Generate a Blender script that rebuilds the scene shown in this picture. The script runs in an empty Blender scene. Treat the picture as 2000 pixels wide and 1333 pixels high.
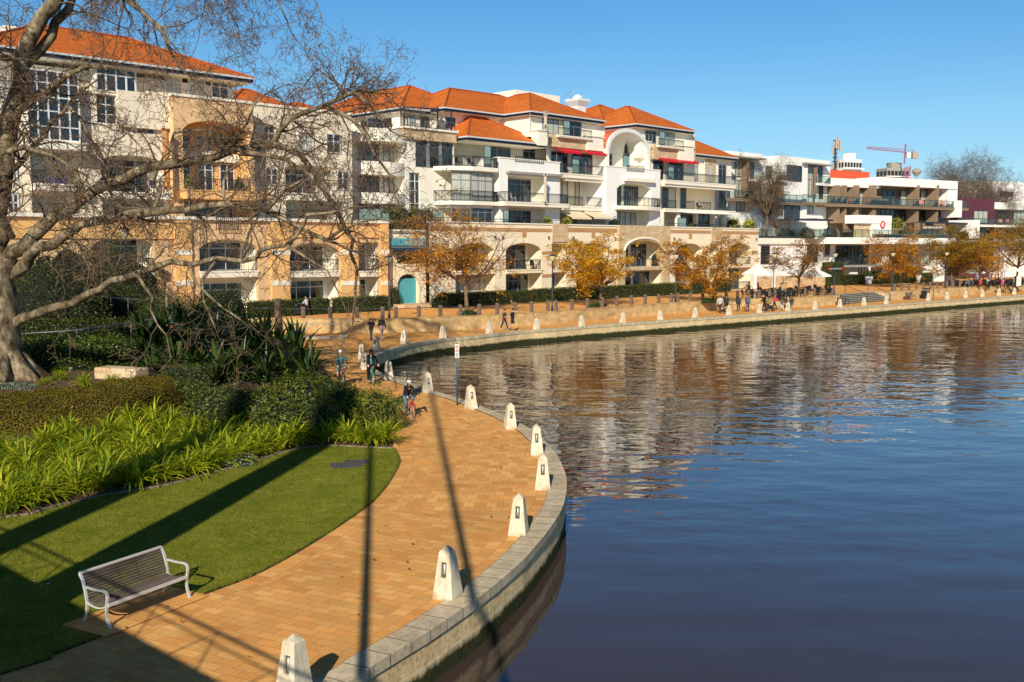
import bpy, bmesh, math, random
import numpy as np
from mathutils import Vector, Matrix
from mathutils.geometry import tessellate_polygon
R = math.radians
rnd = random.Random(7)
nrg = np.random.default_rng(11)
sc = bpy.context.scene
col = sc.collection
EYE = 6.65            # eye height above the promenade (z = 0)
FOC = 2000.0          # focal length in photo pixels (36 mm on a 36 mm sensor)
PITCH = math.atan(185.5 / 2000)
CP, SP = math.cos(PITCH), math.sin(PITCH)
SUN_EL = R(30.0)
SUN_DIR = Vector((-0.158 * math.cos(SUN_EL), -0.987 * math.cos(SUN_EL), math.sin(SUN_EL)))  # towards the sun
WATER_Z = -0.95
TERR = 0.95

def ray(px, py):
    u = (px - 1000) / FOC; v = (666.5 - py) / FOC
    return Vector((u, CP + v * SP, -SP + v * CP))
def gp(px, py, z=0.0):
    d = ray(px, py); t = (z - EYE) / d.z
    return Vector((d.x * t, d.y * t, z))
def dp(px, py, D):
    d = ray(px, py); t = D / d.y
    return Vector((d.x * t, D, EYE + d.z * t))

# ---------------------------------------------------------------- objects
def tag(o, label=None, cat=None, group=None, kind=None):
    if label: o['label'] = label
    if cat: o['category'] = cat
    if group: o['group'] = group
    if kind: o['kind'] = kind
    return o
def empty(name, loc=(0, 0, 0), rz=0.0, label=None, cat=None, group=None):
    o = bpy.data.objects.new(name, None); col.objects.link(o)
    o.location = loc; o.rotation_euler = (0, 0, rz); o.empty_display_size = .3
    return tag(o, label, cat, group)
def link(name, me, parent=None, loc=None, rz=0.0):
    o = bpy.data.objects.new(name, me); col.objects.link(o)
    if parent: o.parent = parent
    if loc is not None: o.location = loc
    if rz: o.rotation_euler = (0, 0, rz)
    return o
def dup(o, loc=None, rz=None, label=None, group=None, scale=None, parent=None):
    c = o.copy(); col.objects.link(c)
    if parent: c.parent = parent
    for ch in list(o.children): dup(ch, parent=c)
    if loc is not None: c.location = loc
    if rz is not None: c.rotation_euler = (0, 0, rz)
    if label: c['label'] = label
    if group: c['group'] = group
    if scale is not None: c.scale = scale if hasattr(scale, '__len__') else (scale,) * 3
    return c

class MB:
    def __init__(s): s.v = []; s.f = []; s.uv = {}
    def add(s, vs, fs):
        b = len(s.v); s.v.extend([tuple(p) for p in vs]); s.f.extend([tuple(i + b for i in f) for f in fs]); return s
    def quad(s, a, b, c, d, uv=None):
        if uv: s.uv[len(s.f)] = uv
        return s.add((a, b, c, d), ((0, 1, 2, 3),))
    def tri(s, a, b, c, uv=None):
        if uv: s.uv[len(s.f)] = uv
        return s.add((a, b, c), ((0, 1, 2),))
    def box(s, x0, x1, y0, y1, z0, z1):
        vs = [(x, y, z) for z in (z0, z1) for y in (y0, y1) for x in (x0, x1)]
        return s.add(vs, ((0, 2, 3, 1), (4, 5, 7, 6), (0, 1, 5, 4), (2, 6, 7, 3), (0, 4, 6, 2), (1, 3, 7, 5)))
    def obox(s, c, ax, ay, az):
        c, ax, ay, az = map(Vector, (c, ax, ay, az))
        vs = [c + ax * i + ay * j + az * k for k in (-1, 1) for j in (-1, 1) for i in (-1, 1)]
        return s.add(vs, ((0, 2, 3, 1), (4, 5, 7, 6), (0, 1, 5, 4), (2, 6, 7, 3), (0, 4, 6, 2), (1, 3, 7, 5)))
    def bar(s, p0, p1, w, h, up=(0, 0, 1)):
        p0, p1 = Vector(p0), Vector(p1); d = p1 - p0; L = d.length
        if L < 1e-6: return s
        d /= L; up = Vector(up)
        if abs(d.dot(up)) > .98: up = Vector((1, 0, 0))
        x = d.cross(up).normalized(); y = x.cross(d)
        return s.obox((p0 + p1) / 2, x * w / 2, d * L / 2, y * h / 2)
    def tube(s, pts, rad, n=6, cap=True):
        pts = [Vector(p) for p in pts]
        if not hasattr(rad, '__len__'): rad = [rad] * len(pts)
        b = len(s.v); t0 = None; x = None
        for i, p in enumerate(pts):
            t = (pts[min(i + 1, len(pts) - 1)] - pts[max(i - 1, 0)])
            if t.length < 1e-9: t = Vector((0, 0, 1))
            t.normalize()
            if x is None:
                up = Vector((0, 0, 1)) if abs(t.z) < .9 else Vector((1, 0, 0)); x = t.cross(up).normalized()
            else:
                x = (x - t * x.dot(t))
                x = x.normalized() if x.length > 1e-6 else t.orthogonal().normalized()
            y = t.cross(x)
            for k in range(n):
                a = 2 * math.pi * k / n
                s.v.append(tuple(p + (x * math.cos(a) + y * math.sin(a)) * rad[i]))
        for i in range(len(pts) - 1):
            for k in range(n):
                k2 = (k + 1) % n
                s.f.append((b + i * n + k, b + i * n + k2, b + (i + 1) * n + k2, b + (i + 1) * n + k))
        if cap:
            s.f.append(tuple(b + k for k in reversed(range(n)))); s.f.append(tuple(b + (len(pts) - 1) * n + k for k in range(n)))
        return s
    def sphere(s, c, r, seg=10, ring=7, rot=None):
        if not hasattr(r, '__len__'): r = (r, r, r)
        vs = []; fs = []; c = Vector(c)
        for i in range(ring + 1):
            th = math.pi * i / ring
            for k in range(seg):
                a = 2 * math.pi * k / seg
                p = Vector((r[0] * math.sin(th) * math.cos(a), r[1] * math.sin(th) * math.sin(a), r[2] * math.cos(th)))
                if rot: p = rot @ p
                vs.append(c + p)
        for i in range(ring):
            for k in range(seg):
                k2 = (k + 1) % seg
                fs.append((i * seg + k, (i + 1) * seg + k, (i + 1) * seg + k2, i * seg + k2))
        return s.add(vs, fs)
    def lathe(s, prof, n=12, c=(0, 0, 0)):
        b = len(s.v); c = Vector(c)
        for (r, z) in prof:
            for k in range(n):
                a = 2 * math.pi * k / n
                s.v.append((c.x + r * math.cos(a), c.y + r * math.sin(a), c.z + z))
        for i in range(len(prof) - 1):
            for k in range(n):
                k2 = (k + 1) % n
                s.f.append((b + i * n + k, b + i * n + k2, b + (i + 1) * n + k2, b + (i + 1) * n + k))
        s.f.append(tuple(b + k for k in reversed(range(n)))); s.f.append(tuple(b + (len(prof) - 1) * n + k for k in range(n)))
        return s
    def prism(s, poly, z0, z1):
        n = len(poly)
        vs = [(x, y, z0) for x, y in poly] + [(x, y, z1) for x, y in poly]
        fs = [(i, (i + 1) % n, n + (i + 1) % n, n + i) for i in range(n)] + [tuple(reversed(range(n))), tuple(range(n, 2 * n))]
        return s.add(vs, fs)
    def taper(s, c, w0, d0, w1, d1, z0, z1):
        x, y = c[0], c[1]
        vs = [(x - w0/2, y - d0/2, z0), (x + w0/2, y - d0/2, z0), (x + w0/2, y + d0/2, z0), (x - w0/2, y + d0/2, z0),
              (x - w1/2, y - d1/2, z1), (x + w1/2, y - d1/2, z1), (x + w1/2, y + d1/2, z1), (x - w1/2, y + d1/2, z1)]
        return s.add(vs, ((3, 2, 1, 0), (4, 5, 6, 7), (0, 1, 5, 4), (1, 2, 6, 5), (2, 3, 7, 6), (3, 0, 4, 7)))
    def strip(s, A, B, uvA=None, uvB=None):
        """quads between two polylines of equal length"""
        for i in range(len(A) - 1):
            uv = None
            if uvA: uv = (uvA[i], uvA[i + 1], uvB[i + 1], uvB[i])
            s.quad(A[i], A[i + 1], B[i + 1], B[i], uv)
        return s
    def mesh(s, name, mat, smooth=False):
        me = bpy.data.meshes.new(name); me.from_pydata(s.v, [], s.f)
        if s.uv:
            ul = me.uv_layers.new(name='UVMap')
            for fi, uv in s.uv.items():
                p = me.polygons[fi]
                for k, li in enumerate(p.loop_indices):
                    if k < len(uv): ul.data[li].uv = uv[k]
        for m in (mat if isinstance(mat, (list, tuple)) else [mat]): me.materials.append(m)
        if smooth: me.polygons.foreach_set('use_smooth', [True] * len(me.polygons))
        me.update(); return me
    def build(s, name, mat, parent=None, loc=None, rz=0.0, smooth=False, bevel=0.0, fix=True):
        me = s.mesh(name, mat, smooth)
        if fix and not s.uv:
            bm = bmesh.new(); bm.from_mesh(me); bmesh.ops.recalc_face_normals(bm, faces=bm.faces); bm.to_mesh(me); bm.free()
        o = link(name, me, parent, loc, rz)
        if bevel:
            m = o.modifiers.new('b', 'BEVEL'); m.width = bevel; m.segments = 2; m.limit_method = 'ANGLE'
        return o

def np_mesh(name, V, Fc, mat, smooth=False):
    V = np.asarray(V, dtype=np.float32); Fc = np.asarray(Fc, dtype=np.int32)
    me = bpy.data.meshes.new(name)
    n, k = Fc.shape
    me.vertices.add(len(V)); me.vertices.foreach_set('co', V.ravel())
    me.loops.add(n * k); me.loops.foreach_set('vertex_index', Fc.ravel())
    me.polygons.add(n); me.polygons.foreach_set('loop_start', np.arange(0, n * k, k, dtype=np.int32))
    if smooth: me.polygons.foreach_set('use_smooth', np.ones(n, dtype=bool))
    me.materials.append(mat); me.update(calc_edges=True); me.validate(); return me

def unit(a): return a / np.maximum(np.linalg.norm(a, axis=-1, keepdims=True), 1e-9)
def leaf_arrays(P, N, size, aspect=.5, jit=.8, up=0.0, bend=.25):
    """one folded leaf (two quads as a 6-vertex fan -> 2 quads) per point, roughly facing N"""
    n = len(P); P = np.asarray(P); N = np.asarray(N)
    d = unit(N + nrg.normal(0, jit, (n, 3)) + np.array([0, 0, up]))
    r = unit(np.cross(d, nrg.normal(0, 1, (n, 3))))          # leaf axis, in the plane across d
    w = np.cross(d, r)
    L = (size * nrg.uniform(.6, 1.25, n))[:, None]; W = L * aspect
    a = P - r * L * .5; b = P + r * L * .5 - d * L * bend * .5
    V = np.stack([a, P + w * W * .5 + d*W*.12, b, P - w * W * .5 + d*W*.12], 1).reshape(-1, 3)
    Fq = np.arange(n * 4).reshape(n, 4)
    return V, Fq
def join_arrays(parts):
    V = []; Fq = []; o = 0
    for v, f in parts:
        V.append(v); Fq.append(f + o); o += len(v)
    return np.concatenate(V), np.concatenate(Fq)

def spline(pts, step=.5, closed=False):
    """Catmull-Rom through 2-D/3-D points, resampled about every step metres"""
    P = [Vector(p) for p in pts]; out = []
    n = len(P)
    for i in range(n - 1):
        p0, p1, p2, p3 = P[max(i - 1, 0)], P[i], P[i + 1], P[min(i + 2, n - 1)]
        m = max(1, int((p2 - p1).length / step))
        for k in range(m):
            t = k / m
            out.append(.5 * ((2 * p1) + (p2 - p0) * t + (2 * p0 - 5 * p1 + 4 * p2 - p3) * t * t + (3 * p1 - p0 - 3 * p2 + p3) * t ** 3))
    out.append(P[-1].copy()); return out
def arclen(P):
    L = [0.0]
    for a, b in zip(P, P[1:]): L.append(L[-1] + (b - a).length)
    return L
def offset2d(P, d):
    """shift a polyline sideways, d > 0 to the left of travel"""
    out = []
    for i, p in enumerate(P):
        t = P[min(i + 1, len(P) - 1)] - P[max(i - 1, 0)]; t = Vector((t.x, t.y, 0)).normalized()
        out.append(Vector((p.x - t.y * d, p.y + t.x * d, p.z)))
    return out
def inside(P, poly):
    x, y = P[:, 0], P[:, 1]; r = np.zeros(len(P), bool); n = len(poly); j = n - 1
    for i in range(n):
        xi, yi = poly[i][0], poly[i][1]; xj, yj = poly[j][0], poly[j][1]
        c = ((yi > y) != (yj > y)) & (x < (xj - xi) * (y - yi) / (yj - yi + 1e-12) + xi)
        r ^= c; j = i
    return r
def sheet(name, poly, z, mat, label=None, kind='structure', cat=None):
    me = bpy.data.meshes.new(name)
    vs = [(p[0], p[1], z) for p in poly]
    tr = tessellate_polygon([[Vector(v) for v in vs]])
    me.from_pydata(vs, [], [tuple(t) for t in tr]); me.materials.append(mat)
    bm = bmesh.new(); bm.from_mesh(me)
    for f in bm.faces:
        f.normal_update()
        if f.normal.z < 0: f.normal_flip()
    bm.to_mesh(me); bm.free()
    o = link(name, me); tag(o, label, cat, None, kind); return o

# ---------------------------------------------------------------- materials
class NT:
    def __init__(s, name):
        s.m = bpy.data.materials.new(name); s.m.use_nodes = True; s.t = s.m.node_tree; s.n = s.t.nodes; s.l = s.t.links
        s.b = s.n['Principled BSDF']; s.out = s.n['Material Output']
    def node(s, typ, ins=None, **kw):
        n = s.n.new(typ)
        for k, v in kw.items(): setattr(n, k, v)
        if ins:
            for k, v in ins.items(): s.set(n.inputs[k], v)
        return n
    def set(s, sock, v):
        if isinstance(v, bpy.types.NodeSocket): s.l.new(v, sock)
        elif isinstance(v, bpy.types.Node): s.l.new(v.outputs[0], sock)
        else:
            if hasattr(v, '__len__') and len(v) == 3 and sock.type == 'RGBA': v = (*v, 1)
            sock.default_value = v
    def coord(s, kind='Object'): return s.node('ShaderNodeTexCoord').outputs[kind]
    def mapping(s, vec, scale=(1, 1, 1), rot=(0, 0, 0), loc=(0, 0, 0)):
        return s.node('ShaderNodeMapping', {'Vector': vec, 'Scale': scale, 'Rotation': rot, 'Location': loc}).outputs[0]
    def noise(s, vec, scale=5, detail=4, rough=.6, out='Fac'):
        return s.node('ShaderNodeTexNoise', {'Vector': vec, 'Scale': scale, 'Detail': detail, 'Roughness': rough}).outputs[out]
    def ramp(s, fac, stops):
        n = s.node('ShaderNodeValToRGB', {'Fac': fac}); e = n.color_ramp.elements
        while len(e) < len(stops): e.new(.5)
        for i, (p, c) in enumerate(stops):
            e[i].position = p; e[i].color = (*c, 1) if len(c) == 3 else c
        return n.outputs['Color']
    def mix(s, fac, a, b, mode='MIX'):
        n = s.node('ShaderNodeMix', data_type='RGBA', blend_type=mode)
        s.set(n.inputs[0], fac); s.set(n.inputs[6], a); s.set(n.inputs[7], b); return n.outputs[2]
    def math(s, op, a, b=0.0, clamp=False):
        n = s.node('ShaderNodeMath', operation=op, use_clamp=clamp); s.set(n.inputs[0], a); s.set(n.inputs[1], b); return n.outputs[0]
    def sep(s, vec): return s.node('ShaderNodeSeparateXYZ', {'Vector': vec}).outputs
    def comb(s, x, y, z=0.0): return s.node('ShaderNodeCombineXYZ', {'X': x, 'Y': y, 'Z': z}).outputs[0]
    def bump(s, h, strength=.3, dist=.02):
        n = s.node('ShaderNodeBump', {'Height': h, 'Strength': strength, 'Distance': dist}); s.l.new(n.outputs[0], s.b.inputs['Normal']); return n
    def base(s, c): s.set(s.b.inputs['Base Color'], c)
    def p(s, **kw):
        for k, v in kw.items(): s.set(s.b.inputs[k.replace('_', ' ')], v)
        return s
    def brick(s, vec, c1, c2, mortar, bw, rh, ms=.01, offset=.5, bias=0.0):
        return s.node('ShaderNodeTexBrick', {'Vector': vec, 'Color1': c1, 'Color2': c2, 'Mortar': mortar, 'Scale': 1.0,
              'Mortar Size': ms, 'Mortar Smooth': .1, 'Bias': bias, 'Brick Width': bw, 'Row Height': rh}, offset=offset)

def scl(c, k): return tuple(min(1, max(0, x * k)) for x in c)
def plain(name, c, rough=.7, var=.12, vs=2.0, bump=0.0, bs=60, metal=0.0, spec=.4, dirt=0.0):
    n = NT(name); v = n.coord()
    k = n.noise(v, vs, 6, .65)
    colr = n.ramp(k, [(.3, scl(c, 1 - var)), (.7, scl(c, 1 + var))])
    if dirt:
        st = n.noise(n.mapping(v, (3, 3, .35)), 1.2, 5, .7)
        f = n.ramp(st, [(.45, (0, 0, 0)), (.75, (dirt,) * 3)])
        colr = n.mix(f, colr, scl(c, .45))
    n.base(colr); n.p(Roughness=rough, Metallic=metal); n.b.inputs['Specular IOR Level'].default_value = spec
    if bump: n.bump(n.noise(v, bs, 5, .7), bump, .01)
    return n.m
def leafy(name, c1, c2, c3=None, trans=.35, rough=.45, patch=None):
    """leaf faces with a colour of their own each, a little light through them"""
    n = NT(name)
    ri = n.node('ShaderNodeNewGeometry').outputs['Random Per Island']
    st = [(0, c1), (.6, c2)] + ([(1, c3)] if c3 else [])
    cc = n.ramp(ri, st)
    if patch:
        k = n.noise(n.coord(), patch, 3, .6)
        cc = n.mix(n.ramp(k, [(.35, (0, 0, 0)), (.65, (.55,) * 3)]), cc, scl(c1, .45))
    n.base(cc); n.p(Roughness=rough); n.b.inputs['Specular IOR Level'].default_value = .35
    tr = n.node('ShaderNodeBsdfTranslucent'); n.l.new(cc, tr.inputs[0])
    mx = n.node('ShaderNodeMixShader'); mx.inputs[0].default_value = trans
    n.l.new(n.b.outputs[0], mx.inputs[1]); n.l.new(tr.outputs[0], mx.inputs[2]); n.l.new(mx.outputs[0], n.out.inputs[0])
    return n.m

def mat_paver(name, uv=False):
    n = NT(name); v = n.coord('UV') if uv else n.coord()
    c1, c2, mo = (1.0, .575, .195), (.93, .45, .125), (.50, .25, .095)
    def lay(vec, bw, rh):
        b1 = n.brick(vec, c1, c2, mo, bw, rh, .006)
        b2 = n.brick(n.mapping(vec, loc=(bw * 40, rh * 62, 0)), (1.0, 1.0, 1.0), (.88, .92, 1.0), (1, 1, 1), bw, rh, .006)
        b2.inputs['Bias'].default_value = -.35
        b3 = n.brick(n.mapping(vec, loc=(bw * 14, rh * 86, 0)), (1.0, .98, .95), (.80, .74, .68), (1, 1, 1), bw, rh, .006)
        return n.mix(1.0, n.mix(1.0, b1.outputs[0], b2.outputs[0], 'MULTIPLY'), b3.outputs[0], 'MULTIPLY'), b1.outputs[1]
    if uv:
        colr, f = lay(v, .3, .45)
    else:
        y = n.sep(v)[1]
        a, fa = lay(n.mapping(v, rot=(0, 0, R(28))), .44, .235)
        b, fb = lay(n.mapping(v, rot=(0, 0, R(3))), .29, .42)
        k = n.math('GREATER_THAN', y, 25.3)
        colr = n.mix(k, a, b); f = n.mix(k, fa, fb)
    sp = n.noise(v, 46, 6, .85)
    colr = n.mix(.75, colr, n.ramp(sp, [(.36, (.30, .23, .18)), (.5, (1.0, 1.0, 1.0)), (.66, (1.35, 1.35, 1.35))]), 'MULTIPLY')
    bl = n.noise(v, .35, 5, .65)
    colr = n.mix(.55, colr, n.ramp(bl, [(.3, (.72, .68, .66)), (.62, (1.08, 1.05, 1.0))]), 'MULTIPLY')
    st = n.noise(v, 1.7, 8, .8); colr = n.mix(.5, colr, n.ramp(st, [(.30, (.42, .38, .36)), (.40, (1, 1, 1))]), 'MULTIPLY')
    n.base(colr); n.p(Roughness=.85); n.b.inputs['Specular IOR Level'].default_value = .25
    h = n.math('SUBTRACT', n.noise(v, 120, 3, .7), n.math('MULTIPLY', f, 1.2))
    n.bump(h, .35, .005); return n.m

def mat_coping():
    n = NT('grey_concrete_coping'); v = n.coord('UV'); o = n.coord()
    b = n.brick(v, (.76, .64, .45), (.62, .52, .365), (.15, .125, .09), .6, 4.0, .012)
    k = n.noise(o, 2.2, 8, .7); k2 = n.noise(o, 14, 6, .7)
    c = n.mix(.8, b.outputs[0], n.ramp(k, [(.3, (.55, .54, .5)), (.62, (1.05, 1.03, 1.0))]), 'MULTIPLY')
    c = n.mix(.7, c, n.ramp(k2, [(.34, (.55, .53, .5)), (.5, (1, 1, 1))]), 'MULTIPLY')
    # non-slip dimple strip along the outer half of the top
    uvs = n.sep(v)
    band = n.math('MULTIPLY', n.math('GREATER_THAN', uvs[1], .30), n.math('LESS_THAN', uvs[1], .54))
    g = n.node('ShaderNodeTexVoronoi', {'Vector': v, 'Scale': 34.0, 'Randomness': 0.0}).outputs['Distance']
    gd = n.math('MULTIPLY', band, n.ramp(g, [(.12, (1, 1, 1)), (.3, (0, 0, 0))]))
    c = n.mix(n.math('MULTIPLY', gd, .45), c, (.2, .19, .17))
    n.base(c); n.p(Roughness=.9); n.b.inputs['Specular IOR Level'].default_value = .15
    n.bump(n.math('SUBTRACT', n.noise(o, 40, 6, .7), n.math('MULTIPLY', b.outputs[1], 1.5)), .4, .012); return n.m

def mat_blockwork(name, c1, c2, mortar, bw, rh, algae=False, ms=.02, src='UV', rough_amt=.6, stain=.5):
    n = NT(name); o = n.coord()
    if src == 'UV': v = n.coord('UV')
    else:
        s = n.sep(o); v = n.comb(n.math('ADD', s[0], s[1]), s[2])
    w = n.noise(v, 3, 3, .6, 'Color')
    vv = n.mix(.018, v, w, 'ADD')
    b = n.brick(vv, c1, c2, mortar, bw, rh, ms)
    k = n.noise(o, 1.1, 8, .72); k2 = n.noise(o, 9, 8, .75)
    c = n.mix(stain, b.outputs[0], n.ramp(k, [(.32, (.42, .36, .3)), (.6, (1.1, 1.08, 1.05))]), 'MULTIPLY')
    c = n.mix(.65, c, n.ramp(k2, [(.36, (.45, .4, .34)), (.52, (1, 1, 1))]), 'MULTIPLY')
    if algae:
        z = n.sep(o)[2]
        wob = n.math('MULTIPLY', n.math('SUBTRACT', n.noise(n.mapping(o, (1, 1, .3)), 2.5, 6, .7), .5), .34)
        zz = n.math('ADD', z, wob)
        f = n.ramp(n.math('MULTIPLY_ADD', zz, 1.0, ) if False else n.math('ADD', zz, 1.0), [(.30, (1, 1, 1)), (.42, (0, 0, 0))])
        c = n.mix(f, c, n.ramp(k2, [(.35, (.012, .012, .008)), (.55, (.05, .058, .012)), (.7, (.03, .02, .012))]))
    n.base(c); n.p(Roughness=.9); n.b.inputs['Specular IOR Level'].default_value = .2
    n.bump(n.math('SUBTRACT', n.math('ADD', n.noise(o, 7, 8, .75), n.math('MULTIPLY', k2, .8)), n.math('MULTIPLY', b.outputs[1], .8)), rough_amt, .05)
    return n.m

def mat_water():
    n = NT('river_water'); v = n.coord()
    y = n.sep(v)[1]
    def wave(sx, sy, sc_, rot, det=2):
        return n.noise(n.mapping(v, (sx, sy, 1), (0, 0, R(rot))), sc_, det, .5)
    a = wave(.65, 1.0, .70, 10, 2); b = wave(.7, 1.1, 1.35, -12, 1); d = wave(.30, .8, .55, 6, 1); c = wave(.8, 1.2, 3.6, 20, 1)
    patch = n.ramp(n.noise(n.mapping(v, (.6, 1, 1)), .055, 3, .5), [(.35, (.45,) * 3), (.65, (1.0,) * 3)])
    near = n.math('MULTIPLY', n.math('SUBTRACT', y, 20.0), 1 / 26.0, True)
    amp = n.math('ADD', .15, n.math('MULTIPLY', near, .85))
    h = n.math('ADD', n.math('MULTIPLY', a, 1.0), n.math('ADD', n.math('MULTIPLY', b, .26), n.math('MULTIPLY', c, .045)))
    h = n.math('MULTIPLY', n.math('MULTIPLY', h, amp), patch)
    h = n.math('ADD', h, n.math('MULTIPLY', d, .42))
    n.base((.056, .039, .034)); n.p(Roughness=.008, IOR=1.62)
    n.b.inputs['Specular IOR Level'].default_value = .5
    n.bump(h, 1.0, .076); return n.m

def mat_lawn():
    n = NT('lawn_grass'); v = n.coord()
    k = n.noise(v, 1.3, 8, .78); k2 = n.noise(v, 30, 6, .85)
    c = n.ramp(k, [(.3, (.14, .175, .013)), (.5, (.235, .265, .022)), (.70, (.42, .37, .06))])
    c = n.mix(.75, c, n.ramp(k2, [(.3, (.35, .36, .3)), (.6, (1.25, 1.2, 1.1))]), 'MULTIPLY')
    n.base(c); n.p(Roughness=.9); n.b.inputs['Specular IOR Level'].default_value = .1
    n.bump(n.noise(v, 60, 5, .8), .7, .03); return n.m
def mat_mulch():
    n = NT('bark_mulch'); v = n.coord()
    k = n.noise(n.mapping(v, (1, 2.2, 1)), 16, 6, .8); k2 = n.noise(v, 1.3, 4, .6)
    c = n.ramp(k, [(.3, (.03, .016, .008)), (.5, (.13, .07, .035)), (.68, (.38, .25, .14))])
    c = n.mix(.6, c, n.ramp(k2, [(.35, (.5, .45, .42)), (.65, (1.1, 1, .95))]), 'MULTIPLY')
    n.base(c); n.p(Roughness=.95); n.bump(k, 1.0, .05); return n.m
def mat_tiles():
    n = NT('terracotta_tiles'); v = n.coord('UV'); o = n.coord()
    b = n.brick(v, (1.0, .29, .04), (.86, .21, .028), (.40, .085, .014), .25, .36, .028, .0)
    b2 = n.brick(n.mapping(v, loc=(10, 7.2, 0)), (1, 1, 1), (.86, .80, .75), (1, 1, 1), .25, .36, .0, .0)
    c = n.mix(1.0, b.outputs[0], b2.outputs[0], 'MULTIPLY')
    k = n.noise(o, .45, 6, .7)
    c = n.mix(.6, c, n.ramp(k, [(.3, (.68, .6, .55)), (.6, (1.06, 1.06, 1.05))]), 'MULTIPLY')
    n.base(c); n.p(Roughness=.75); n.b.inputs['Specular IOR Level'].default_value = .3
    u = n.sep(v)
    wv = n.math('SINE', n.math('MULTIPLY', u[0], 2 * math.pi / .25))
    fr = n.math('FRACT', n.math('MULTIPLY', u[1], 1 / .36))
    n.bump(n.math('SUBTRACT', n.math('MULTIPLY', wv, .5), fr), .9, .05); return n.m
def mat_bark():
    n = NT('plane_tree_bark'); v = n.coord()
    k = n.noise(n.mapping(v, (1, 1, .6)), 2.6, 5, .62); k2 = n.noise(v, 14, 6, .75); k3 = n.noise(v, .8, 4, .6)
    c = n.ramp(k, [(.34, (.06, .044, .028)), (.43, (.145, .11, .07)), (.53, (.29, .235, .155)), (.65, (.50, .42, .29))])
    c = n.mix(.7, c, n.ramp(k2, [(.32, (.45, .42, .38)), (.55, (1.08, 1.06, 1.0))]), 'MULTIPLY')
    c = n.mix(.6, c, n.ramp(k3, [(.35, (.55, .52, .48)), (.6, (1, 1, 1))]), 'MULTIPLY')
    n.base(c); n.p(Roughness=.9); n.b.inputs['Specular IOR Level'].default_value = .15
    n.bump(n.math('ADD', k2, n.math('MULTIPLY', k, 1.4)), .8, .05); return n.m
def mat_glass(name, c, rough=.04, spec=.8):
    n = NT(name); v = n.coord()
    n.base(n.ramp(n.noise(n.mapping(v, (1.3, 1.3, .25)), 1.0, 2, .5), [(.35, scl(c, .55)), (.65, scl(c, 1.3))]))
    n.p(Roughness=rough); n.b.inputs['Specular IOR Level'].default_value = spec
    return n.m
def mat_curtain(name, c):
    n = NT(name); v = n.coord(); s = n.sep(v)
    w = n.math('SINE', n.math('MULTIPLY', n.math('ADD', s[0], s[1]), 22.0))
    n.base(n.mix(n.math('MULTIPLY_ADD', w, .2) if False else n.math('ADD', n.math('MULTIPLY', w, .22), .3), c, scl(c, .55)))
    n.p(Roughness=.06); n.b.inputs['Specular IOR Level'].default_value = .7; return n.m

def mat_stone():
    n = NT('pale_cast_stone'); v = n.coord(); z = n.sep(v)[2]; rnd_ = n.node('ShaderNodeObjectInfo').outputs['Random']
    vv = n.node('ShaderNodeVectorMath', {0: v, 1: n.comb(n.math('MULTIPLY', rnd_, 37.0), n.math('MULTIPLY', rnd_, 91.0), n.math('MULTIPLY', rnd_, 11.0))}, operation='ADD').outputs[0]
    k = n.noise(vv, 3.2, 7, .7); st = n.noise(n.mapping(vv, (11, 11, .8)), 1.0, 6, .75); pit = n.noise(vv, 60, 4, .8)
    c = n.ramp(k, [(.3, (.60, .50, .35)), (.55, (.80, .71, .54)), (.7, (.88, .80, .64))])
    c = n.mix(n.ramp(st, [(.52, (0, 0, 0)), (.70, (.6,) * 3)]), c, (.26, .23, .18))
    foot = n.ramp(n.math('ADD', z, n.math('MULTIPLY', n.math('SUBTRACT', k, .5), .5)), [(.0, (.5,) * 3), (.13, (0, 0, 0))]); c = n.mix(foot, c, (.36, .25, .13))
    cap = n.ramp(n.math('ADD', z, n.math('MULTIPLY', n.math('SUBTRACT', st, .5), .3)), [(.86, (0, 0, 0)), (.97, (.4,) * 3)]); c = n.mix(cap, c, (.30, .28, .23))
    c = n.mix(.35, c, n.ramp(pit, [(.36, (.4, .37, .32)), (.48, (1, 1, 1))]), 'MULTIPLY')
    n.base(c); n.p(Roughness=.9); n.b.inputs['Specular IOR Level'].default_value = .15; n.bump(n.math('ADD', pit, k), .5, .012); return n.m
def mat_clearglass(name, tint):
    n = NT(name); tr = n.node('ShaderNodeBsdfTransparent', {'Color': (*tint, 1)}); gl = n.node('ShaderNodeBsdfGlossy', {'Color': (.9, .95, .95, 1), 'Roughness': .03})
    fr = n.node('ShaderNodeFresnel', {'IOR': 1.5}); mx = n.node('ShaderNodeMixShader'); n.l.new(n.math('ADD', fr, .06), mx.inputs[0])
    n.l.new(tr.outputs[0], mx.inputs[1]); n.l.new(gl.outputs[0], mx.inputs[2]); n.l.new(mx.outputs[0], n.out.inputs[0]); return n.m
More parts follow.
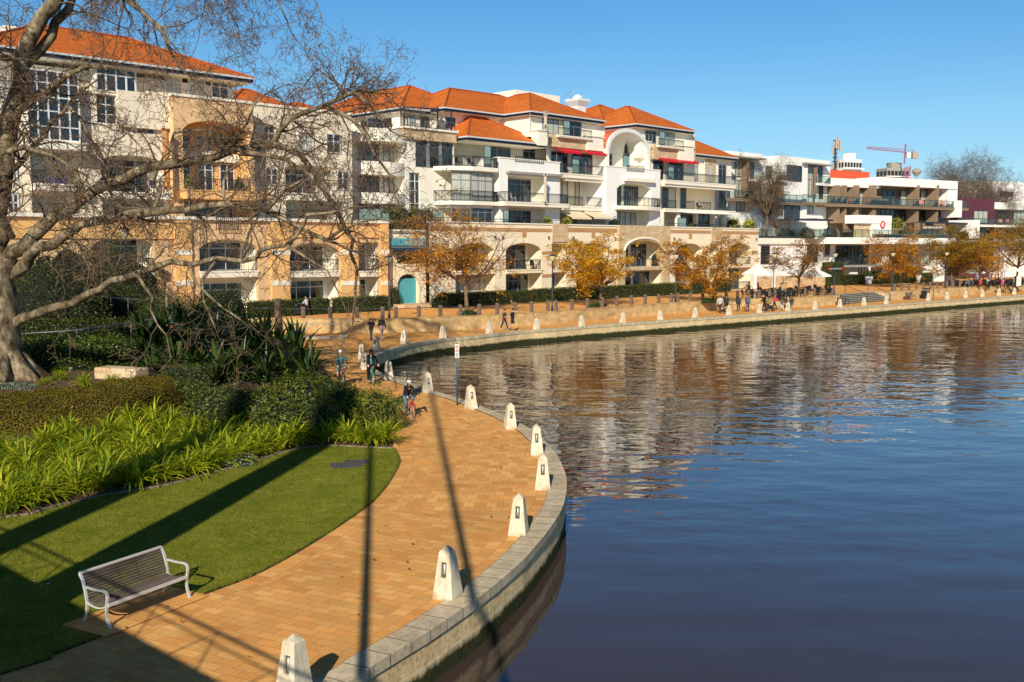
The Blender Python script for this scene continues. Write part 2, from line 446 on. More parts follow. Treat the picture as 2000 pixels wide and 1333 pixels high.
MAT = dict(
    paver=mat_paver('sandstone_pavers'), paver_edge=mat_paver('edge_pavers', True), coping=mat_coping(), water=mat_water(),
    quay=mat_blockwork('quay_limestone', (.97, .74, .42), (.82, .60, .32), (.98, .78, .48), .95, .42, True, .03, 'UV', 1.0, .4),
    rwall=mat_blockwork('terrace_limestone', (.78, .58, .30), (.62, .43, .19), (.72, .56, .34), .7, .27, False, .012, 'UV', .6, .6),
    lime=mat_blockwork('facade_limestone', (.80, .63, .41), (.66, .47, .27), (.60, .46, .31), .75, .3, False, .014, 'OBJ', .25, .3),
    brick=mat_blockwork('orange_brick', (.62, .32, .13), (.52, .24, .09), (.60, .42, .26), .23, .085, False, .012, 'OBJ', .2, .2),
    lawn=mat_lawn(), mulch=mat_mulch(), tiles=mat_tiles(), bark=mat_bark(),
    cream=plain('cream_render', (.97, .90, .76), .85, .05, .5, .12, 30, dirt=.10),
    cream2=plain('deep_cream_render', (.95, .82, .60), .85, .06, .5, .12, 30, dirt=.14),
    white=plain('white_render', (.97, .95, .90), .8, .04, .5, .08, 30, dirt=.10),
    orange=plain('orange_render', (.90, .52, .20), .85, .07, .5, .12, 30, dirt=.12),
    peach=mat_blockwork('peach_block', (.93, .64, .36), (.89, .59, .32), (.74, .49, .27), .4, .2, False, .008, 'OBJ', .12, .25),
    beige=plain('beige_render', (.92, .80, .62), .85, .06, .5, .12, 30, dirt=.16),
    shade=plain('loggia_render', (.62, .52, .38), .85, .08, .6, .1, 30),
    brown=plain('brown_render', (.29, .20, .13), .85, .1, .6, .1, 30),
    purple=plain('plum_render', (.12, .035, .055), .8, .1, .6, .05, 30),
    redroof=plain('red_metal_roof', (.62, .13, .065), .55, .08, .8),
    redblock=plain('orange_red_cladding', (.72, .10, .035), .6, .05, .5),
    navy=plain('dark_blue_fascia', (.025, .035, .06), .5, .1),
    gutter=plain('pale_gutter', (.62, .68, .72), .4, .06),
    frame=plain('white_frame', (.78, .79, .78), .45, .05),
    gframe=plain('grey_frame', (.20, .24, .28), .45, .08),
    dframe=plain('dark_frame', (.05, .058, .065), .45, .1),
    rail=plain('dark_steel', (.035, .045, .058), .45, .1, metal=.2),
    steel=plain('galvanised_steel', (.46, .50, .54), .35, .1, metal=.6),
    glass=mat_glass('dark_glass', (.022, .030, .036)),
    curtain=mat_curtain('curtained_glass', (.60, .60, .50)),
    tealpane=mat_curtain('frosted_screen', (.30, .47, .42)),
    balglass=mat_clearglass('balustrade_glass', (.62, .74, .70)),
    teal=plain('turquoise_paint', (.10, .42, .50), .4, .1, 1.5),
    awn_red=plain('red_canvas', (.62, .012, .025), .7, .08),
    awn_beige=plain('beige_canvas', (.80, .66, .46), .8, .05),
    grey=plain('grey_concrete', (.38, .36, .32), .85, .12, 1.0, .15, 30, dirt=.2),
    stone=mat_stone(),
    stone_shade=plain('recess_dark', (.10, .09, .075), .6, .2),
    post=plain('weathered_timber', (.20, .145, .105), .9, .25, 5, .4, 40, dirt=.4),
    timber=None,
    lamp=plain('lamp_post_blue', (.018, .032, .055), .4, .1),
    lampglass=plain('lamp_bowl', (.75, .66, .42), .3, .1),
    signblue=plain('blue_post', (.03, .12, .24), .45, .1),
    umb=plain('white_canvas', (.86, .84, .80), .8, .04, 1.0),
    black=plain('black_plastic', (.015, .015, .017), .5, .2),
    tyre=plain('tyre_rubber', (.015, .015, .015), .8, .2),
    alu=plain('silver_paint', (.70, .70, .68), .35, .06, 3.0, metal=.25),
    orangechair=plain('orange_plastic', (.85, .13, .012), .45, .05),
    red=plain('red_paint', (.70, .02, .02), .45, .05), yellow=plain('yellow_paint', (.75, .55, .03), .5, .05),
    whitep=plain('white_paint', (.82, .82, .80), .45, .04), blackp=plain('black_paint', (.012, .012, .012), .5, .1),
    hair=plain('dark_hair', (.022, .014, .009), .6, .2), hairl=plain('brown_hair', (.09, .045, .02), .6, .2),
    skin=plain('skin', (.55, .30, .19), .55, .06, 6.0), eye=plain('eye_dark', (.01, .01, .01), .2, .1),
)
def mat_slat():
    n = NT('weathered_slats'); v = n.coord()
    k = n.noise(n.mapping(v, (1.2, 25, 25)), 3, 6, .7); k2 = n.noise(v, 2.0, 3, .6)
    c = n.ramp(k, [(.3, (.06, .045, .035)), (.55, (.19, .15, .12)), (.7, (.30, .25, .21))])
    c = n.mix(.5, c, n.ramp(k2, [(.35, (.7, .55, .45)), (.65, (1.1, 1.1, 1.15))]), 'MULTIPLY')
    n.base(c); n.p(Roughness=.7); n.bump(k, .3, .005); return n.m
MAT['timber'] = mat_slat()
# ================================================================ camera, sky, sun
cam_d = bpy.data.cameras.new('camera'); cam = bpy.data.objects.new('camera', cam_d); col.objects.link(cam)
cam.location = (0, 0, EYE); cam.rotation_euler = (math.pi / 2 - PITCH, 0, 0)
cam_d.sensor_width = 36; cam_d.lens = 36 * FOC / 2000; cam_d.clip_start = .1; cam_d.clip_end = 6000
sc.camera = cam
w = bpy.data.worlds.new('World'); sc.world = w; w.use_nodes = True
nt = w.node_tree; bg = nt.nodes['Background']
sky = nt.nodes.new('ShaderNodeTexSky'); sky.sky_type = 'NISHITA'; sky.sun_disc = False
sky.sun_elevation = SUN_EL; sky.sun_rotation = math.atan2(SUN_DIR.x, SUN_DIR.y)
sky.air_density = 1.0; sky.dust_density = 0.0; sky.ozone_density = 8.0; sky.altitude = 0
tcw = nt.nodes.new('ShaderNodeTexCoord'); spz = nt.nodes.new('ShaderNodeSeparateXYZ'); rp = nt.nodes.new('ShaderNodeValToRGB')
nt.links.new(tcw.outputs['Generated'], spz.inputs[0]); nt.links.new(spz.outputs[2], rp.inputs[0])
els = rp.color_ramp.elements
while len(els) < 5: els.new(.5)
for e, (p_, c_) in zip(els, ((0.0, (.60, .79, 1.0)), (.06, (.84, .90, .86)), (.12, (.86, .96, .87)), (.24, (.58, .93, .94)), (.55, (.20, .34, .40)))):
    e.position = p_; e.color = (*c_, 1)
mxw = nt.nodes.new('ShaderNodeMix'); mxw.data_type = 'RGBA'; mxw.blend_type = 'MULTIPLY'; mxw.inputs[0].default_value = 1
nt.links.new(sky.outputs[0], mxw.inputs[6]); nt.links.new(rp.outputs[0], mxw.inputs[7]); nt.links.new(mxw.outputs[2], bg.inputs[0]); bg.inputs[1].default_value = .12
sd = bpy.data.lights.new('sun', 'SUN'); sd.energy = 5.0; sd.angle = R(.5); sd.color = (1.0, .905, .735)
sun = bpy.data.objects.new('sun', sd); col.objects.link(sun)
sun.rotation_euler = SUN_DIR.to_track_quat('Z', 'Y').to_euler(); sun.location = (-10, -40, 40)
sc.view_settings.view_transform = 'Standard'; sc.view_settings.look = 'None'; sc.view_settings.exposure = 0; sc.view_settings.gamma = 1
sc.render.filter_size = 1.0; sc.cycles.use_denoising = True; sc.cycles.denoising_input_passes = 'RGB_ALBEDO_NORMAL'; sc.cycles.denoising_prefilter = 'ACCURATE'

# ================================================================ quay edge
outer_px = [(560, 1400), (705, 1322), (733, 1301), (784, 1270), (833, 1240.6), (875, 1212), (915, 1184.5), (966, 1146.5), (1025, 1094),
            (1045, 1071), (1064, 1048), (1081.7, 1023.5), (1095, 1002), (1103, 980), (1107, 956), (1106, 934), (1100, 915), (1091, 897),
            (1077, 878), (1062, 861), (1038, 841), (1015, 828), (983, 812), (937, 794), (905, 782), (848, 765), (800, 750), (762, 737), (740, 727),
            (727, 716), (722, 707), (726, 700), (739, 694), (760, 686), (795, 676), (837, 667.6), (880, 662), (925, 658.5), (1015, 648.6), (1082, 643.5),
            (1150, 638)]
Q = [gp(*p) for p in outer_px]
far_dir = (gp(2000, 577) - gp(1150, 638)).normalized()
s0 = gp(1150, 638)
Q = [Q[0] + Vector((-2.4, -3.4, 0)) * 1.5] + Q + [s0 + far_dir * t for t in (18, 40, 62, 84, 120, 180)]
QE = spline(Q, .5)                       # outer top edge of the coping
QL = arclen(QE)
QI = offset2d(QE, .52)                   # inner edge of the coping

ZC = .035
def strip_obj(name, lines, mat, label, cat):
    """lines: list of (polyline, uv v) -> one lofted mesh"""
    m = MB()
    for (A, va), (B, vb) in zip(lines, lines[1:]):
        m.strip(A, B, [(L, va) for L in QL], [(L, vb) for L in QL])
    o = m.build(name, mat, fix=False); return o
def atz(P, z): return [Vector((p.x, p.y, z)) for p in P]
qw = empty('quay_wall', QE[60], 0, 'curved limestone quay wall with pale grey coping along the water', 'quay wall')
def sub(o, root):
    o.parent = root; o.matrix_parent_inverse = Matrix.Translation(root.location).inverted(); return o
QO2 = offset2d(QE, .03)
cop = strip_obj('coping', [(atz(QI, .0), 0), (atz(QI, ZC), .0), (atz(QE, ZC), .62), (atz(QE, -.16), .82), (atz(QO2, -.16), .85)], MAT['coping'], '', '')
sub(cop, qw)
face = strip_obj('wall_face', [(atz(offset2d(QE, .045), -.15), .85), (atz(offset2d(QE, .01), -1.6), -.65)], MAT['quay'], '', '')
sub(face, qw)

# ================================================================ promenade, lawn, water, terrace
wall_px_base = [(700, 651), (812, 648.5), (925, 644), (1037, 636.5), (1127, 630), (1212, 621.6), (1325, 612.6), (1392, 607.5), (1450, 604.5), (1562, 600.5), (1640, 595.5)]
WB = [gp(*p) for p in wall_px_base]
WB = [Vector((-46, 84, 0)), Vector((-30, 80, 0))] + WB
WBs = spline(WB, 1.0)
wr_px = [(1741, 587), (1805, 582.5), (1900, 575.5), (2000, 568.5)]
WR = [gp(*p) for p in wr_px]; d_ = (WR[-1] - WR[0]).normalized(); WR = WR + [WR[-1] + d_ * 30, WR[-1] + d_ * 80]
WRs = spline(WR, 1.0)
WE, WS = WBs[-1], WRs[0]                 # stair gap between the two walls
prom_poly = [(p.x, p.y) for p in offset2d(QE, .45)]
prom_poly += [(p.x, p.y) for p in reversed([WRs[-1] + Vector((0, 3, 0))])] + [(p.x, p.y) for p in reversed(offset2d(WRs, .05))] + [(p.x, p.y) for p in reversed(offset2d(WBs, .05))]
prom_poly += [(-260, 84), (-260, -14), (-6, -14)]
sheet('promenade', prom_poly, 0.0, MAT['paver'], 'orange sandstone paved promenade along the water', 'structure')
terr_poly = [(p.x, p.y) for p in offset2d(WBs, .1)]
sdir = (WS - WE); 
inn = Vector((-.7, .72, 0))
stair_back_l = WE + inn * 2.6; stair_back_r = WS + inn * 2.6   # the landing behind the steps
terr_poly += [(stair_back_l.x, stair_back_l.y), (stair_back_r.x, stair_back_r.y)] + [(p.x, p.y) for p in offset2d(WRs, .1)]
terr_poly += [(1500, 900), (1500, 3000), (-1500, 3000), (-1500, 84)]
sheet('ground', terr_poly, TERR, MAT['paver'], 'paved upper terrace and the ground the buildings stand on', 'structure')
sheet('water', [(-300, -300), (1500, -300), (1500, 1400), (300, 1400), (-60, 55), (-60, 0)], WATER_Z, MAT['water'], 'rippled dark river water of the cove', 'structure')

def retain(line, label, ztop=1.06):
    m = MB(); L = arclen(line); b = offset2d(line, .35)
    z0 = -.05
    m.strip(atz(line, z0), atz(line, ztop), [(l, z0) for l in L], [(l, ztop) for l in L])
    m.strip(atz(line, ztop), atz(b, ztop), [(l, ztop) for l in L], [(l, ztop + .35) for l in L])
    m.strip(atz(b, ztop), atz(b, TERR - .1), [(l, 0) for l in L], [(l, .2) for l in L])
    for e in (0, -1):
        a, c = line[e], b[e]
        m.quad((a.x, a.y, z0), (c.x, c.y, z0), (c.x, c.y, ztop), (a.x, a.y, ztop), ((0, z0), (.35, z0), (.35, ztop), (0, ztop)))
    root = empty('retaining_wall', line[len(line) // 2], 0, label, 'retaining wall')
    o = m.build('stone_face', MAT['rwall'], fix=False); sub(o, root)
    # coping slabs a little proud
    mm = MB(); f = offset2d(line, -.03); bb = offset2d(line, .38)
    mm.strip(atz(f, ztop + .004), atz(f, ztop + .05), [(l, 0) for l in L], [(l, .1) for l in L])
    mm.strip(atz(f, ztop + .05), atz(bb, ztop + .05), [(l, .0) for l in L], [(l, .28) for l in L])
    sub(mm.build('capping', MAT['rwall'], fix=False), root)
    return root
retain(WBs, 'long low limestone wall holding up the terrace left of the steps')
retain(WRs, 'low limestone wall holding up the terrace right of the steps')
# steps up to the terrace
MAT['riser'] = plain('shaded_riser', (.10, .085, .06), .9, .2)  # dark risers: the shade below each tread is put into the colour
st = empty('stone_steps', (WE + WS) / 2, 0, 'broad flight of stone steps from the promenade to the terrace', 'steps')
m = MB(); nst = 6
for i in range(nst):
    a = WE + inn * (i * .42); b = WS + inn * (i * .42); c = WS + inn * (2.7); d = WE + inn * 2.7
    z = TERR * (i + 1) / nst + .004
    off = st.location
    m.prism([((p - off).x, (p - off).y) for p in (a, b, c, d)], -.05 if i == 0 else TERR * i / nst, z)
m.build('step_flight', MAT['grey'], st)
for i in range(nst):
    a = WE + inn * (i * .42 - .006) - st.location; b = WS + inn * (i * .42 - .006) - st.location; z0 = TERR * i / nst + .01; z1 = TERR * (i + 1) / nst - .03
    m = MB(); m.quad((a.x, a.y, z0), (b.x, b.y, z0), (b.x, b.y, z1), (a.x, a.y, z1)); m.build('riser', MAT['riser'], st, fix=False)
su = sdir.normalized()
for e, sg in ((WE, -1), (WS, 1)):
    m = MB(); q0, q1, q2, q3 = e - inn * .02 + su * sg * .02, e - inn * .02 + su * sg * .75, e + inn * 3.4 + su * sg * .75, e + inn * 3.4 + su * sg * .02
    m.prism([((p - st.location).x, (p - st.location).y) for p in (q0, q1, q2, q3)], -.05, TERR + .03); m.build('cheek_wall', MAT['lime'], st)
for (e, sgn) in ((WE, 1), (WS, -1), ((WE + WS) / 2, 1)):
    hm = MB(); p0 = e + sdir.normalized() * .3 * sgn - st.location; p1 = p0 + inn * 2.9
    hm.tube([p0 + Vector((0, 0, .95)), p1 + Vector((0, 0, 1.9)), p1 + inn * .4 + Vector((0, 0, 1.9))], .03, 6)
    hm.tube([p0, p0 + Vector((0, 0, .95))], .03, 6); hm.tube([p1 + Vector((0, 0, .9)), p1 + Vector((0, 0, 1.9))], .03, 6)
    hm.build('handrail', MAT['rail'], st)

lawn_right_px = [(0, 1317.6), (97, 1282), (201, 1241), (393, 1163), (487, 1127.5), (560, 1090), (630, 1048), (690, 1008), (727.5, 979.6), (755, 948), (770, 924), (778, 908), (779, 896), (769.5, 877)]
lawn_back_px = [(769.5, 877), (700, 874), (631, 872), (560, 883), (490, 905), (419, 924), (325, 949), (208, 968), (97, 993), (0, 1013)]
LR = [gp(*p) for p in lawn_right_px]; LB = [gp(*p) for p in lawn_back_px]
LRs = spline([LR[0] + Vector((-3.4, -3.3, 0)) * 1.5] + LR, .4); LBs = spline(LB + [LB[-1] + Vector((-6, -2.0, 0))], .4)
lawn_poly = [(p.x, p.y) for p in LRs] + [(p.x, p.y) for p in LBs[1:]] + [(-26, 12)]
lawn = sheet('lawn', lawn_poly, .012, MAT['lawn'], 'mown green lawn beside the promenade', 'structure')
# soil edge along the lawn, and the curved paver borders
m = MB(); LL = arclen(LRs)
m.strip(atz(LRs, .016), atz(offset2d(LRs, -.05), .006))
o = m.build('lawn_edge', plain('dark_soil', (.03, .02, .012), .95, .3, 8), fix=False); tag(o, None, None, None, 'structure')
m = MB(); m.strip(atz(offset2d(LRs, -.05), .004), atz(offset2d(LRs, -.62), .004), [(l, .05) for l in LL], [(l, .62) for l in LL])
o = m.build('path_border', MAT['paver_edge'], fix=False); tag(o, None, None, None, 'structure')
m = MB(); sel = [i for i in range(len(QE)) if QE[i].y < 62 and QE[i].x < 4]
A = [offset2d(QE, .52)[i] for i in sel]; B = [offset2d(QE, 1.1)[i] for i in sel]
m.strip(atz(B, .004), atz(A, .004), [(QL[i], 1.2) for i in sel], [(QL[i], .62) for i in sel])
o = m.build('quay_border', MAT['paver_edge'], fix=False); tag(o, None, None, None, 'structure')

# grass blades over the lawn
N = 150000
bx0, bx1 = min(p[0] for p in lawn_poly), max(p[0] for p in lawn_poly); by0, by1 = 13, max(p[1] for p in lawn_poly)
P = np.stack([nrg.uniform(max(bx0, -16), bx1, N), nrg.uniform(by0, by1, N)], 1)
P = P[inside(P, lawn_poly)]
b0, b1 = gp(212, 1229), gp(368, 1168); bx = (b1 - b0).normalized(); by = Vector((-bx.y, bx.x, 0)); PAD = [b0 - bx * .34 - by * .34, b1 + bx * .29 - by * .34, b1 + bx * .29 + by * .86, b0 - bx * .34 + by * .86]
P = P[~inside(P, PAD)]
n_ = len(P); a = nrg.uniform(0, 2 * np.pi, n_); h = nrg.uniform(.02, .05, n_)
dx, dy = np.cos(a) * .007, np.sin(a) * .007; lx, ly = nrg.normal(0, .02, n_), nrg.normal(0, .02, n_)
V = np.stack([np.stack([P[:, 0] - dx, P[:, 1] - dy, np.full(n_, .012)], 1), np.stack([P[:, 0] + dx, P[:, 1] + dy, np.full(n_, .012)], 1),
              np.stack([P[:, 0] + lx, P[:, 1] + ly, .012 + h], 1)], 1).reshape(-1, 3)
MAT['blade'] = leafy('grass_blades', (.11, .15, .011), (.19, .225, .018), (.40, .35, .07), .3, .6, .5)
o = link('grass', np_mesh('grass', V, np.arange(n_ * 3).reshape(-1, 3), MAT['blade'])); tag(o, 'short mown grass blades of the lawn', 'grass', None, 'stuff')

# garden bed: a mound lofted between the lawn edge and the ground near the plane tree
front = [LBs[-1]] + list(reversed(LBs[:-1])) + spline([gp(769.5, 877), gp(764, 850), gp(752, 815), gp(720, 785), gp(672, 757), gp(645, 740), gp(622, 705), gp(560, 672), gp(500, 662)], .5)[1:]
def resample(P, n):
    L = arclen(P); out = []
    for k in range(n):
        t = L[-1] * k / (n - 1); i = 0
        while i < len(L) - 2 and L[i + 1] < t: i += 1
        f = (t - L[i]) / max(1e-9, L[i + 1] - L[i]); out.append(P[i].lerp(P[i + 1], f))
    return out
front = resample(front, 90)
back = resample([Vector((-44, 24, 0)), Vector((-40, 40, 0)), Vector((-36, 52, 0)), Vector((-30, 60, 0)), Vector((-24, 66, 0)), Vector((-19, 70, 0))], 90)
def bed_z(v): 
    v = min(1, v / .55); return .02 + .85 * v * v * (3 - 2 * v)
m = MB(); rows = 16; grid = []
for j in range(rows + 1):
    t = (j / rows) ** 1.4
    grid.append([Vector((*(f.lerp(b, t)).xy, bed_z(t) + (.02 * math.sin(i * 1.7 + j * 2.1) if j else 0))) for i, (f, b) in enumerate(zip(front, back))])
for j in range(rows): m.strip(grid[j], grid[j + 1])
o = m.build('garden_bed', MAT['mulch'], smooth=True, fix=False); tag(o, None, None, None, 'structure')
from mathutils.bvhtree import BVHTree
bed_bvh = BVHTree.FromPolygons([Vector(v) for v in m.v], m.f)
def bedz(x, y):
    h = bed_bvh.ray_cast(Vector((x, y, 30)), Vector((0, 0, -1)))
    return h[0].z if h[0] is not None else 0.0
def gbed(px, py):
    """where the view ray through a photo point meets the garden bed"""
    h = bed_bvh.ray_cast(Vector((0, 0, EYE)), ray(px, py).normalized())
    return h[0] if h[0] is not None else gp(px, py)
# stone edging between lawn and bed
m = MB(); LBL = arclen(LBs)
pts = resample(LBs, 70)
for a, b in zip(pts, pts[1:]):
    d = (b - a); 
    m.bar(a + d * .03 + Vector((0, 0, .02)), a + d * .97 + Vector((0, 0, .02)), .10, .06)
o = m.build('stone_edging', plain('edging_stone', (.24, .19, .14), .9, .35, 5, .4, 30), bevel=.01); tag(o, 'low grey stone edging between the lawn and the planted bed', 'edging')
# ================================================================ bollards
def make_bollard():
    root = empty('bollard_light')
    m = MB(); w0, w1, h1, h2 = .215, .115, .885, 1.0
    def wz(z): return w0 + (w1 - w0) * z / h1
    zs = (0, .42, .68, h1); rw = .054
    P0 = lambda x, z: (x, wz(z), z)
    m.quad(P0(-w0, 0), P0(w0, 0), P0(w1, h1), P0(-w1, h1))
    for sgn in (-1,):      # the face with a slot for the lamp
        def P(x, z, d=0): return (x * sgn, sgn * (wz(z) - d), z)
        a, b = .41, .70
        m.quad(P(-w0, 0), P(w0, 0), P(wz(a), a), P(-wz(a), a)); m.quad(P(-wz(b), b), P(wz(b), b), P(w1, h1), P(-w1, h1))
        m.quad(P(-wz(a), a), P(-rw, a), P(-rw, b), P(-wz(b), b)); m.quad(P(rw, a), P(wz(a), a), P(wz(b), b), P(rw, b))
        d = .05
        m.quad(P(-rw, a), P(-rw, a, d), P(-rw, b, d), P(-rw, b)); m.quad(P(rw, a, d), P(rw, a), P(rw, b), P(rw, b, d))
        m.quad(P(-rw, a), P(rw, a), P(rw, a, d), P(-rw, a, d)); m.quad(P(-rw, b, d), P(rw, b, d), P(rw, b), P(-rw, b))
    for sgn in (-1, 1):
        def P(y, z): return (sgn * wz(z), y, z)
        m.quad(P(-w0, 0), P(w0, 0), P(w1, h1), P(-w1, h1))
    c = [(-w1, -w1, h1), (w1, -w1, h1), (w1, w1, h1), (-w1, w1, h1)]
    for i in range(4): m.tri(c[i], c[(i + 1) % 4], (0, 0, h2))
    o = m.build('body', MAT['stone'], root); 
    bm = bmesh.new(); bm.from_mesh(o.data); bmesh.ops.remove_doubles(bm, verts=bm.verts, dist=.0005); bmesh.ops.recalc_face_normals(bm, faces=bm.faces); bm.to_mesh(o.data); bm.free()
    bv = o.modifiers.new('b', 'BEVEL'); bv.width = .005; bv.segments = 1; bv.limit_method = 'ANGLE'; bv.angle_limit = R(40)
    m = MB()
    for sgn in (-1,):
        y = sgn * (wz(.5) - .062)
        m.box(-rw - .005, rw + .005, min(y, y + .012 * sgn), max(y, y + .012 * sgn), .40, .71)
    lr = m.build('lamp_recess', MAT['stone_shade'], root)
    m = MB()
    for sgn in (-1,):
        m.tube([(0, sgn * (wz(.55) - .036), .47), (0, sgn * (wz(.6) - .036), .66)], .021, 8)
    m.build('lamp_lens', MAT['alu'], root, smooth=True)
    return root
def tangent(p):
    i = min(range(len(QE)), key=lambda k: (QE[k].x - p.x) ** 2 + (QE[k].y - p.y) ** 2)
    t = QE[min(i + 2, len(QE) - 1)] - QE[max(i - 2, 0)]; return math.atan2(t.y, t.x) - math.pi / 2
boll = make_bollard()
near_px = [((575, 1364), 'weathered stone bollard light closest to the viewer, streaked with grey grime'),
           ((875, 1167), 'white bollard light on the wide bend, second nearest to the viewer, by the stone coping'),
           ((1013, 1044), 'white bollard light third nearest to the viewer, its lamp slot facing front'),
           ((1060, 955), 'white bollard light at the outermost point of the bend, close before a neighbour'),
           ((1048, 888), 'white bollard light at the bend partly hidden behind a nearer bollard'),
           ((996, 838), 'white bollard light between the bend and the thin blue sign pole'),
           ((920, 799), 'bollard light standing just right of the thin blue sign pole'),
           ((835, 768), 'greyish bollard light just behind the child on the pink bicycle'),
           ((759, 742), 'shaded bollard light right beside the cyclist in the dark jacket'),
           ((711, 722), 'shaded bollard light half hidden behind the cyclist in the dark jacket'),
           ((706, 703), 'shaded bollard light at the innermost corner of the cove'),
           ((735, 686), 'bollard light right behind the helmet of the dark jacketed cyclist'),
           ((789, 672), 'bollard light on the far quay just right of the couple walking away'),
           ((865, 661), 'bollard light on the far quay between the blue sign pole and the walking couple'),
           ((956, 652.5), 'bollard light just left of the two people in black walking by the water'),
           ((1048, 645), 'bollard light just right of the two people in black walking by the water'),
           ((1136, 638.5), 'white bollard light below the arcade, left of the yellow tree'),
           ((1216, 632.5), 'white bollard light below the yellow tree by the stone arch'),
           ((1289, 626.5), 'white bollard light in front of the tall lamp post by the orange tree'),
           ((1358, 621), 'white bollard light left of the man in the pale hoodie'),
           ((1424, 616.5), 'white bollard light hiding the legs of the man in shorts'),
           ((1483, 612.5), 'white bollard light just left of the pushchair'),
           ((1539, 609), 'white bollard light between the two small children'),
           ((1592, 605.5), 'white bollard light left of the dark bench by the terrace wall'),
           ((1640.5, 601.5), 'white bollard light in front of the slatted bench beside the stone steps'),
           ((1687.5, 598), 'white bollard light in front of the middle of the stone steps'),
           ((1731, 595), 'white bollard light at the right end of the stone steps'),
           ((1813, 588), 'white bollard light in front of the brown litter bin'),
           ((1850, 585.5), 'white bollard light first to the right of the thin blue pole by the bin'),
           ((1886, 582.5), 'white bollard light second to the right of the litter bin'),
           ((1919, 580.5), 'white bollard light third to the right of the litter bin'),
           ((1951, 578), 'white bollard light last but one at the right edge of the picture'),
           ((1981, 576), 'white bollard light last at the right edge of the picture')]
BOLL = []
for i, ((px, py), lab) in enumerate(near_px):
    p = gp(px, py)
    # keep every bollard just inside the coping
    k = min(range(len(QI)), key=lambda k: (QI[k].x - p.x) ** 2 + (QI[k].y - p.y) ** 2)
    o = boll if i == 0 else dup(boll)
    o.location = p; o.rotation_euler = (0, 0, tangent(p)); s = (1 + .02 * math.sin(i * 2.3)); o.scale = (s, s, s); o.rotation_euler = (R(1.1 * math.sin(i * 5.1)), R(1.1 * math.cos(i * 3.7)), tangent(p) + .05 * math.sin(i * 4.4))
    tag(o, lab, 'bollard light', 'stone bollard lights along the quay'); BOLL.append(p)

# ================================================================ foreground bench
def make_park_bench():
    p0, p1 = gp(212, 1229), gp(368, 1168)     # front feet, seen left and right
    ax = (p1 - p0); L = ax.length; rz = math.atan2(ax.y, ax.x)
    root = empty('park_bench', p0, rz, 'silver framed park bench with grey weathered timber slats on the lawn edge', 'bench')
    # local x along the bench, y backwards
    def arc(pts, n=8): return spline([Vector((0, y, z)) for y, z in pts], .04)
    for x in (0.0, L):
        m = MB()
        def rib(pts, w=.055, t=.03):
            P = arc(pts)
            for a, b in zip(P, P[1:]):
                d = (b - a).normalized(); m.bar((x, *(a - d * .006).yz), (x, *(b + d * .006).yz), w, t, up=(0, -d.z, d.y))
        rib([(-.06, 0), (.0, .10), (.035, .25), (.02, .42), (-.005, .55), (.02, .635), (.10, .66), (.30, .655), (.52, .665)])      # front leg into arm rest
        rib([(.66, 0), (.575, .14), (.535, .30), (.545, .45), (.58, .62), (.635, .78), (.70, .875)])                                 # back leg into back post
        rib([(.03, .40), (.16, .345), (.35, .335), (.54, .385)], .04, .025)
        o = m.build('end_frame', MAT['alu'], root); bv = o.modifiers.new('b', 'BEVEL'); bv.width = .005; bv.segments = 2
    m = MB(); m.bar((0, .0, .415), (L, .0, .415), .035, .06); m.build('front_rail', MAT['alu'], root, bevel=.006)
    m = MB(); m.bar((-.01, .70, .885), (L + .01, .70, .885), .05, .05); m.build('top_rail', MAT['alu'], root, bevel=.008)
    m = MB()
    for k in range(9):
        t = k / 8; y = .045 + .49 * t; z = .425 - .05 * math.sin(t * math.pi * .8)
        m.bar((.03, y, z), (L - .03, y, z), .046, .024)
    m.build('seat', MAT['timber'], root, bevel=.004)
    m = MB()
    for k in range(9):
        t = k / 8; y = .545 + .135 * t ** 1.2; z = .455 + .40 * t
        m.bar((.03, y, z), (L - .03, y, z), .022, .042, up=(0, -.3, 1))
    m.build('backrest', MAT['timber'], root, bevel=.004)
    m = MB()
    for x in (L * .34, L * .66): m.bar((x, .57, .44), (x, .71, .87), .03, .012)
    m.build('back_strap', MAT['rail'], root)
    # paver pad set into the lawn under the bench
    pm = MB(); e = Matrix.Rotation(rz, 4, 'Z')
    def W(x, y): return e @ Vector((x, y, 0)) + p0
    P = [W(-.30, -.3), W(L + .25, -.3), W(L + .25, .84), W(-.30, .84)]
    pm.quad(*[(p.x, p.y, .021) for p in P], uv=((0, 0), (L + .5, 0), (L + .5, 1.14), (0, 1.14)))
    o = pm.build('bench_pad', MAT['paver_edge'], fix=False); tag(o, None, None, None, 'structure')
    return root
make_park_bench()

# small white scraps on the lawn, a drain cover
for (px, py, rz) in ((65, 1136, .3), (83, 1142, 1.2), (94, 1141, 2.0)):
    m = MB(); p = gp(px, py, .045); c, s_ = math.cos(rz) * .045, math.sin(rz) * .03
    m.quad((p.x - c, p.y - s_, p.z), (p.x + s_, p.y - c, p.z + .02), (p.x + c, p.y + s_, p.z + .01), (p.x - s_, p.y + c, p.z + .005))
    o = m.build('paper_scrap', MAT['whitep'], fix=False); tag(o, 'small white paper scrap lying on the shaded lawn by the bench', 'litter', 'white scraps on the lawn')
p = gp(682, 909)
m = MB(); m.box(-.55, .35, -.45, .3, .0, .035); m.box(-.1, .62, .0, .62, .0, .03)
o = m.build('drain_cover', plain('drain_metal', (.09, .085, .09), .7, .2), loc=p, rz=.25); tag(o, 'flat grey drain cover set in the lawn near the path', 'drain cover')

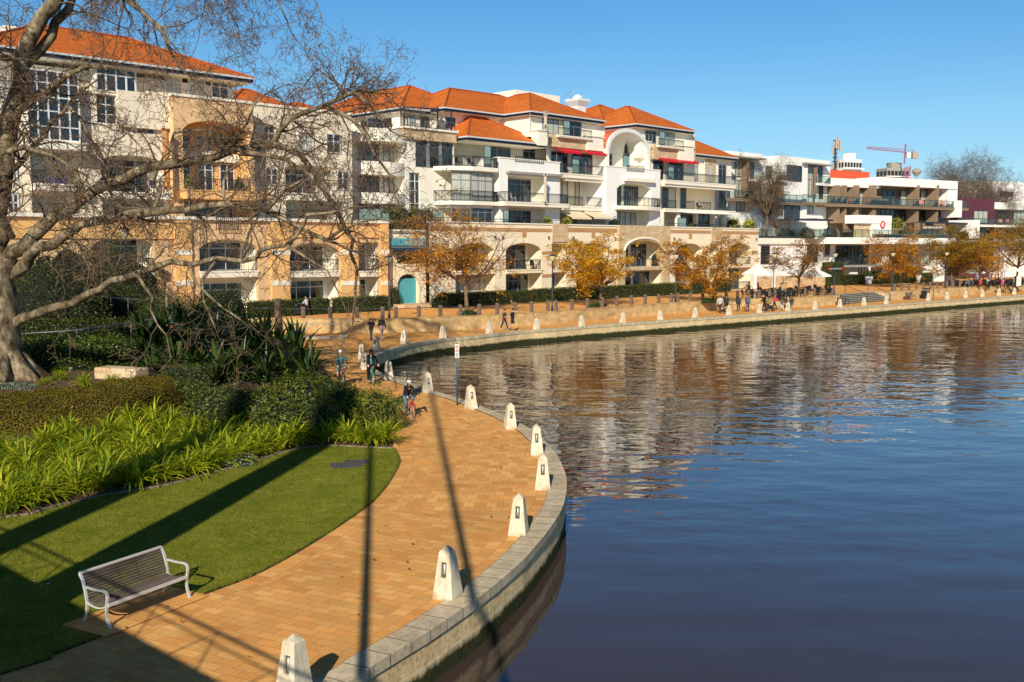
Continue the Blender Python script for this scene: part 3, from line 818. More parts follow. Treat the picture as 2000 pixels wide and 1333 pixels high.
# ================================================================ sign pole by the water
def sign_symbol(m, y, cz, r, n=20):
    for k in range(n):
        a0, a1 = 2 * math.pi * k / n, 2 * math.pi * (k + 1) / n
        m.quad((r * math.cos(a0), y, cz + r * math.sin(a0)), (r * math.cos(a1), y, cz + r * math.sin(a1)),
               (r * .8 * math.cos(a1), y, cz + r * .8 * math.sin(a1)), (r * .8 * math.cos(a0), y, cz + r * .8 * math.sin(a0)))
    c = r * .62; m.quad((-c - .01, y, cz + c - .01), (-c + .01, y, cz + c + .01), (c + .01, y, cz - c + .01), (c - .01, y, cz - c - .01))
def sign_pole(px, py, h, label):
    p = gp(px, py); root = empty('sign_pole', p, .1, label, 'sign pole')
    m = MB(); m.tube([(0, 0, 0), (0, 0, h)], .035, 10); m.build('pole', MAT['signblue'], root, smooth=True)
    return root
r_ = sign_pole(893, 792, 2.62, 'slim blue pole with a narrow white warning sign at the quay edge')
m = MB(); m.box(-.085, .085, -.052, -.038, 2.0, 2.58); o = m.build('sign_plate', MAT['whitep'], r_)
m = MB(); sign_symbol(m, -.0545, 2.47, .07); sign_symbol(m, -.0545, 2.30, .07); m.build('red_symbols', MAT['red'], o, fix=False)
m = MB(); m.sphere((0, -.056, 2.49), (.014, .004, .014), 8, 6); m.box(-.03, .03, -.0575, -.0545, 2.44, 2.46); m.box(-.035, .03, -.0575, -.0545, 2.28, 2.30); m.sphere((.02, -.056, 2.33), (.013, .004, .013), 8, 6)
for zz in (2.19, 2.165, 2.14, 2.10, 2.075, 2.045): m.box(-.06, .055, -.0575, -.0545, zz - .006, zz + .006)
m.build('pictograms', MAT['blackp'], o)
r2 = sign_pole(1822.5, 587, 3.25, 'slim blue pole with a small blue plate at the far quay by the litter bin')
m = MB(); m.box(-.09, .09, -.055, -.04, 2.65, 3.2); m.build('sign_plate', plain('pale_blue_plate', (.22, .36, .46), .5, .1), r2)

# ================================================================ terrace posts with a rail
def fence(posts_px, label, line, zb=TERR + .004, rail=True, left_pts=None):
    pts = []
    for px in posts_px:
        # where the sight line meets the line just behind the wall
        best = None
        for a, b in zip(line, line[1:]):
            d = ray(px, 600); ang = d.x / d.y
            fa = a.x - ang * a.y; fb = b.x - ang * b.y
            if fa * fb <= 0:
                t = fa / (fa - fb + 1e-12); best = a.lerp(b, t)
        if best is not None: pts.append(Vector((best.x, best.y, zb)))
    root = empty('post_and_rail_fence', pts[0], 0, label, 'fence')
    off = root.location.copy()
    for p in pts:
        m = MB(); q = p - off
        m.taper((0, 0), .25, .25, .235, .235, 0, .98); m.taper((0, 0), .235, .235, .15, .15, .98, 1.03)
        t = math.pi / 4
        m.build('post', MAT['post'], root, q, t + rnd.uniform(-.06, .06), bevel=.012)
    m = MB()
    for a, b in zip(pts, pts[1:]): m.tube([a - off + Vector((0, 0, .86)), b - off + Vector((0, 0, .86))], .032, 6)
    m.build('rail', MAT['rail'], root)
    return pts
FL = offset2d(WBs, .75); FR = offset2d(WRs, .75)
P1 = [470, 540, 592, 645, 697, 747]; P2 = [773, 818, 860, 899, 936, 971, 1006, 1038, 1070]; P3 = [1086, 1117, 1147, 1176.5, 1205, 1233, 1260, 1286, 1311]
P4 = [1324, 1348, 1372, 1396, 1418, 1440, 1461.5, 1482.5, 1503]; P5 = [1514, 1533, 1553, 1572, 1590, 1608, 1625.5, 1641]
P6 = [1746, 1760, 1774, 1788, 1802, 1815.5, 1829, 1841]; P7 = [1848, 1860, 1873, 1885, 1897, 1910, 1921, 1932, 1942]; P8 = [1950, 1960, 1971, 1982, 1993, 2004]
for pp, ln, lab in ((P1, FL, 'timber posts with a steel rail in front of the orange arcade at left'), (P2, FL, 'timber posts with a steel rail below the bare orange tree at the turquoise shop'),
                    (P3, FL, 'timber posts with a steel rail between an arcade lamp and the yellow tree'), (P4, FL, 'timber posts with a steel rail between the orange tree and first cafe umbrella'),
                    (P5, FL, 'timber posts with a steel rail in front of the cafe tables under white umbrellas'), (P6, FR, 'timber posts with a steel rail right of the stone steps by the hedge'),
                    (P7, FR, 'timber posts with a steel rail in front of the crowded cafe at right'), (P8, FR, 'timber posts with a steel rail at the right edge of the picture')):
    fence(pp, lab, ln)

# ================================================================ street lamps
def make_lamp():
    root = empty('street_lamp')
    m = MB(); m.lathe([(.10, 0), (.10, .5), (.075, .55), (.06, .6), (.05, 4.4)], 10); m.build('post', MAT['lamp'], root, smooth=True)
    m = MB(); m.lathe([(.03, 4.38), (.12, 4.45), (.24, 4.62), (.30, 4.82), (.31, 4.84)], 16); m.build('bowl', MAT['lampglass'], root, smooth=True)
    m = MB(); m.lathe([(.33, 4.84), (.34, 4.88), (.12, 4.95), (.03, 4.99), (.03, 5.1)], 16); m.build('cap', MAT['lamp'], root, smooth=True)
    return root
lamp = make_lamp()
def on_line(px, line, z=TERR + .004):
    ang = ray(px, 600); ang = ang.x / ang.y
    for a, b in zip(line, line[1:]):
        fa = a.x - ang * a.y; fb = b.x - ang * b.y
        if fa * fb <= 0: q = a.lerp(b, fa / (fa - fb + 1e-12)); return Vector((q.x, q.y, z))
    return Vector((line[-1].x, line[-1].y, z))
lamps = [(760, FL, 'dark lamp post behind the walking couple, near the turquoise shop'), (1078.5, FL, 'dark lamp post left of the bright yellow tree'),
         (1319, FL, 'dark lamp post left of the brown and orange tree by the hedge'), (1510, FL, 'dark lamp post in front of the white cafe umbrellas'),
         (1647, FL, 'dark lamp post with red tipped direction signs at the top of the steps'), (1741, FR, 'dark lamp post at the right side of the stone steps'),
         (1845, FR, 'dark lamp post left of the crowded cafe, against the orange trees'), (1947, FR, 'dark lamp post by the white marquee at right')]
for i, (px, ln, lab) in enumerate(lamps):
    o = lamp if i == 0 else dup(lamp)
    o.location = on_line(px, ln); tag(o, lab, 'street lamp', 'dark street lamps along the terrace')
    if px == 1647:
        m = MB(); m.box(-.85, .85, -.10, -.06, 3.05, 3.2); b = m.build('direction_sign', MAT['steel'], o, rz=.5)
        m = MB()
        for sg in (-1, 1): m.prism([(sg * .86, -.11), (sg * 1.12, -.11), (sg * 1.12, -.055), (sg * .86, -.055)], 2.99, 3.26)
        m.build('red_tips', MAT['red'], b)
gl = dup(lamp, gp(250, 655, .3), label='tall dark lamp post among the bushes behind the big bare tree', group='dark street lamps along the terrace'); gl.scale = (1.15, 1.15, 1.55)

# ================================================================ promenade benches and the bin at the far wall
def far_bench(p, rz, L, label, kind):
    root = empty('bench', p, rz, label, 'bench')
    m = MB()
    for k in range(4): m.box(0, L, .05 + k * .11, .05 + k * .11 + .09, .43, .46)
    m.build('seat', MAT['post'] if kind else MAT['timber'], root)
    m = MB()
    for k in range(4): m.box(0, L, .49 + k * .02, .52 + k * .02, .52 + k * .1, .60 + k * .1)
    m.build('backrest', MAT['post'] if kind else MAT['timber'], root)
    for x in (.08, L - .13):
        m = MB(); m.box(x, x + .05, .05, .10, 0, .43); m.box(x, x + .05, .45, .50, 0, .95); m.box(x, x + .05, .05, .5, .39, .43); m.box(x, x + .05, .05, .52, .62, .66); m.box(x, x + .05, .05, .09, .43, .64)
        m.build('leg_frame', MAT['rail'], root)
a_ = math.atan2(sdir.y, sdir.x)
far_bench(gp(1643, 597.5), a_, 2.0, 'dark slatted bench against the terrace wall left of the steps', 0)
far_bench(gp(1776, 586.5), a_, 1.9, 'brown bench against the terrace wall right of the steps', 1)
bp = gp(1809, 583.5) 
root = empty('litter_bin', bp, a_, 'brown litter bin enclosure with a dark panel beside the blue pole', 'litter bin')
m = MB(); m.box(-.4, .4, -.3, .3, .0, 1.25); m.build('housing', MAT['post'], root, bevel=.02)
m = MB(); m.box(-.45, .45, -.35, .35, 1.25, 1.33); m.build('lid', MAT['rail'], root, bevel=.02)
m = MB(); m.box(-.28, .28, -.315, -.301, .75, 1.1); m.build('panel', plain('bin_label', (.35, .12, .05), .6, .2), root)
m = MB(); m.box(-1.0, -.45, -.25, .25, 0, 1.0); m.build('side_bin', MAT['black'], root, bevel=.03)

# ================================================================ ramp walls and hand rails by the plane tree
rp = [gbed(-30, 690), gbed(52, 668), gbed(150, 668), gbed(230, 664), gbed(268, 655)]
rp = [Vector((p.x, p.y, bedz(p.x, p.y))) for p in rp]
root = empty('ramp_wall', rp[2], 0, 'low sandstone ramp wall behind the big bare tree', 'wall')
m = MB()
P = spline([Vector((p.x, p.y, 0)) for p in rp], .8); L = arclen(P); B = offset2d(P, .35)
m.strip(atz(P, .2), atz(P, 1.12), [(l, 0) for l in L], [(l, .9) for l in L]); m.strip(atz(P, 1.12), atz(B, 1.12), [(l, .9) for l in L], [(l, 1.25) for l in L])
sub(m.build('stone_face', MAT['rwall'], fix=False), root)
def handrail(pts, label, h=1.0, every=3.2, z0=None):
    root = empty('handrail', pts[0], 0, label, 'handrail'); off = root.location.copy()
    P = spline(pts, .5); m = MB(); m.tube([p - off + Vector((0, 0, h)) for p in P], .03, 8); m.build('top_rail', MAT['steel'], root, smooth=True)
    L = arclen(P); nx = 0.0
    for p, l in zip(P, L):
        if l >= nx:
            m = MB(); q = p - off; m.tube([q + Vector((0, 0, -.3)), q + Vector((0, 0, h))], .022, 6); m.build('post', MAT['steel'], root); nx += every
handrail([dp(x, y, D) - Vector((0, 0, 1.0)) for x, y, D in ((20, 657, 50), (52, 652, 51), (150, 645, 52), (245, 632, 54), (320, 620, 58), (365, 613, 62), (387, 605, 66))], 'curved steel handrail above the ivy bank behind the big bare tree')
handrail([dp(x, y, D) - Vector((0, 0, 1.0)) for x, y, D in ((38, 571, 60), (130, 576, 61), (210, 581, 63), (300, 588, 66), (360, 592, 70))], 'upper steel handrail across the dark bushes')
handrail([gp(x, y, .12) for x, y in ((490, 661), (560, 660.5), (620, 660.5), (669, 661))], 'plain steel handrail on the low kerb in front of the terrace wall at left', 1.0, 4.2)
k0, k1 = gp(485, 662), gp(672, 662)
m = MB(); m.bar(k0 + Vector((0, 0, .08)), k1 + Vector((0, 0, .08)), .4, .16); m.bar(k1 + Vector((-.3, 0, .2)), k1 + Vector((.3, 0, .2)), .5, .14)
o = m.build('kerb_wall', MAT['rwall'] if False else MAT['grey'], bevel=.02); tag(o, 'low grey kerb under the plain steel handrail', 'kerb')
# picnic bench beside the kerb
p = gp(592, 668)
root = empty('picnic_bench', p, -.05, 'low timber bench without a back beside the kerb in tree shade', 'bench')
m = MB(); m.box(-1.1, 1.1, -.25, .25, .42, .48); m.build('seat', MAT['post'], root)
for x in (-.5, .5):
    m = MB(); m.box(x - .06, x + .06, -.1, .1, 0, .42); m.build('leg', MAT['post'], root)
# sandstone block among the plants
p = gbed(243, 742); p.z = bedz(p.x, p.y)
m = MB(); m.box(-1.3, 1.0, -.45, .45, -.2, .55); o = m.build('stone_block', MAT['lime'], loc=p, rz=-.35, bevel=.06); tag(o, 'large rough sandstone block lying in the planted bed', 'stone block')
# old tree stump post by the kerb
p = gp(545, 667); m = MB(); m.tube([(0, 0, -.1), (.02, 0, 1.0), (-.03, 0, 2.5), (0, .02, 3.0)], [.36, .27, .24, .2], 9)
o = m.build('tree_stump', MAT['post'], loc=p, smooth=True); tag(o, 'dark upright timber stump behind the steel handrail', 'stump')

# ================================================================ the cable stayed footbridge we stand on (its shadows fall into the picture)
bdir = Vector((.73, -.683, 0)).normalized(); bnor = Vector((.683, .73, 0)).normalized()
edge = bnor * .35                      # near deck edge, just in front of the viewer
root = empty('footbridge', edge - bnor * 2.8, math.atan2(bdir.y, bdir.x), 'cable stayed footbridge deck with masts, railing and stays', 'footbridge')
# local x along the bridge, y towards the cove; near edge at y = 2.8
m = MB(); m.box(-48, 30, -2.8, 2.8, 4.9, 5.34); m.build('deck', MAT['grey'], root)
yy = 2.78
m = MB(); m.tube([(-48, yy, 6.08), (30, yy, 6.08)], .035, 6); m.build('handrail', MAT['steel'], root)
m = MB(); m.tube([(-48, yy, 5.86), (30, yy, 5.86)], .02, 6); m.build('middle_rail', MAT['steel'], root)
for k in range(14):
    x = -26 + k * 2.0
    m = MB(); m.tube([(x, yy - .02, 5.34), (x + .45, yy - .02, 6.08), (x + .9, yy - .02, 5.34)], .018, 5); m.build('railing_post', MAT['steel'], root)
for yy in (3.08, -2.42):
    m = MB(); m.tube([(-14.6, yy, -1.5), (-14.6, yy, 5), (-14.6, yy, 12), (-14.6, yy, 19), (-14.4, yy, 24)], [.62, .62, .52, .40, .25], 14); m.build('mast', MAT['steel'], root, smooth=True)
for z, x in ((17.1, -5.2), (22.6, -2.3)):
    m = MB(); m.tube([(-14.5, 3.08, z), (x, 3.08, 5.1)], .085, 8); m.build('stay_cable', MAT['steel'], root)
# ================================================================ building kit
class Fac:
    """a building front: local x along it, y inwards (away from the water), z up"""
    def __init__(s, ox, oy, ang):
        s.o = Vector((ox, oy, 0)); s.a = ang; s.e = Vector((math.cos(ang), math.sin(ang), 0)); s.n = Vector((-math.sin(ang), math.cos(ang), 0))
        s.root = None
    def P(s, px, py, y=0.0):
        d = ray(px, py); c = Vector((0, 0, EYE))
        t = (y + s.n.dot(s.o) - s.n.dot(c)) / s.n.dot(d); q = c + d * t
        return s.e.dot(q - s.o), q.z
    def S(s, px, y=0.0): return s.P(px, 481, y)[0]
    def Z(s, px, py, y=0.0): return s.P(px, py, y)[1]
    def R(s, x0, x1, y0, y1, y=0.0):
        """photo rectangle -> s0, s1, z0, z1"""
        xm = (x0 + x1) / 2
        return s.S(x0, y), s.S(x1, y), s.Z(xm, y1, y), s.Z(xm, y0, y)

def wall(b, mat, y, s0, s1, z0, z1, ops=(), reveal=.18, name='wall', ret=None, top=False, parent=None):
    """front wall with openings (a, b, zb, zt, rise); ret = depth of returns at the ends"""
    m = MB(); bp = {s0, s1}
    for (a, c, zb, zt, rise) in ops:
        bp.update((a, c))
        if rise > 0:
            for k in range(1, 14): bp.add(a + (c - a) * k / 14)
    bp = sorted(x for x in bp if s0 - 1e-6 <= x <= s1 + 1e-6)
    def top_z(op, x):
        a, c, zb, zt, rise = op
        if rise <= 0: return zt
        u = (x - (a + c) / 2) / ((c - a) / 2)
        return zt - rise + rise * math.sqrt(max(0, 1 - u * u * .97))
    for p, q in zip(bp, bp[1:]):
        if q - p < 1e-5: continue
        mid = (p + q) / 2; cur = (z0, z0)
        for op in sorted([o for o in ops if o[0] < mid < o[1]], key=lambda o: o[2]):
            if op[2] > cur[0] + 1e-4:
                m.quad((p, y, cur[0]), (q, y, cur[1]), (q, y, op[2]), (p, y, op[2]))
                m.quad((p, y, op[2]), (q, y, op[2]), (q, y + reveal, op[2]), (p, y + reveal, op[2]))
            tp, tq = top_z(op, p), top_z(op, q)
            m.quad((p, y, tp), (p, y + reveal, tp), (q, y + reveal, tq), (q, y, tq)); cur = (tp, tq)
        if z1 > max(cur) + 1e-4: m.quad((p, y, cur[0]), (q, y, cur[1]), (q, y, z1), (p, y, z1))
    for op in ops:
        zs = top_z(op, op[0])
        for x in (op[0], op[1]): m.quad((x, y, max(z0, op[2])), (x, y + reveal, max(z0, op[2])), (x, y + reveal, zs), (x, y, zs))
    if ret:
        for x in (s0, s1): m.quad((x, y, z0), (x, y + ret, z0), (x, y + ret, z1), (x, y, z1))
        m.quad((s0, y, z1), (s1, y, z1), (s1, y + ret, z1), (s0, y + ret, z1))
    return m.build(name, mat, parent or b, fix=False)
def box(b, name, mat, s0, s1, y0, y1, z0, z1, bevel=0.0):
    m = MB(); m.box(s0, s1, y0, y1, z0, z1); return m.build(name, mat, b, bevel=bevel)
wcount = [0]
def window(b, s0, s1, z0, z1, y, nx=2, hs=(), frame='gframe', pane=None, fw=.07, depth=.08):
    """frame with mullions, transoms at fractions hs; the panes are its child"""
    m = MB(); fr = MAT[frame]
    m.box(s0, s0 + fw, y - depth, y, z0, z1); m.box(s1 - fw, s1, y - depth, y, z0, z1)
    m.box(s0 + fw, s1 - fw, y - depth, y, z1 - fw, z1); m.box(s0 + fw, s1 - fw, y - depth, y, z0, z0 + fw)
    for k in range(1, nx):
        x = s0 + (s1 - s0) * k / nx; m.box(x - fw * .5, x + fw * .5, y - depth + .004, y, z0 + fw, z1 - fw)
    for h in hs:
        z = z0 + (z1 - z0) * h; m.box(s0 + fw, s1 - fw, y - depth + .008, y - .002, z - fw * .45, z + fw * .45)
    o = m.build('window', fr, b)
    if pane is None:
        wcount[0] += 1; pane = ('glass', 'glass', 'curtain', 'glass', 'curtain')[(wcount[0] * 7 + int(s0 * 3)) % 5]
    m = MB(); m.quad((s0 + .01, y - .02, z0 + .01), (s1 - .01, y - .02, z0 + .01), (s1 - .01, y - .02, z1 - .01), (s0 + .01, y - .02, z1 - .01))
    m.build('pane', MAT[pane], o, fix=False); return o
def railing(b, pts, h=1.0, z=0.0, mat='rail', step=.16, glass=False, mid=True):
    """pts: plan polyline (s, y)"""
    m = MB(); P = [Vector((p[0], p[1], z)) for p in pts]
    for a, c in zip(P, P[1:]):
        m.bar(a + Vector((0, 0, h)), c + Vector((0, 0, h)), .09, .07)
        m.bar(a + Vector((0, 0, .1)), c + Vector((0, 0, .1)), .04, .04)
        L = (c - a).length; n = max(1, int(L / (1.5 if glass else step)))
        if mid and not glass: m.bar(a + Vector((0, 0, h - .14)), c + Vector((0, 0, h - .14)), .03, .03)
        for k in range(n + 1):
            q = a.lerp(c, k / n); w_ = .05 if (glass or k in (0, n)) else .03
            m.bar(q, q + Vector((0, 0, h)), w_, w_)
    o = m.build('railing', MAT[mat], b)
    if glass:
        m = MB()
        for a, c in zip(P, P[1:]): m.quad(a + Vector((0, 0, .1)), c + Vector((0, 0, .1)), c + Vector((0, 0, h - .03)), a + Vector((0, 0, h - .03)))
        m.build('glass_panel', MAT['balglass'], o, fix=False)
    return o
def loggia(b, a, c, zb, zt, y, depth=1.8, mat='cream', win=True, frame='gframe', rail=True, nx=3, name='loggia', pane=None, glass=False, h=1.0):
    m = MB(); a0, c0 = a - .02, c + .02; y0, y1 = y + .04, y + depth; zb0, zt0 = zb - .01, zt + .03
    m.quad((a0, y0, zb0), (a0, y1, zb0), (a0, y1, zt0), (a0, y0, zt0)); m.quad((c0, y1, zb0), (c0, y0, zb0), (c0, y0, zt0), (c0, y1, zt0))
    m.quad((a0, y0, zb0), (c0, y0, zb0), (c0, y1, zb0), (a0, y1, zb0)); m.quad((a0, y1, zt0), (c0, y1, zt0), (c0, y0, zt0), (a0, y0, zt0))
    m.quad((a0, y1, zb0), (c0, y1, zb0), (c0, y1, zt0), (a0, y1, zt0))
    m.build(name, MAT[mat], b, fix=False)
    if win:
        W = c - a; k = max(1, round(W / 4.2)); 
        for i in range(k):
            p = a + W * (i + .06) / k; q = a + W * (i + .90) / k
            window(b, p, q, zb + .03, min(zt - .2, zb + 2.7), y1 - .02, nx, (.78,), frame, pane)
    if rail: railing(b, [(a + .02, y + .12), (c - .02, y + .12)], h, zb, glass=glass)
def hip_roof(b, s0, s1, y0, y1, ze, pitch=.5, oh=.75, name='roof', ridge_axis=None, zr=None):
    """hip roof over a rectangle, with fascia and gutter; eaves overhang by oh"""
    a, c, d, e = s0 - oh, s1 + oh, y0 - oh, y1 + oh; W, D = c - a, e - d; half = min(W, D) / 2
    hgt = half * pitch if zr is None else zr - ze
    if W >= D: r0, r1 = (a + half, (d + e) / 2), (c - half, (d + e) / 2)
    else: r0, r1 = ((a + c) / 2, d + half), ((a + c) / 2, e - half)
    A, B, C_, D_ = (a, d, ze), (c, d, ze), (c, e, ze), (a, e, ze); R0, R1 = (*r0, ze + hgt), (*r1, ze + hgt)
    m = MB(); sl = math.hypot(half, hgt)
    def face(vs, o, u):     # planar uv: along eave, up the slope
        o, u = Vector(o), Vector(u).normalized(); uv = []
        for v in vs:
            r = Vector(v) - o; t = r.dot(u); q = (r - u * t).length; uv.append((t, q))
        (m.quad if len(vs) == 4 else m.tri)(*vs, uv=uv)
    if W >= D:
        face((A, B, R1, R0), A, (1, 0, 0)); face((C_, D_, R0, R1), C_, (-1, 0, 0)); face((B, C_, R1), B, (0, 1, 0)); face((D_, A, R0), D_, (0, -1, 0))
    else:
        face((A, B, R0), A, (1, 0, 0)); face((C_, D_, R1), C_, (-1, 0, 0)); face((B, C_, R1, R0), B, (0, 1, 0)); face((D_, A, R0, R1), D_, (0, -1, 0))
    o = m.build(name, MAT['tiles'], b, fix=False)
    m = MB(); hips = [(A, R0), (B, R1 if W >= D else R0), (C_, R1), (D_, R0 if W >= D else R1), (R0, R1)]
    for p, q in hips: m.tube([Vector(p) + Vector((0, 0, .03)), Vector(q) + Vector((0, 0, .05))], .10, 6)
    m.build('ridge_tiles', MAT['ridge'], o)
    m = MB()
    ee = [(a, d), (c, d), (c, e), (a, e)]
    for i in range(4):
        p, q = ee[i], ee[(i + 1) % 4]; m.bar((p[0], p[1], ze - .04), (q[0], q[1], ze - .04), .16, .14)
    m.build('gutter', MAT['gutter'], o)
    m = MB(); i_ = .09; m.box(a + i_, c - i_, d + i_, e - i_, ze - .34, ze - .115); m.build('fascia', MAT['navy'], o)
    m = MB(); m.box(a + .16, c - .16, d + .16, e - .16, ze - .40, ze - .345); m.build('soffit', MAT['cream'], o)
    return o
MAT['ridge'] = plain('ridge_tile', (.40, .085, .02), .8, .25, 3)
def column(b, x, y, z0, z1, r=.16, mat='cream'):
    m = MB(); m.lathe([(r * 1.5, z0), (r * 1.5, z0 + .12), (r, z0 + .16), (r * .92, z1 - .2), (r * 1.35, z1 - .12), (r * 1.35, z1)], 12); m.build('column', MAT[mat], b)
def awning(b, s0, s1, z1, y, out=1.0, drop=.5, mat='awn_red'):
    m = MB(); m.quad((s0, y, z1), (s1, y, z1), (s1, y - out, z1 - drop), (s0, y - out, z1 - drop)); m.quad((s0, y - out, z1 - drop), (s1, y - out, z1 - drop), (s1, y - out, z1 - drop - .18), (s0, y - out, z1 - drop - .18))
    m.tri((s0, y, z1), (s0, y - out, z1 - drop), (s0, y, z1 - drop * .3)); 
    o = m.build('awning', MAT[mat], b, fix=False)
    m = MB(); m.box(s0 - .03, s1 + .03, y - .16, y - .002, z1 - .02, z1 + .12); m.build('cassette', MAT['gframe'], o)
def slab(b, s0, s1, y0, y1, z, t=.3, mat='cream', name='balcony_slab'):
    m = MB(); m.box(s0, s1, y0, y1, z - t, z); m.box(s0 - .05, s1 + .05, y0 - .05, y1, z - .1, z + .03); return m.build(name, MAT[mat], b)
def screen(b, x, y, z, w_, h, mat='tealpane', ang=0.0):
    m = MB(); m.box(0, w_, -.02, .02, 0, h); o = m.build('screen', MAT[mat], b, (x, y, z), ang)
    m = MB(); m.bar((0, 0, 0), (0, 0, h), .05, .05); m.bar((w_, 0, 0), (w_, 0, h), .05, .05); m.bar((0, 0, h), (w_, 0, h), .05, .05); m.build('frame', MAT['rail'], o)
def bands(b, F, mat, rects, y, t=.04, name='brick_band'):
    for (x0, x1, y0, y1) in rects:
        a, c, z0, z1 = F.R(x0, x1, y0, y1, 0); box(b, name, mat, a, c, -t, -.002, z0, z1)

FA = Fac(3.5, 108.6, R(45))
Z1, Z2 = 4.55, 7.75       # first floor and terrace floor of the podium
# ================================================================ main cream apartment building
main = empty('apartment_building', FA.o, FA.a, 'long cream apartment building with orange tiled hip roofs above an arcade', 'apartment building')
b = main; S = FA.S
def sz(px, py, y=0.0): return FA.P(px, py, y)
zp = FA.Z(1160, 441.5)    # parapet top
# --- podium front
ops = []; arches = [(889, 966, 475, .95), (988, 1058, 475, .95), (1126, 1190, 475, .95), (1321, 1372, 476, .95), (1424, 1468, 476, .95)]
zs1 = FA.Z(1160, 524)     # first floor level
for (x0, x1, yt, rise) in arches:
    a, c = S(x0), S(x1); zt = FA.Z((x0 + x1) / 2, yt)
    ops += [(a, c, zs1, zt, rise), (a, c, TERR + .02, zs1 - .38, 0)]
for (x0, x1) in ((1078, 1106), (1387, 1406)):
    a, c = S(x0), S(x1); zt = FA.Z((x0 + x1) / 2, 476)
    ops += [(a, c, zs1, zt, 0), (a, c, TERR + .02, zs1 - .38, 0)]
sc0, sc1 = S(1206), S(1306)
left_ops = [o for o in ops if o[1] < sc0]; right_ops = [o for o in ops if o[0] > sc1]
wall(b, MAT['cream2'], 0, S(838), sc0, TERR - .1, zp, left_ops, .3, 'podium_wall', ret=None)
wall(b, MAT['cream2'], 0, sc1, S(1481), TERR - .1, zp, right_ops, .3, 'podium_wall')
a, c = S(1219), S(1291); czt = FA.Z(1255, 470)
wall(b, MAT['lime'], -.25, sc0, sc1, TERR - .1, FA.Z(1255, 441), [(a, c, zs1, czt, 1.35), (S(1200, -.25) + 2.0, sc1 - 1.4, TERR + .02, zs1 - .38, 0)], .4, 'stone_bay', ret=.6)
# arch moulding on the stone bay
m = MB(); n_ = 18; cx, hw = (a + c) / 2, (c - a) / 2 + .25
pts = [(cx + hw * math.cos(math.pi * k / n_), -.30, czt - 1.35 + .15 + (1.35 + .12) * math.sin(math.pi * k / n_)) for k in range(n_ + 1)]
m.tube(pts, .12, 6); m.build('arch_moulding', MAT['cream'], b)
ops2 = ops + [(a, c, zs1, czt, 1.35), (S(1200, -.25) + 2.0, sc1 - 1.4, TERR + .02, zs1 - .38, 0)]
for i, (x0, x1, zb, zt, rise) in enumerate(ops2):
    up = zb > 3
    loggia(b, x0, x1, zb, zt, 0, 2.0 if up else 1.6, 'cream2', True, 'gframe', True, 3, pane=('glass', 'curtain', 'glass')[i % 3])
    if up: slab(b, x0 + .01, x1 - .01, -.12, .25, zs1 + .0, .36, 'cream2')
# end wall of the podium, right end
m = MB(); x = S(1481); m.quad((x, 0, TERR), (x, 9, TERR), (x, 9, zp), (x, 0, zp)); m.build('podium_wall', MAT['cream2'], b, fix=False)
# parapet capping and brickwork
box(b, 'parapet_cap', MAT['cream'], S(838), sc0 - .02, -.1, .35, zp, zp + .12); box(b, 'parapet_cap', MAT['cream'], sc1 + .02, S(1481) + .1, -.1, .35, zp, zp + .12)
bands(b, FA, MAT['brick'], [(841, 1077, 445, 452), (1108, 1205, 446, 454), (1307, 1387, 450, 456), (1409, 1481, 452, 458), (1020, 1028, 453, 464), (1155, 1162, 455, 465), (1345, 1351, 457, 467), (1444, 1450, 459, 468),
      (1058.5, 1077, 491, 497), (1106.5, 1125, 491, 497), (1190.5, 1205, 490, 496), (1307, 1320.5, 490, 495), (1372.5, 1386.5, 490, 495), (1406.5, 1423.5, 490, 495), (1468.5, 1480, 490, 495),
      (1058.5, 1077, 536, 542), (1106.5, 1125, 535, 541)], 0)
for (x0, x1) in ((1077.5, 1107.5), (1387.5, 1408.5)):
    a, c, z0, z1 = FA.R(x0, x1, 440 if x0 < 1200 else 446, 473); box(b, 'stone_panel', MAT['lime'], a, c, -.14, -.003, z0, z1 + .12)
m = MB()
for px in (965, 980, 1070, 1118, 1200, 1300, 1315, 1398, 1416, 1476):
    x, z = sz(px, 463 + (px - 960) * .008); m.lathe([(.09, z - .09), (.11, z + .09)], 8, (x, -.16, 0))
m.build('wall_light', MAT['rail'], b)
# terrace deck on the podium
box(b, 'terrace_deck', MAT['grey'], S(700), S(1481) - .05, .36, 16, zp - 1.0, zp - .95)
railing(b, [(S(845), .2), (sc0 - .1, .2)], .35, zp + .12, step=2.0, mid=False); railing(b, [(sc1 + .1, .2), (S(1480), .2)], .35, zp + .12, step=2.0, mid=False)
# --- the turquoise shop bay at the left end
xa, xb = S(757), S(838)
wall(b, MAT['cream2'], .5, xa, xb, TERR - .1, FA.Z(800, 452), [(S(782), S(831), FA.Z(800, 515), FA.Z(800, 494), 0), (S(783), S(823), TERR + .25, FA.Z(800, 536), .9)], .4, 'shop_wall')
window(b, S(782), S(831), FA.Z(800, 515), FA.Z(800, 494), .85, 2, (), 'teal', 'glass')
m = MB(); x0, x1 = S(785), S(822); m.box(x0, x1, .8, .88, TERR + .2, FA.Z(800, 545)); m.build('shop_door', MAT['teal'], b)
m = MB(); m.box(S(782), S(831), .9, .95, TERR + .2, FA.Z(800, 536)); m.build('door_backing', MAT['navy'], b)
x0, x1, z0, z1 = FA.R(760, 836, 466, 480); box(b, 'shop_sign', MAT['teal'], x0, x1, .25, .49, z0, z1)
m = MB()       # pale lettering blocks on the sign are too small to read: short strokes as on the shop front
for k, px in enumerate((812, 816, 822, 828)):
    x, z = sz(px, 474); m.box(x - .02, x + .03, .235, .249, z - .25, z + .25)
    if k in (1, 2): m.box(x + .03, x + .25, .236, .249, z + .12, z + .2)
m.build('sign_lettering', MAT['whitep'], b)
x0, x1, z0, z1 = FA.R(760, 840, 484, 491); awning(b, x0, x1, z1, .5, 1.1, .25, 'navy')
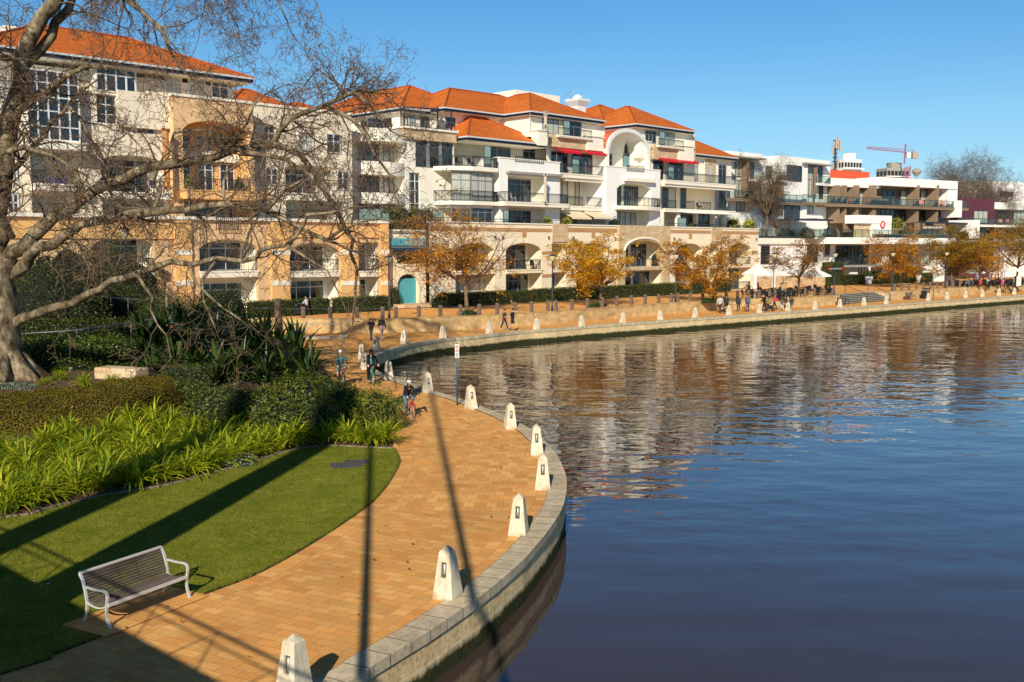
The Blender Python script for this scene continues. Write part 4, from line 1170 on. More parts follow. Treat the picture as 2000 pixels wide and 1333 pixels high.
box(b, 'shop_step', MAT['lime'], S(768), S(848), -1.6, .45, TERR, TERR + .35)
box(b, 'parapet_cap', MAT['cream'], xa, xb, .4, .9, FA.Z(800, 452), FA.Z(800, 452) + .15)

# --- upper floors. floors measured at the middle of the front
YU = 3.0
f2 = FA.Z(1100, 403, YU); f3 = FA.Z(1100, 342, YU); f4 = FA.Z(1110, 272, YU)
ev = FA.Z(1105, 229, 2.2)
TD = zp - .95
def W(x0, x1, y0, y1, y, nx=2, hs=(.72,), frame='gframe', pane=None):
    a, c, z0, z1 = FA.R(x0, x1, y0, y1, y); return window(b, a, c, z0, z1, y, nx, hs, frame, pane)
# block A: curved balconies (680..815)
yA = 5.0; a, c = S(640, yA), S(812, yA); zA = FA.Z(740, 268, yA)
wall(b, MAT['cream'], yA, a, c, TD, zA + .6, (), name='curved_block', ret=9)
def curved(z, h, px0, px1, mat, y, bulge, base=.35, name='curved_balcony'):
    s0, s1 = S(px0, y), S(px1, y); n = 12; P = []
    for k in range(n + 1):
        u = k / n; P.append((s0 + (s1 - s0) * u, y - bulge * math.sin(math.pi * u) - .9))
    m = MB(); poly = P + [(s1, y - .01), (s0, y - .01)]
    m.prism(poly, z - base, z + .0)
    for p, q in zip(P, P[1:]):
        d = Vector((q[0] - p[0], q[1] - p[1], 0)); m.bar((p[0], p[1] + .06, z + h / 2), (q[0], q[1] + .06, z + h / 2), .12, h)
    m.bar((P[0][0], P[0][1], z + h / 2), (s0, y, z + h / 2), .12, h); m.bar((P[-1][0], P[-1][1], z + h / 2), (s1, y, z + h / 2), .12, h)
    m.build(name, mat, b); return P
for (yt, yb) in ((377, 397), (316, 341), (251, 276)):
    z0 = FA.Z(735, yb, yA - 1.5); z1 = FA.Z(735, yt, yA - 1.5); curved(z0 + .3, z1 - z0 - .3, 683, 788, MAT['cream'], yA, 1.2)
for (y0, y1) in ((281, 317), (343, 378), (398, 432)):
    W(700, 742, y0, y1, yA - .02, 3, (.75,), 'gframe'); W(750, 786, y0, y1, yA - .02, 3, (.75,), 'gframe', 'curtain')
W(720, 752, 232, 262, yA - .02, 2); W(640, 668, 345, 380, yA - .02, 2); W(640, 668, 290, 320, yA - .02, 2); W(640, 668, 400, 430, yA - .02, 2)
m = MB(); z = FA.Z(735, 274, yA - 2)      # pergola ring
P = [(S(690, yA) + (S(785, yA) - S(690, yA)) * k / 10, yA - 1.0 - 1.4 * math.sin(math.pi * k / 10)) for k in range(11)]
for p, q in zip(P, P[1:]): m.bar((*p, z), (*q, z), .12, .18)
for p in P: m.bar((*p, z + .1), (p[0], yA - .05, z + .1), .08, .1)
m.build('pergola', MAT['cream'], b)
# block B1: window shaft, stone band and dark corner windows (785..890)
yB = 3.6; a, c = S(788, yB), S(888, yB)
zB = FA.Z(840, 276, yB)
wall(b, MAT['cream'], yB, a, c, TD, zB, [(S(800, yB), S(821, yB), FA.Z(810, 430, yB), FA.Z(810, 338, yB), 0), (S(813, yB) , S(887.5, yB), FA.Z(850, 329, yB), zB - .02, 0)], .25, 'corner_block', ret=9)
W(800, 821, 338, 430, yB + .22, 2, (.35, .62, .82), 'white' if False else 'frame')
for (x0, x1) in ((814, 836), (841, 860), (865, 886)): W(x0, x1, 278, 328, yB + .22, 2, (), 'dframe', 'glass')
m = MB()
for px in (838.5, 862.5): x = S(px, yB); m.box(x - .14, x + .14, yB + .02, yB + .3, FA.Z(850, 328, yB), zB)
m.build('grey_pilaster', MAT['steel'], b)
zB2 = FA.Z(840, 256, yB)
wall(b, MAT['lime'], yB - .25, a - .1, c + .1, zB, zB2, (), name='stone_band', ret=6)
box(b, 'band_cap', MAT['cream'], a - .25, c + .2, yB - .42, yB + 6, zB2, zB2 + .18)
# roof terrace above it: sun shade on posts
zT = zB2 + .18
railing(b, [(a, yB - .1), (c, yB - .1)], .9, zT, step=.3)
m = MB(); q = [(a + .4, yB + .2, zT + 1.9), (c - .2, yB + .2, zT + 1.9), (c + .8, yB + 3.4, zT + 2.7), (a + 2.6, yB + 3.4, zT + 2.2)]
m.quad(*q); m.build('shade_sail', MAT['black'], b, fix=False)
m = MB()
for p in q: m.bar((p[0], p[1], zT - .1), (p[0], p[1], p[2] + .15), .1, .1)
m.build('shade_post', MAT['rail'], b)
# set back top floor wall behind terrace, below the big roof
yR2 = 7.4; a2, c2 = S(868, yR2), S(1000, yR2); zE2 = FA.Z(920, 217, 6.6)
wall(b, MAT['cream'], yR2, a2, c2, f4 - 1, zE2 - .3, (), name='top_floor_wall', ret=6)
W(872, 890, 230, 252, yR2 - .02, 2, ())
for (x0, x1, y0, y1) in ((796, 812, 226, 256), (822, 840, 228, 256)): W(x0, x1, y0, y1, 9.28, 2, ())
# block B2: bay with balcony under the low roof (888..972)
a, c = S(888, yB), S(974, yB); zb4 = FA.Z(925, 329, 2.6)
wall(b, MAT['cream'], yB + 1.6, a, S(1066, yB + 1.6), zb4 - .2, FA.Z(960, 276, 3.4), (), name='bay_wall', ret=4)
W(957, 969, 283, 328, yB + 1.58, 1, ()); W(962 + 8, 996, 283, 308, yB + 1.58, 2, (.7,)); W(1021, 1044, 288, 322, yB + 1.58, 2, (.75,))
ya = 2.0      # front of the bay
zlo = FA.Z(918, 437, ya)
poly = [(S(876, ya), yB), (S(884, ya), ya + .2), (S(911, ya), ya - .6), (S(953, ya), ya - .6), (S(961, ya), ya + .5), (S(961, ya), yB)]
def bay(z0, z1, nm, pn):
    for p, q, n in ((poly[1], poly[2], 2), (poly[2], poly[3], 3)):
        d = Vector((q[0] - p[0], q[1] - p[1], 0)); L = d.length
        e_ = empty if False else None
        m = MB(); ang = math.atan2(d.y, d.x)
        o = window(b, 0, L, z0, z1, 0, n, (.72,), 'gframe', pn); o.location = (p[0], p[1], 0); o.rotation_euler = (0, 0, ang)
for (yt, yb, pn) in ((337, 394, 'curtain'), (407, 437, 'glass')):
    bay(FA.Z(918, yb, ya), FA.Z(918, yt, ya), 'w', pn)
def bay_ring(z0, z1, g, mat, nm):
    m = MB(); c_ = Vector((sum(p[0] for p in poly) / 6, yB, 0))
    pp = [((p[0] - c_.x) * (1 + g) + c_.x, (p[1] - c_.y) * (1 + g * 1.6) + c_.y) for p in poly]
    m.prism(pp, z0, z1); m.build(nm, MAT[mat], b)
bay_ring(f2 - .35, f2 + .02, .16, 'cream', 'balcony_slab'); bay_ring(zb4 - .4, zb4, .16, 'cream', 'balcony_slab'); bay_ring(TD - .2, zlo, .02, 'cream', 'bay_base')
bay_ring(FA.Z(918, 337, ya), zb4 - .4, .02, 'cream', 'bay_head'); bay_ring(FA.Z(918, 407, ya), f2 - .35, .02, 'cream', 'bay_head')
m = MB(); c_ = Vector((sum(p[0] for p in poly) / 6, yB, 0)); rp_ = [((p[0] - c_.x) * 1.14 + c_.x, (p[1] - c_.y) * 1.22 + c_.y) for p in poly]
railing(b, rp_[0:6], 1.0, f2 + .02); railing(b, rp_[0:6], 1.0, zb4)
wall(b, MAT['cream'], yB - .02, S(862, yB), S(885, yB), TD, zb4, (), name='bay_side'); 
wall(b, MAT['cream'], yB, S(872, yB), S(976, yB), TD, zb4, (), name='bay_side')
for px in (880, 964, 969): column(b, S(px, ya + .7), ya + .7, f2, zb4 - .4, .14)
screen(b, S(946, 1.6), 1.6, zb4, .9, 2.2); screen(b, S(845, .5), .5, zp + .1, 1.4, 1.1); screen(b, S(983, .4), .4, zp - .2, .75, 1.6)
screen(b, S(712, .6), .6, FA.Z(730, 437), 2.8, 1.0)
# the low roof over the bay (leans on the taller block)
x0, x1 = S(916, 2.4) , S(1064, 2.4)
hip_roof(b, x0 + .4, x1 - .4, 2.9, 11.0, FA.Z(1000, 275, 2.2), .56, .7)
# box block (973..1094)
yX = 1.2; a, c = S(976, yX), S(1093, yX); zt = FA.Z(1035, 314, yX)
o1 = (S(992, yX), S(1065, yX), FA.Z(1028, 395, yX), FA.Z(1028, 345, yX), 0); o2 = (S(992, yX), S(1065, yX), TD, FA.Z(1028, 407, yX), 0)
wall(b, MAT['white'], yX, a, c, TD, zt, [o1, o2], .3, 'box_block', ret=4)
for o_, pn in ((o1, 'glass'), (o2, 'glass')): loggia(b, o_[0], o_[1], o_[2], o_[3], yX, 1.7, 'cream', True, 'gframe', False, 6, pane=pn)
box(b, 'parapet_cap', MAT['cream'], a - .05, c + .05, yX - .06, yX + 4, zt, zt + .12)
slab(b, S(986, 0), c + .1, yX - 1.25, yX - .01, f2 + .05, .4); railing(b, [(S(987, 0), yX), (S(987, 0), yX - 1.15), (c, yX - 1.15), (c, yX)], 1.0, f2 + .05)
m = MB(); z = FA.Z(1035, 340, yX); m.box(S(988, yX), c - .1, yX - .55, yX - .01, z - .12, z + .12); m.build('awning_box', MAT['grey'], b)
railing(b, [(S(1006, yX), yX - .07), (S(1060, yX), yX - .07)], .55, zt - .25, step=.3)
# block C: the tower (1068..1182)
yC = 3.0; a, c = S(1034, yC), S(1180, yC)
zst = FA.Z(1120, 293, yC)
wall(b, MAT['cream'], yC, a, c, f4 - .2, ev - .3, (), name='tower_wall', ret=10)
W(1058, 1089, 233, 262, yC - .02, 3, (.72,)); W(1104, 1133, 238, 273, yC - .02, 2, (.72,))
screen(b, S(1099, yC - .4), yC - .45, f4, 1.0, 2.1)
for px in (1050, 1057, 1147, 1155): column(b, S(px, yC - .5), yC - .5, f4 + .5, ev - .42, .17)
for (x0, x1) in ((1044, 1064), (1140, 1170)):
    q0, q1 = S(x0, yC - .5), S(x1, yC - .5); box(b, 'pier', MAT['cream'], q0, q1, yC - 1.0, yC - .01, zst, f4 + .5); box(b, 'pier_cap', MAT['cream'], q0 - .12, q1 + .12, yC - 1.12, yC - .02, f4 + .4, f4 + .52)
wall(b, MAT['lime'], yC - .75, S(1068, yC), S(1172, yC), zst, f4 + .25, (), name='stone_front', ret=.7)
slab(b, S(1086, yC - .8), S(1150, yC - .8), yC - 1.2, yC - .76, f4 + .15, .2); railing(b, [(S(1086, yC - .8), yC - 1.1), (S(1150, yC - .8), yC - 1.1)], .9, f4 + .1, step=.2)
wall(b, MAT['cream'], yC, S(1068, yC), S(1184, yC), f3, zst, (), name='tower_wall')
W(1075, 1107, 297, 340, yC - .02, 3, (), 'gframe', 'glass'); W(1117, 1155, 300, 340, yC - .02, 3, (), 'gframe', 'glass')
for (x0, x1, y0, y1) in ((1078, 1118, 288, 296), (1126, 1166, 291, 299)):
    q0, q1, z0, z1 = FA.R(x0, x1, y0, y1, yC); awning(b, q0, q1, z1 + .15, yC, 1.4, .75, 'awn_red')
screen(b, S(1117, yC - .8), yC - .8, f3, 1.1, 2.1)
yL = 2.0
slab(b, S(1095, yL - 1), S(1186, yL - 1), yL - .8, yC, f3, .45); railing(b, [(S(1096, yL - 1), yL - .7), (S(1186, yL - 1), yL - .7)], 1.05, f3)
a, c = S(1096, yL), S(1184, yL)
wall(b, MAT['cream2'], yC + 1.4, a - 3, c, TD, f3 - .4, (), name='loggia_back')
for (x0, x1) in ((1097, 1108), (1122, 1131), (1140, 1156)): W(x0, x1, 351, 402, yC + 1.38, 1, (), 'gframe', 'curtain')
slab(b, a, c, yL - .7, yC + 1.4, f2 - .05, .45)
for px in (1099, 1131, 1138, 1172, 1178, 1183): column(b, S(px, yL - .4), yL - .4, f2 - .05, f3 - .45, .17)
railing(b, [(S(1099, yL), yL - .5), (S(1131, yL), yL - .5)], 1.0, f2); railing(b, [(S(1140, yL), yL - .5), (S(1173, yL), yL - .5)], 1.0, f2)
box(b, 'beam', MAT['cream'], a, c, yL - .6, yL - .1, f3 - .75, f3 - .451)
for (x0, x1) in ((1103, 1142), (1146, 1184)):
    q0, q1, z0, z1 = FA.R(x0, x1, 408, 428, 1.0); awning(b, q0, q1, z1, yL, 2.0, 1.0, 'awn_beige')
W(1112, 1126, 412, 436, yC + 1.38, 1, (), 'gframe', 'glass'); W(1150, 1170, 412, 436, yC + 1.38, 2, (), 'gframe', 'glass')
# block D: the vaulted bay (1183..1288)
yD = .9; a, c = S(1183, yD), S(1288, yD); zt = FA.Z(1240, 330, yD)
oD = (S(1204, yD), S(1271, yD), FA.Z(1240, 404, yD), FA.Z(1240, 358, yD), .9); oD2 = (S(1204, yD), S(1268, yD), TD, FA.Z(1240, 411, yD), 0)
wall(b, MAT['white'], yD, a, c, TD, zt, [oD, oD2], .35, 'vaulted_block', ret=5)
loggia(b, oD[0], oD[1], oD[2], oD[3], yD, 1.8, 'cream', True, 'gframe', False, 6, pane='glass'); loggia(b, oD2[0], oD2[1], oD2[2], oD2[3], yD, 1.6, 'cream', True, 'gframe', False, 5, pane='curtain')
box(b, 'parapet_cap', MAT['cream'], a - .05, c + .05, yD - .06, yD + 5, zt, zt + .12)
zz = FA.Z(1240, 404, yD); s0_, s1_ = S(1199, yD), S(1281, yD); n = 10
P = [(s0_ + (s1_ - s0_) * k / n, yD - .35 - .95 * math.sin(math.pi * (.08 + .84 * k / n))) for k in range(n + 1)]
m = MB(); m.prism(P + [(s1_, yD - .02), (s0_, yD - .02)], zz - .42, zz + .01); m.build('balcony_slab', MAT['cream'], b); railing(b, [(p[0], p[1] + .06) for p in P], 1.0, zz)
m = MB(); z = FA.Z(1244, 352, yD); m.box(S(1216, yD), S(1273, yD), yD - .5, yD - .01, z - .22, z + .2); m.build('awning_box', MAT['cream'], b)
railing(b, [(S(1222, yD), yD - .1), (S(1255, yD), yD - .1)], .6, zt - .3, step=.2)
# the vault
yV0, yV1 = 1.6, 11.0; v0, v1 = S(1186, yV0), S(1266, yV0); zs = FA.Z(1188, 291, yV0); rise = FA.Z(1228, 252, yV0) - zs; n = 20; cx, hw = (v0 + v1) / 2, (v1 - v0) / 2
def arcp(r, y, k, zoff=0): t = math.pi * k / n; return (cx - (hw + r) * math.cos(t), y, zs + zoff + (rise + r) * math.sin(t))
m = MB()
for k in range(n): m.quad(arcp(.02, yV0 + .15, k), arcp(.02, yV1, k), arcp(.02, yV1, k + 1), arcp(.02, yV0 + .15, k + 1))
m.build('vault_roof', MAT['redroof'], b, smooth=True, fix=False)
m = MB()
for k in range(n):
    m.quad(arcp(.05, yV0, k), arcp(.05, yV0, k + 1), arcp(-.38, yV0, k + 1), arcp(-.38, yV0, k)); m.quad(arcp(.05, yV0, k), arcp(.05, yV0 + .3, k), arcp(.05, yV0 + .3, k + 1), arcp(.05, yV0, k + 1))
    m.quad(arcp(-.38, yV0, k), arcp(-.38, yV0, k + 1), arcp(-.38, yV0 + 3.2, k + 1), arcp(-.38, yV0 + 3.2, k))
m.build('vault_rim', MAT['whitep'], b, fix=False)
yW = yV0 + 2.6
wall(b, MAT['cream'], yW, v0 - .3, v1 + .3, zt - .3, zs + rise * .9, [(S(1217, yW), S(1240, yW), zt + 1.6, zs + rise * .72, 1.6)], .2, 'vault_wall')
window(b, S(1217, yW), S(1240, yW), zt + 1.6, zs + rise * .72, yW + .18, 2, (.4,), 'gframe', 'glass'); W(1216, 1236, 300, 332, yW - .02, 2, (.6,))
for x in (v0, v1): 
    m = MB(); m.box(x - .25, x + .25, yV0 + .02, yV1, f3, zs); m.build('vault_pier', MAT['cream'], b)
W(1177, 1194, 300, 342, 2.6, 2, (.7,))
screen(b, S(1215, 1.5), 1.5, zt + .1, 1.15, 1.35); 
x, z = sz(1246, 321, yW)
m = MB(); m.lathe([(.0, 0), (.42, 0), (.42, .05), (0, .05)], 16); o = m.build('wall_plaque', MAT['yellow'], b, (x, yW - .02, z)); o.rotation_euler = (R(90), 0, 0)
m = MB(); 
for k in range(5):
    t = k * 2 * math.pi / 5; m.sphere((.22 * math.cos(t), .22 * math.sin(t), .055), (.1, .1, .02), 8, 4)
m.build('plaque_spots', MAT['blackp'], o)
# block E: second tower (1241..1354) with F to its right
yE = 3.0; a, c = S(1241, yE), S(1354, yE); evE = FA.Z(1300, 249, 2.2); f4E = FA.Z(1300, 291, yE); zstE = FA.Z(1300, 315, yE); f3E = FA.Z(1340, 356, 2.0); f2E = FA.Z(1340, 410, 2.0)
wall(b, MAT['cream'], yE, a, c, f3E, evE - .3, (), name='tower_wall', ret=10)
W(1257, 1278, 256, 279, yE - .02, 3, (.7,)); W(1290, 1314, 260, 292, yE - .02, 2, (.72,))
screen(b, S(1285, yE - .4), yE - .45, f4E, 1.0, 2.1)
for px in (1248, 1254, 1327, 1333): column(b, S(px, yE - .5), yE - .5, f4E + .5, evE - .42, .17)
for (x0, x1) in ((1243, 1262), (1318, 1346)):
    q0, q1 = S(x0, yE - .5), S(x1, yE - .5); box(b, 'pier', MAT['cream'], q0, q1, yE - 1.0, yE - .01, zstE, f4E + .5); box(b, 'pier_cap', MAT['cream'], q0 - .12, q1 + .12, yE - 1.12, yE - .02, f4E + .4, f4E + .52)
wall(b, MAT['lime'], yE - .75, S(1266, yE), S(1346, yE), zstE, f4E + .25, (), name='stone_front', ret=.7)
slab(b, S(1280, yE - .8), S(1328, yE - .8), yE - 1.2, yE - .76, f4E + .15, .2); railing(b, [(S(1280, yE - .8), yE - 1.1), (S(1328, yE - .8), yE - 1.1)], .9, f4E + .1, step=.2)
for (x0, x1, y0, y1) in ((1274, 1308, 306, 313), (1311, 1345, 309, 316)):
    q0, q1, z0, z1 = FA.R(x0, x1, y0, y1, yE); awning(b, q0, q1, z1 + .15, yE, 1.4, .75, 'awn_red')
W(1273, 1293, 314, 352, yE - .02, 2, (), 'gframe', 'glass'); W(1304, 1332, 316, 354, yE - .02, 3, (), 'gframe', 'glass'); screen(b, S(1303, yE - .8), yE - .8, f3E, 1.1, 2.0)
a, c = S(1288, 2.0), S(1424, 2.0)
slab(b, a, c + .1, 1.2, yE + 1.4, f3E, .45); railing(b, [(a, 1.3), (c, 1.3)], 1.05, f3E)
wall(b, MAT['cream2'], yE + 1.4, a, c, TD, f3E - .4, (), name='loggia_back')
for (x0, x1) in ((1291, 1302), (1303, 1318), (1327, 1338), (1402, 1416)): W(x0, x1, 366, 408, yE + 1.38, 1, (), 'gframe', 'curtain' if x0 == 1303 else 'glass')
slab(b, a, c + .1, 1.2, yE + 1.4, f2E, .4)
for px in (1290, 1319, 1325, 1354, 1360, 1386, 1392, 1398, 1420): column(b, S(px, 1.6), 1.6, f2E, f3E - .45, .17)
box(b, 'beam', MAT['cream'], a, c, 1.4, 1.9, f3E - .75, f3E - .451)
for (x0, x1) in ((1290, 1318), (1326, 1353), (1361, 1385), (1400, 1423)): railing(b, [(S(x0, 1.6), 1.5), (S(x1, 1.6), 1.5)], 1.0, f2E, step=.2)
for px in (1290, 1322, 1357, 1390, 1412): q = S(px, 1.8); box(b, 'pier', MAT['cream'], q - .25, q + .25, 1.5, 2.0, TD, f2E - .4)
for (x0, x1) in ((1328, 1352), (1360, 1384), (1403, 1415)): W(x0, x1, 420, 442, yE + 1.38, 2, (), 'gframe', 'glass')
screen(b, S(1323, .6), .6, zp - .4, 1.7, 1.6)
m = MB(); q0, q1 = S(1328, 1.0), S(1424, 1.0); z = FA.Z(1376, 419, 1.0); m.quad((q0, 1.2, z + .2), (q1, 1.2, z + .2), (q1, -.3, z), (q0, -.3, z)); m.build('canopy', MAT['whitep'], b, fix=False)
# F top floor wall and low roof
yF = 4.2; zF = FA.Z(1390, 304, 3.5)
wall(b, MAT['cream'], yF, S(1345, yF), S(1426, yF), f3E, zF - .2, [], name='right_wing_wall', ret=8)
W(1351, 1360, 318, 352, yF - .02, 1, (.8,)); W(1400, 1415, 322, 362, yF - .02, 2, (.8,))
q0, q1 = S(1372, yF), S(1394, yF); wall(b, MAT['lime'], yF - .15, q0, q1, f3E, FA.Z(1383, 312, yF), [(S(1378, yF), S(1389, yF), f3E + .4, FA.Z(1383, 320, yF), .7)], .12, 'stone_front', ret=.14)
window(b, S(1378, yF), S(1389, yF), f3E + .4, FA.Z(1383, 320, yF), yF - .04, 1, (), 'gframe', 'curtain')
hip_roof(b, S(1338, yF) - 3, S(1437, 3.4) - .6, 4.2, 13, zF, .55, .8)
# big roofs
hip_roof(b, S(1037, 2.2) + .7, S(1180, 2.2) - .7, 2.9, 16, FA.Z(1105, 226, 2.2), .50, .7)       # tower C
hip_roof(b, S(870, 6.2) + .7, S(1120, 6.2), 6.9, 18.5, FA.Z(920, 216, 6.2), .50, .7)             # long roof behind
sR = S(785, 8.6) + .7; zR = FA.Z(800, 212, 8.6); hip_roof(b, sR, sR + 12.5, 9.3, 30, zR, .52, .7)
box(b, 'top_floor_wall', MAT['cream'], sR + .05, sR + 12.4, 9.32, 29.9, f4 - 2, zR - .41)
for yy in (11, 14.5, 18.5, 22.5): box(b, 'side_window', MAT['glass'], sR, sR + .04, yy, yy + 1.8, zR - 2.6, zR - .8)
hip_roof(b, S(570, 17), S(668, 17), 17.0, 28, FA.Z(620, 232, 17), .5, .7)
hip_roof(b, S(1241, 2.2) + .7, S(1354, 2.2) - .7, 2.9, 14, FA.Z(1298, 249, 2.2), .52, .7)        # tower E
hip_roof(b, S(1190, 8), S(1300, 8), 9.0, 20, FA.Z(1210, 240, 8), .5, .7)                          # behind tower E
wall(b, MAT['cream'], 17.5, S(572, 17.5), S(668, 17.5), f3, FA.Z(620, 234, 17), (), name='top_floor_wall', ret=8)
# plant room and chimney behind
x0, x1, z0, z1 = FA.R(985, 1092, 180, 215, 14); box(b, 'plant_room', MAT['cream'], x0 + 2, x1, 14, 18, z0, z1)
x, z = sz(1128, 214, 8)
m = MB(); m.box(x - .7, x + .7, 7.3, 8.7, z - 3, z + .3); m.taper((x, 8), 1.4, 1.4, 2.1, 2.1, z + .3, z + .9); m.box(x - 1.05, x + 1.05, 6.95, 9.05, z + .9, z + 1.15); m.lathe([(.6, z + 1.15), (.55, z + 1.5), (.25, z + 1.7)], 10, (x, 8, 0)); m.build('chimney', MAT['whitep'], b)
x, z = sz(1114, 210, 9)
m = MB(); m.tube([(x, 9, z - 3), (x, 9, z + 2.0)], .035, 5); m.tube([(x - .9, 9, z + 1.5), (x, 9, z + 1.95), (x, 9, z + 1.35), (x - .9, 9, z + 1.5)], .025, 4); m.build('aerial', MAT['steel'], b)
m = MB()          # downpipes
for px, y0, y1, y in ((1029, 223, 253, 2.9), (1062, 283, 312, 3.0), (1369, 306, 350, 4.1)):
    x = S(px, y); m.tube([(x, y - .5, FA.Z(px, y0, y)), (x + .35, y - .1, FA.Z(px, y0 + 6, y)), (x + .35, y - .1, FA.Z(px, y1, y))], .05, 6)
m.build('downpipe', MAT['whitep'], b)
# solid core so nothing shows through
box(b, 'core', MAT['cream2'], S(760), S(1481) - .1, 6.5, 18, TERR, zp - 1.1)
box(b, 'core', MAT['cream'], S(880, 5), S(1354, 5), 5.2, 15, zp - 1.0, f4)
# ================================================================ left orange and cream building
left = empty('apartment_building', FA.o + FA.e * FA.S(330), FA.a, 'orange and cream apartment building behind the big bare tree, at left', 'apartment building')
LO = FA.S(330)
class FacShift(Fac):
    def __init__(s, f, ds): Fac.__init__(s, f.o.x + f.e.x * ds, f.o.y + f.e.y * ds, f.a)
FB = FacShift(FA, LO); b = left; S = FB.S
def Wl(x0, x1, y0, y1, y, nx=2, hs=(.72,), frame='frame', pane=None):
    a, c, z0, z1 = FB.R(x0, x1, y0, y1, y); return window(b, a, c, z0, z1, y, nx, hs, frame, pane, fw=.09)
zp2 = FB.Z(500, 432)
zl1 = FB.Z(440, 530); zl1b = FB.Z(610, 530)
ops = []
for (x0, x1, yt, yb, rise) in ((389, 503, 468, 530, .9), (565, 662, 475, 530, .95), (697, 740, 474, 530, 0), (180, 300, 462, 532, .9)):
    a, c = S(x0), S(x1); xm = (x0 + x1) / 2
    ops += [(a, c, FB.Z(xm, yb), FB.Z(xm, yt), rise), (a, c, TERR + .02, FB.Z(xm, yb) - .45, 0)]
wall(b, MAT['peach'], 0, S(-60), S(757), TERR - .1, zp2, ops, .35, 'podium_wall')
for (x0, x1, zb, zt, rise) in ops:
    loggia(b, x0, x1, zb, zt, 0, 1.8, 'cream', True, 'frame', True, 3, pane='glass')
    if zb > 3: slab(b, x0 + .01, x1 - .01, -.1, .3, zb, .5, 'cream')
for (x0, x1) in ((527, 563), (663, 697), (741, 757), (340, 372)):
    a, c = S(x0), S(x1); box(b, 'orange_pier', MAT['orange'], a, c, -.22, -.003, TERR, zp2 - .02)
    for yy in (492, 552): z = FB.Z((x0 + x1) / 2, yy); box(b, 'pale_band', MAT['cream'], a - .02, c + .02, -.26, -.221, z - .25, z + .15)
box(b, 'orange_frieze', MAT['orange'], S(527), S(757), -.12, -.003, zp2 - 1.3, zp2 - .35); box(b, 'orange_frieze', MAT['orange'], S(-60), S(350), -.12, -.003, zp2 - 1.5, zp2 - .3)
box(b, 'parapet_cap', MAT['cream'], S(-60), S(757), -.3, .3, zp2, zp2 + .25)
m = MB(); x = S(757); m.quad((x, 0, TERR), (x, 9, TERR), (x, 9, zp2), (x, 0, zp2)); m.build('podium_wall', MAT['peach'], b, fix=False)
railing(b, [(S(420), -.32), (S(462), -.32)], 1.2, zp2 - .8); screen(b, S(706), .3, zp2 + .2, 2.4, 1.1)
box(b, 'terrace_deck', MAT['grey'], S(-60), S(757) - .05, .31, 16, zp2 - .9, zp2 - .85)
# upper storeys
yU = 1.5; TD2 = zp2 - .85
z_eave = FB.Z(320, 141, .7); z_l4 = FB.Z(400, 190, yU)
def op(x0, x1, y0, y1, rise=0.0, y=yU): a, c, z0, z1 = FB.R(x0, x1, y0, y1, y); return (a, c, z0, z1, rise)
O = [op(66, 160, 296, 362), op(66, 160, 380, 425), op(203, 325, 304, 378, .6), op(203, 325, 390, 428), op(276, 311, 229, 262, .7), op(199, 238, 186, 243), op(66, 165, 150, 275)]
wall(b, MAT['beige'], yU, S(-60, yU), S(345, yU), TD2, FB.Z(200, 181, yU), O, .3, 'upper_wall')
for o_, pn in ((O[0], 'curtain'), (O[1], 'curtain'), (O[2], 'glass'), (O[3], 'curtain')):
    loggia(b, o_[0], o_[1], o_[2], o_[3], yU, 1.8, 'cream', True, 'frame', True, 4, pane=pn); slab(b, o_[0] - .1, o_[1] + .1, yU - .9, yU - .01, o_[2] + .02, .45)
window(b, O[4][0], O[4][1], O[4][2], O[4][3], yU + .25, 2, (.5,), 'frame', 'glass'); window(b, O[5][0], O[5][1], O[5][2], O[5][3], yU + .25, 2, (.33, .66), 'frame', 'glass')
# projecting tall window bay
a, c, z0, z1 = FB.R(64, 166, 140, 276, yU - .8)
window(b, a, c, z0, z1, yU - .75, 5, (.2, .42, .62, .82), 'frame', 'glass', fw=.10); m = MB()
m.box(a, a + .12, yU - .7, yU + 1, z0, z1); m.box(c - .12, c, yU - .7, yU + 1, z0, z1); m.box(a, c, yU - .7, yU + 1, z1 - .1, z1); m.build('bay_side', MAT['frame'], b)
slab(b, a - .2, c + .2, yU - 1.2, yU - .01, z0 - .05, .55)
# top storey under the roof
wall(b, MAT['beige'], 2.6, S(-60, 2.6), S(466, 2.6), FB.Z(200, 190, 2.6), z_eave - .3, (), name='top_floor_wall', ret=9)
for x0, x1, y0, y1 in ((331, 364, 151, 187), (376, 409, 156, 190), (420, 453, 162, 194)): Wl(x0, x1, y0, y1, 2.58, 2, (.7,))
a, c, z0, z1 = FB.R(198, 276, 135, 183, 1.9); window(b, a, c, z0, z1, 1.9, 4, (.7,), 'frame', 'glass', fw=.12); box(b, 'bay_head', MAT['cream'], a - .1, c + .1, 1.95, 2.7, z0 - .6, z1 + .3)
box(b, 'stucco_parapet', MAT['beige'], S(241, 1.2), S(345, 1.2), 1.2, 1.49, FB.Z(290, 252, 1.2), FB.Z(290, 182, 1.2))
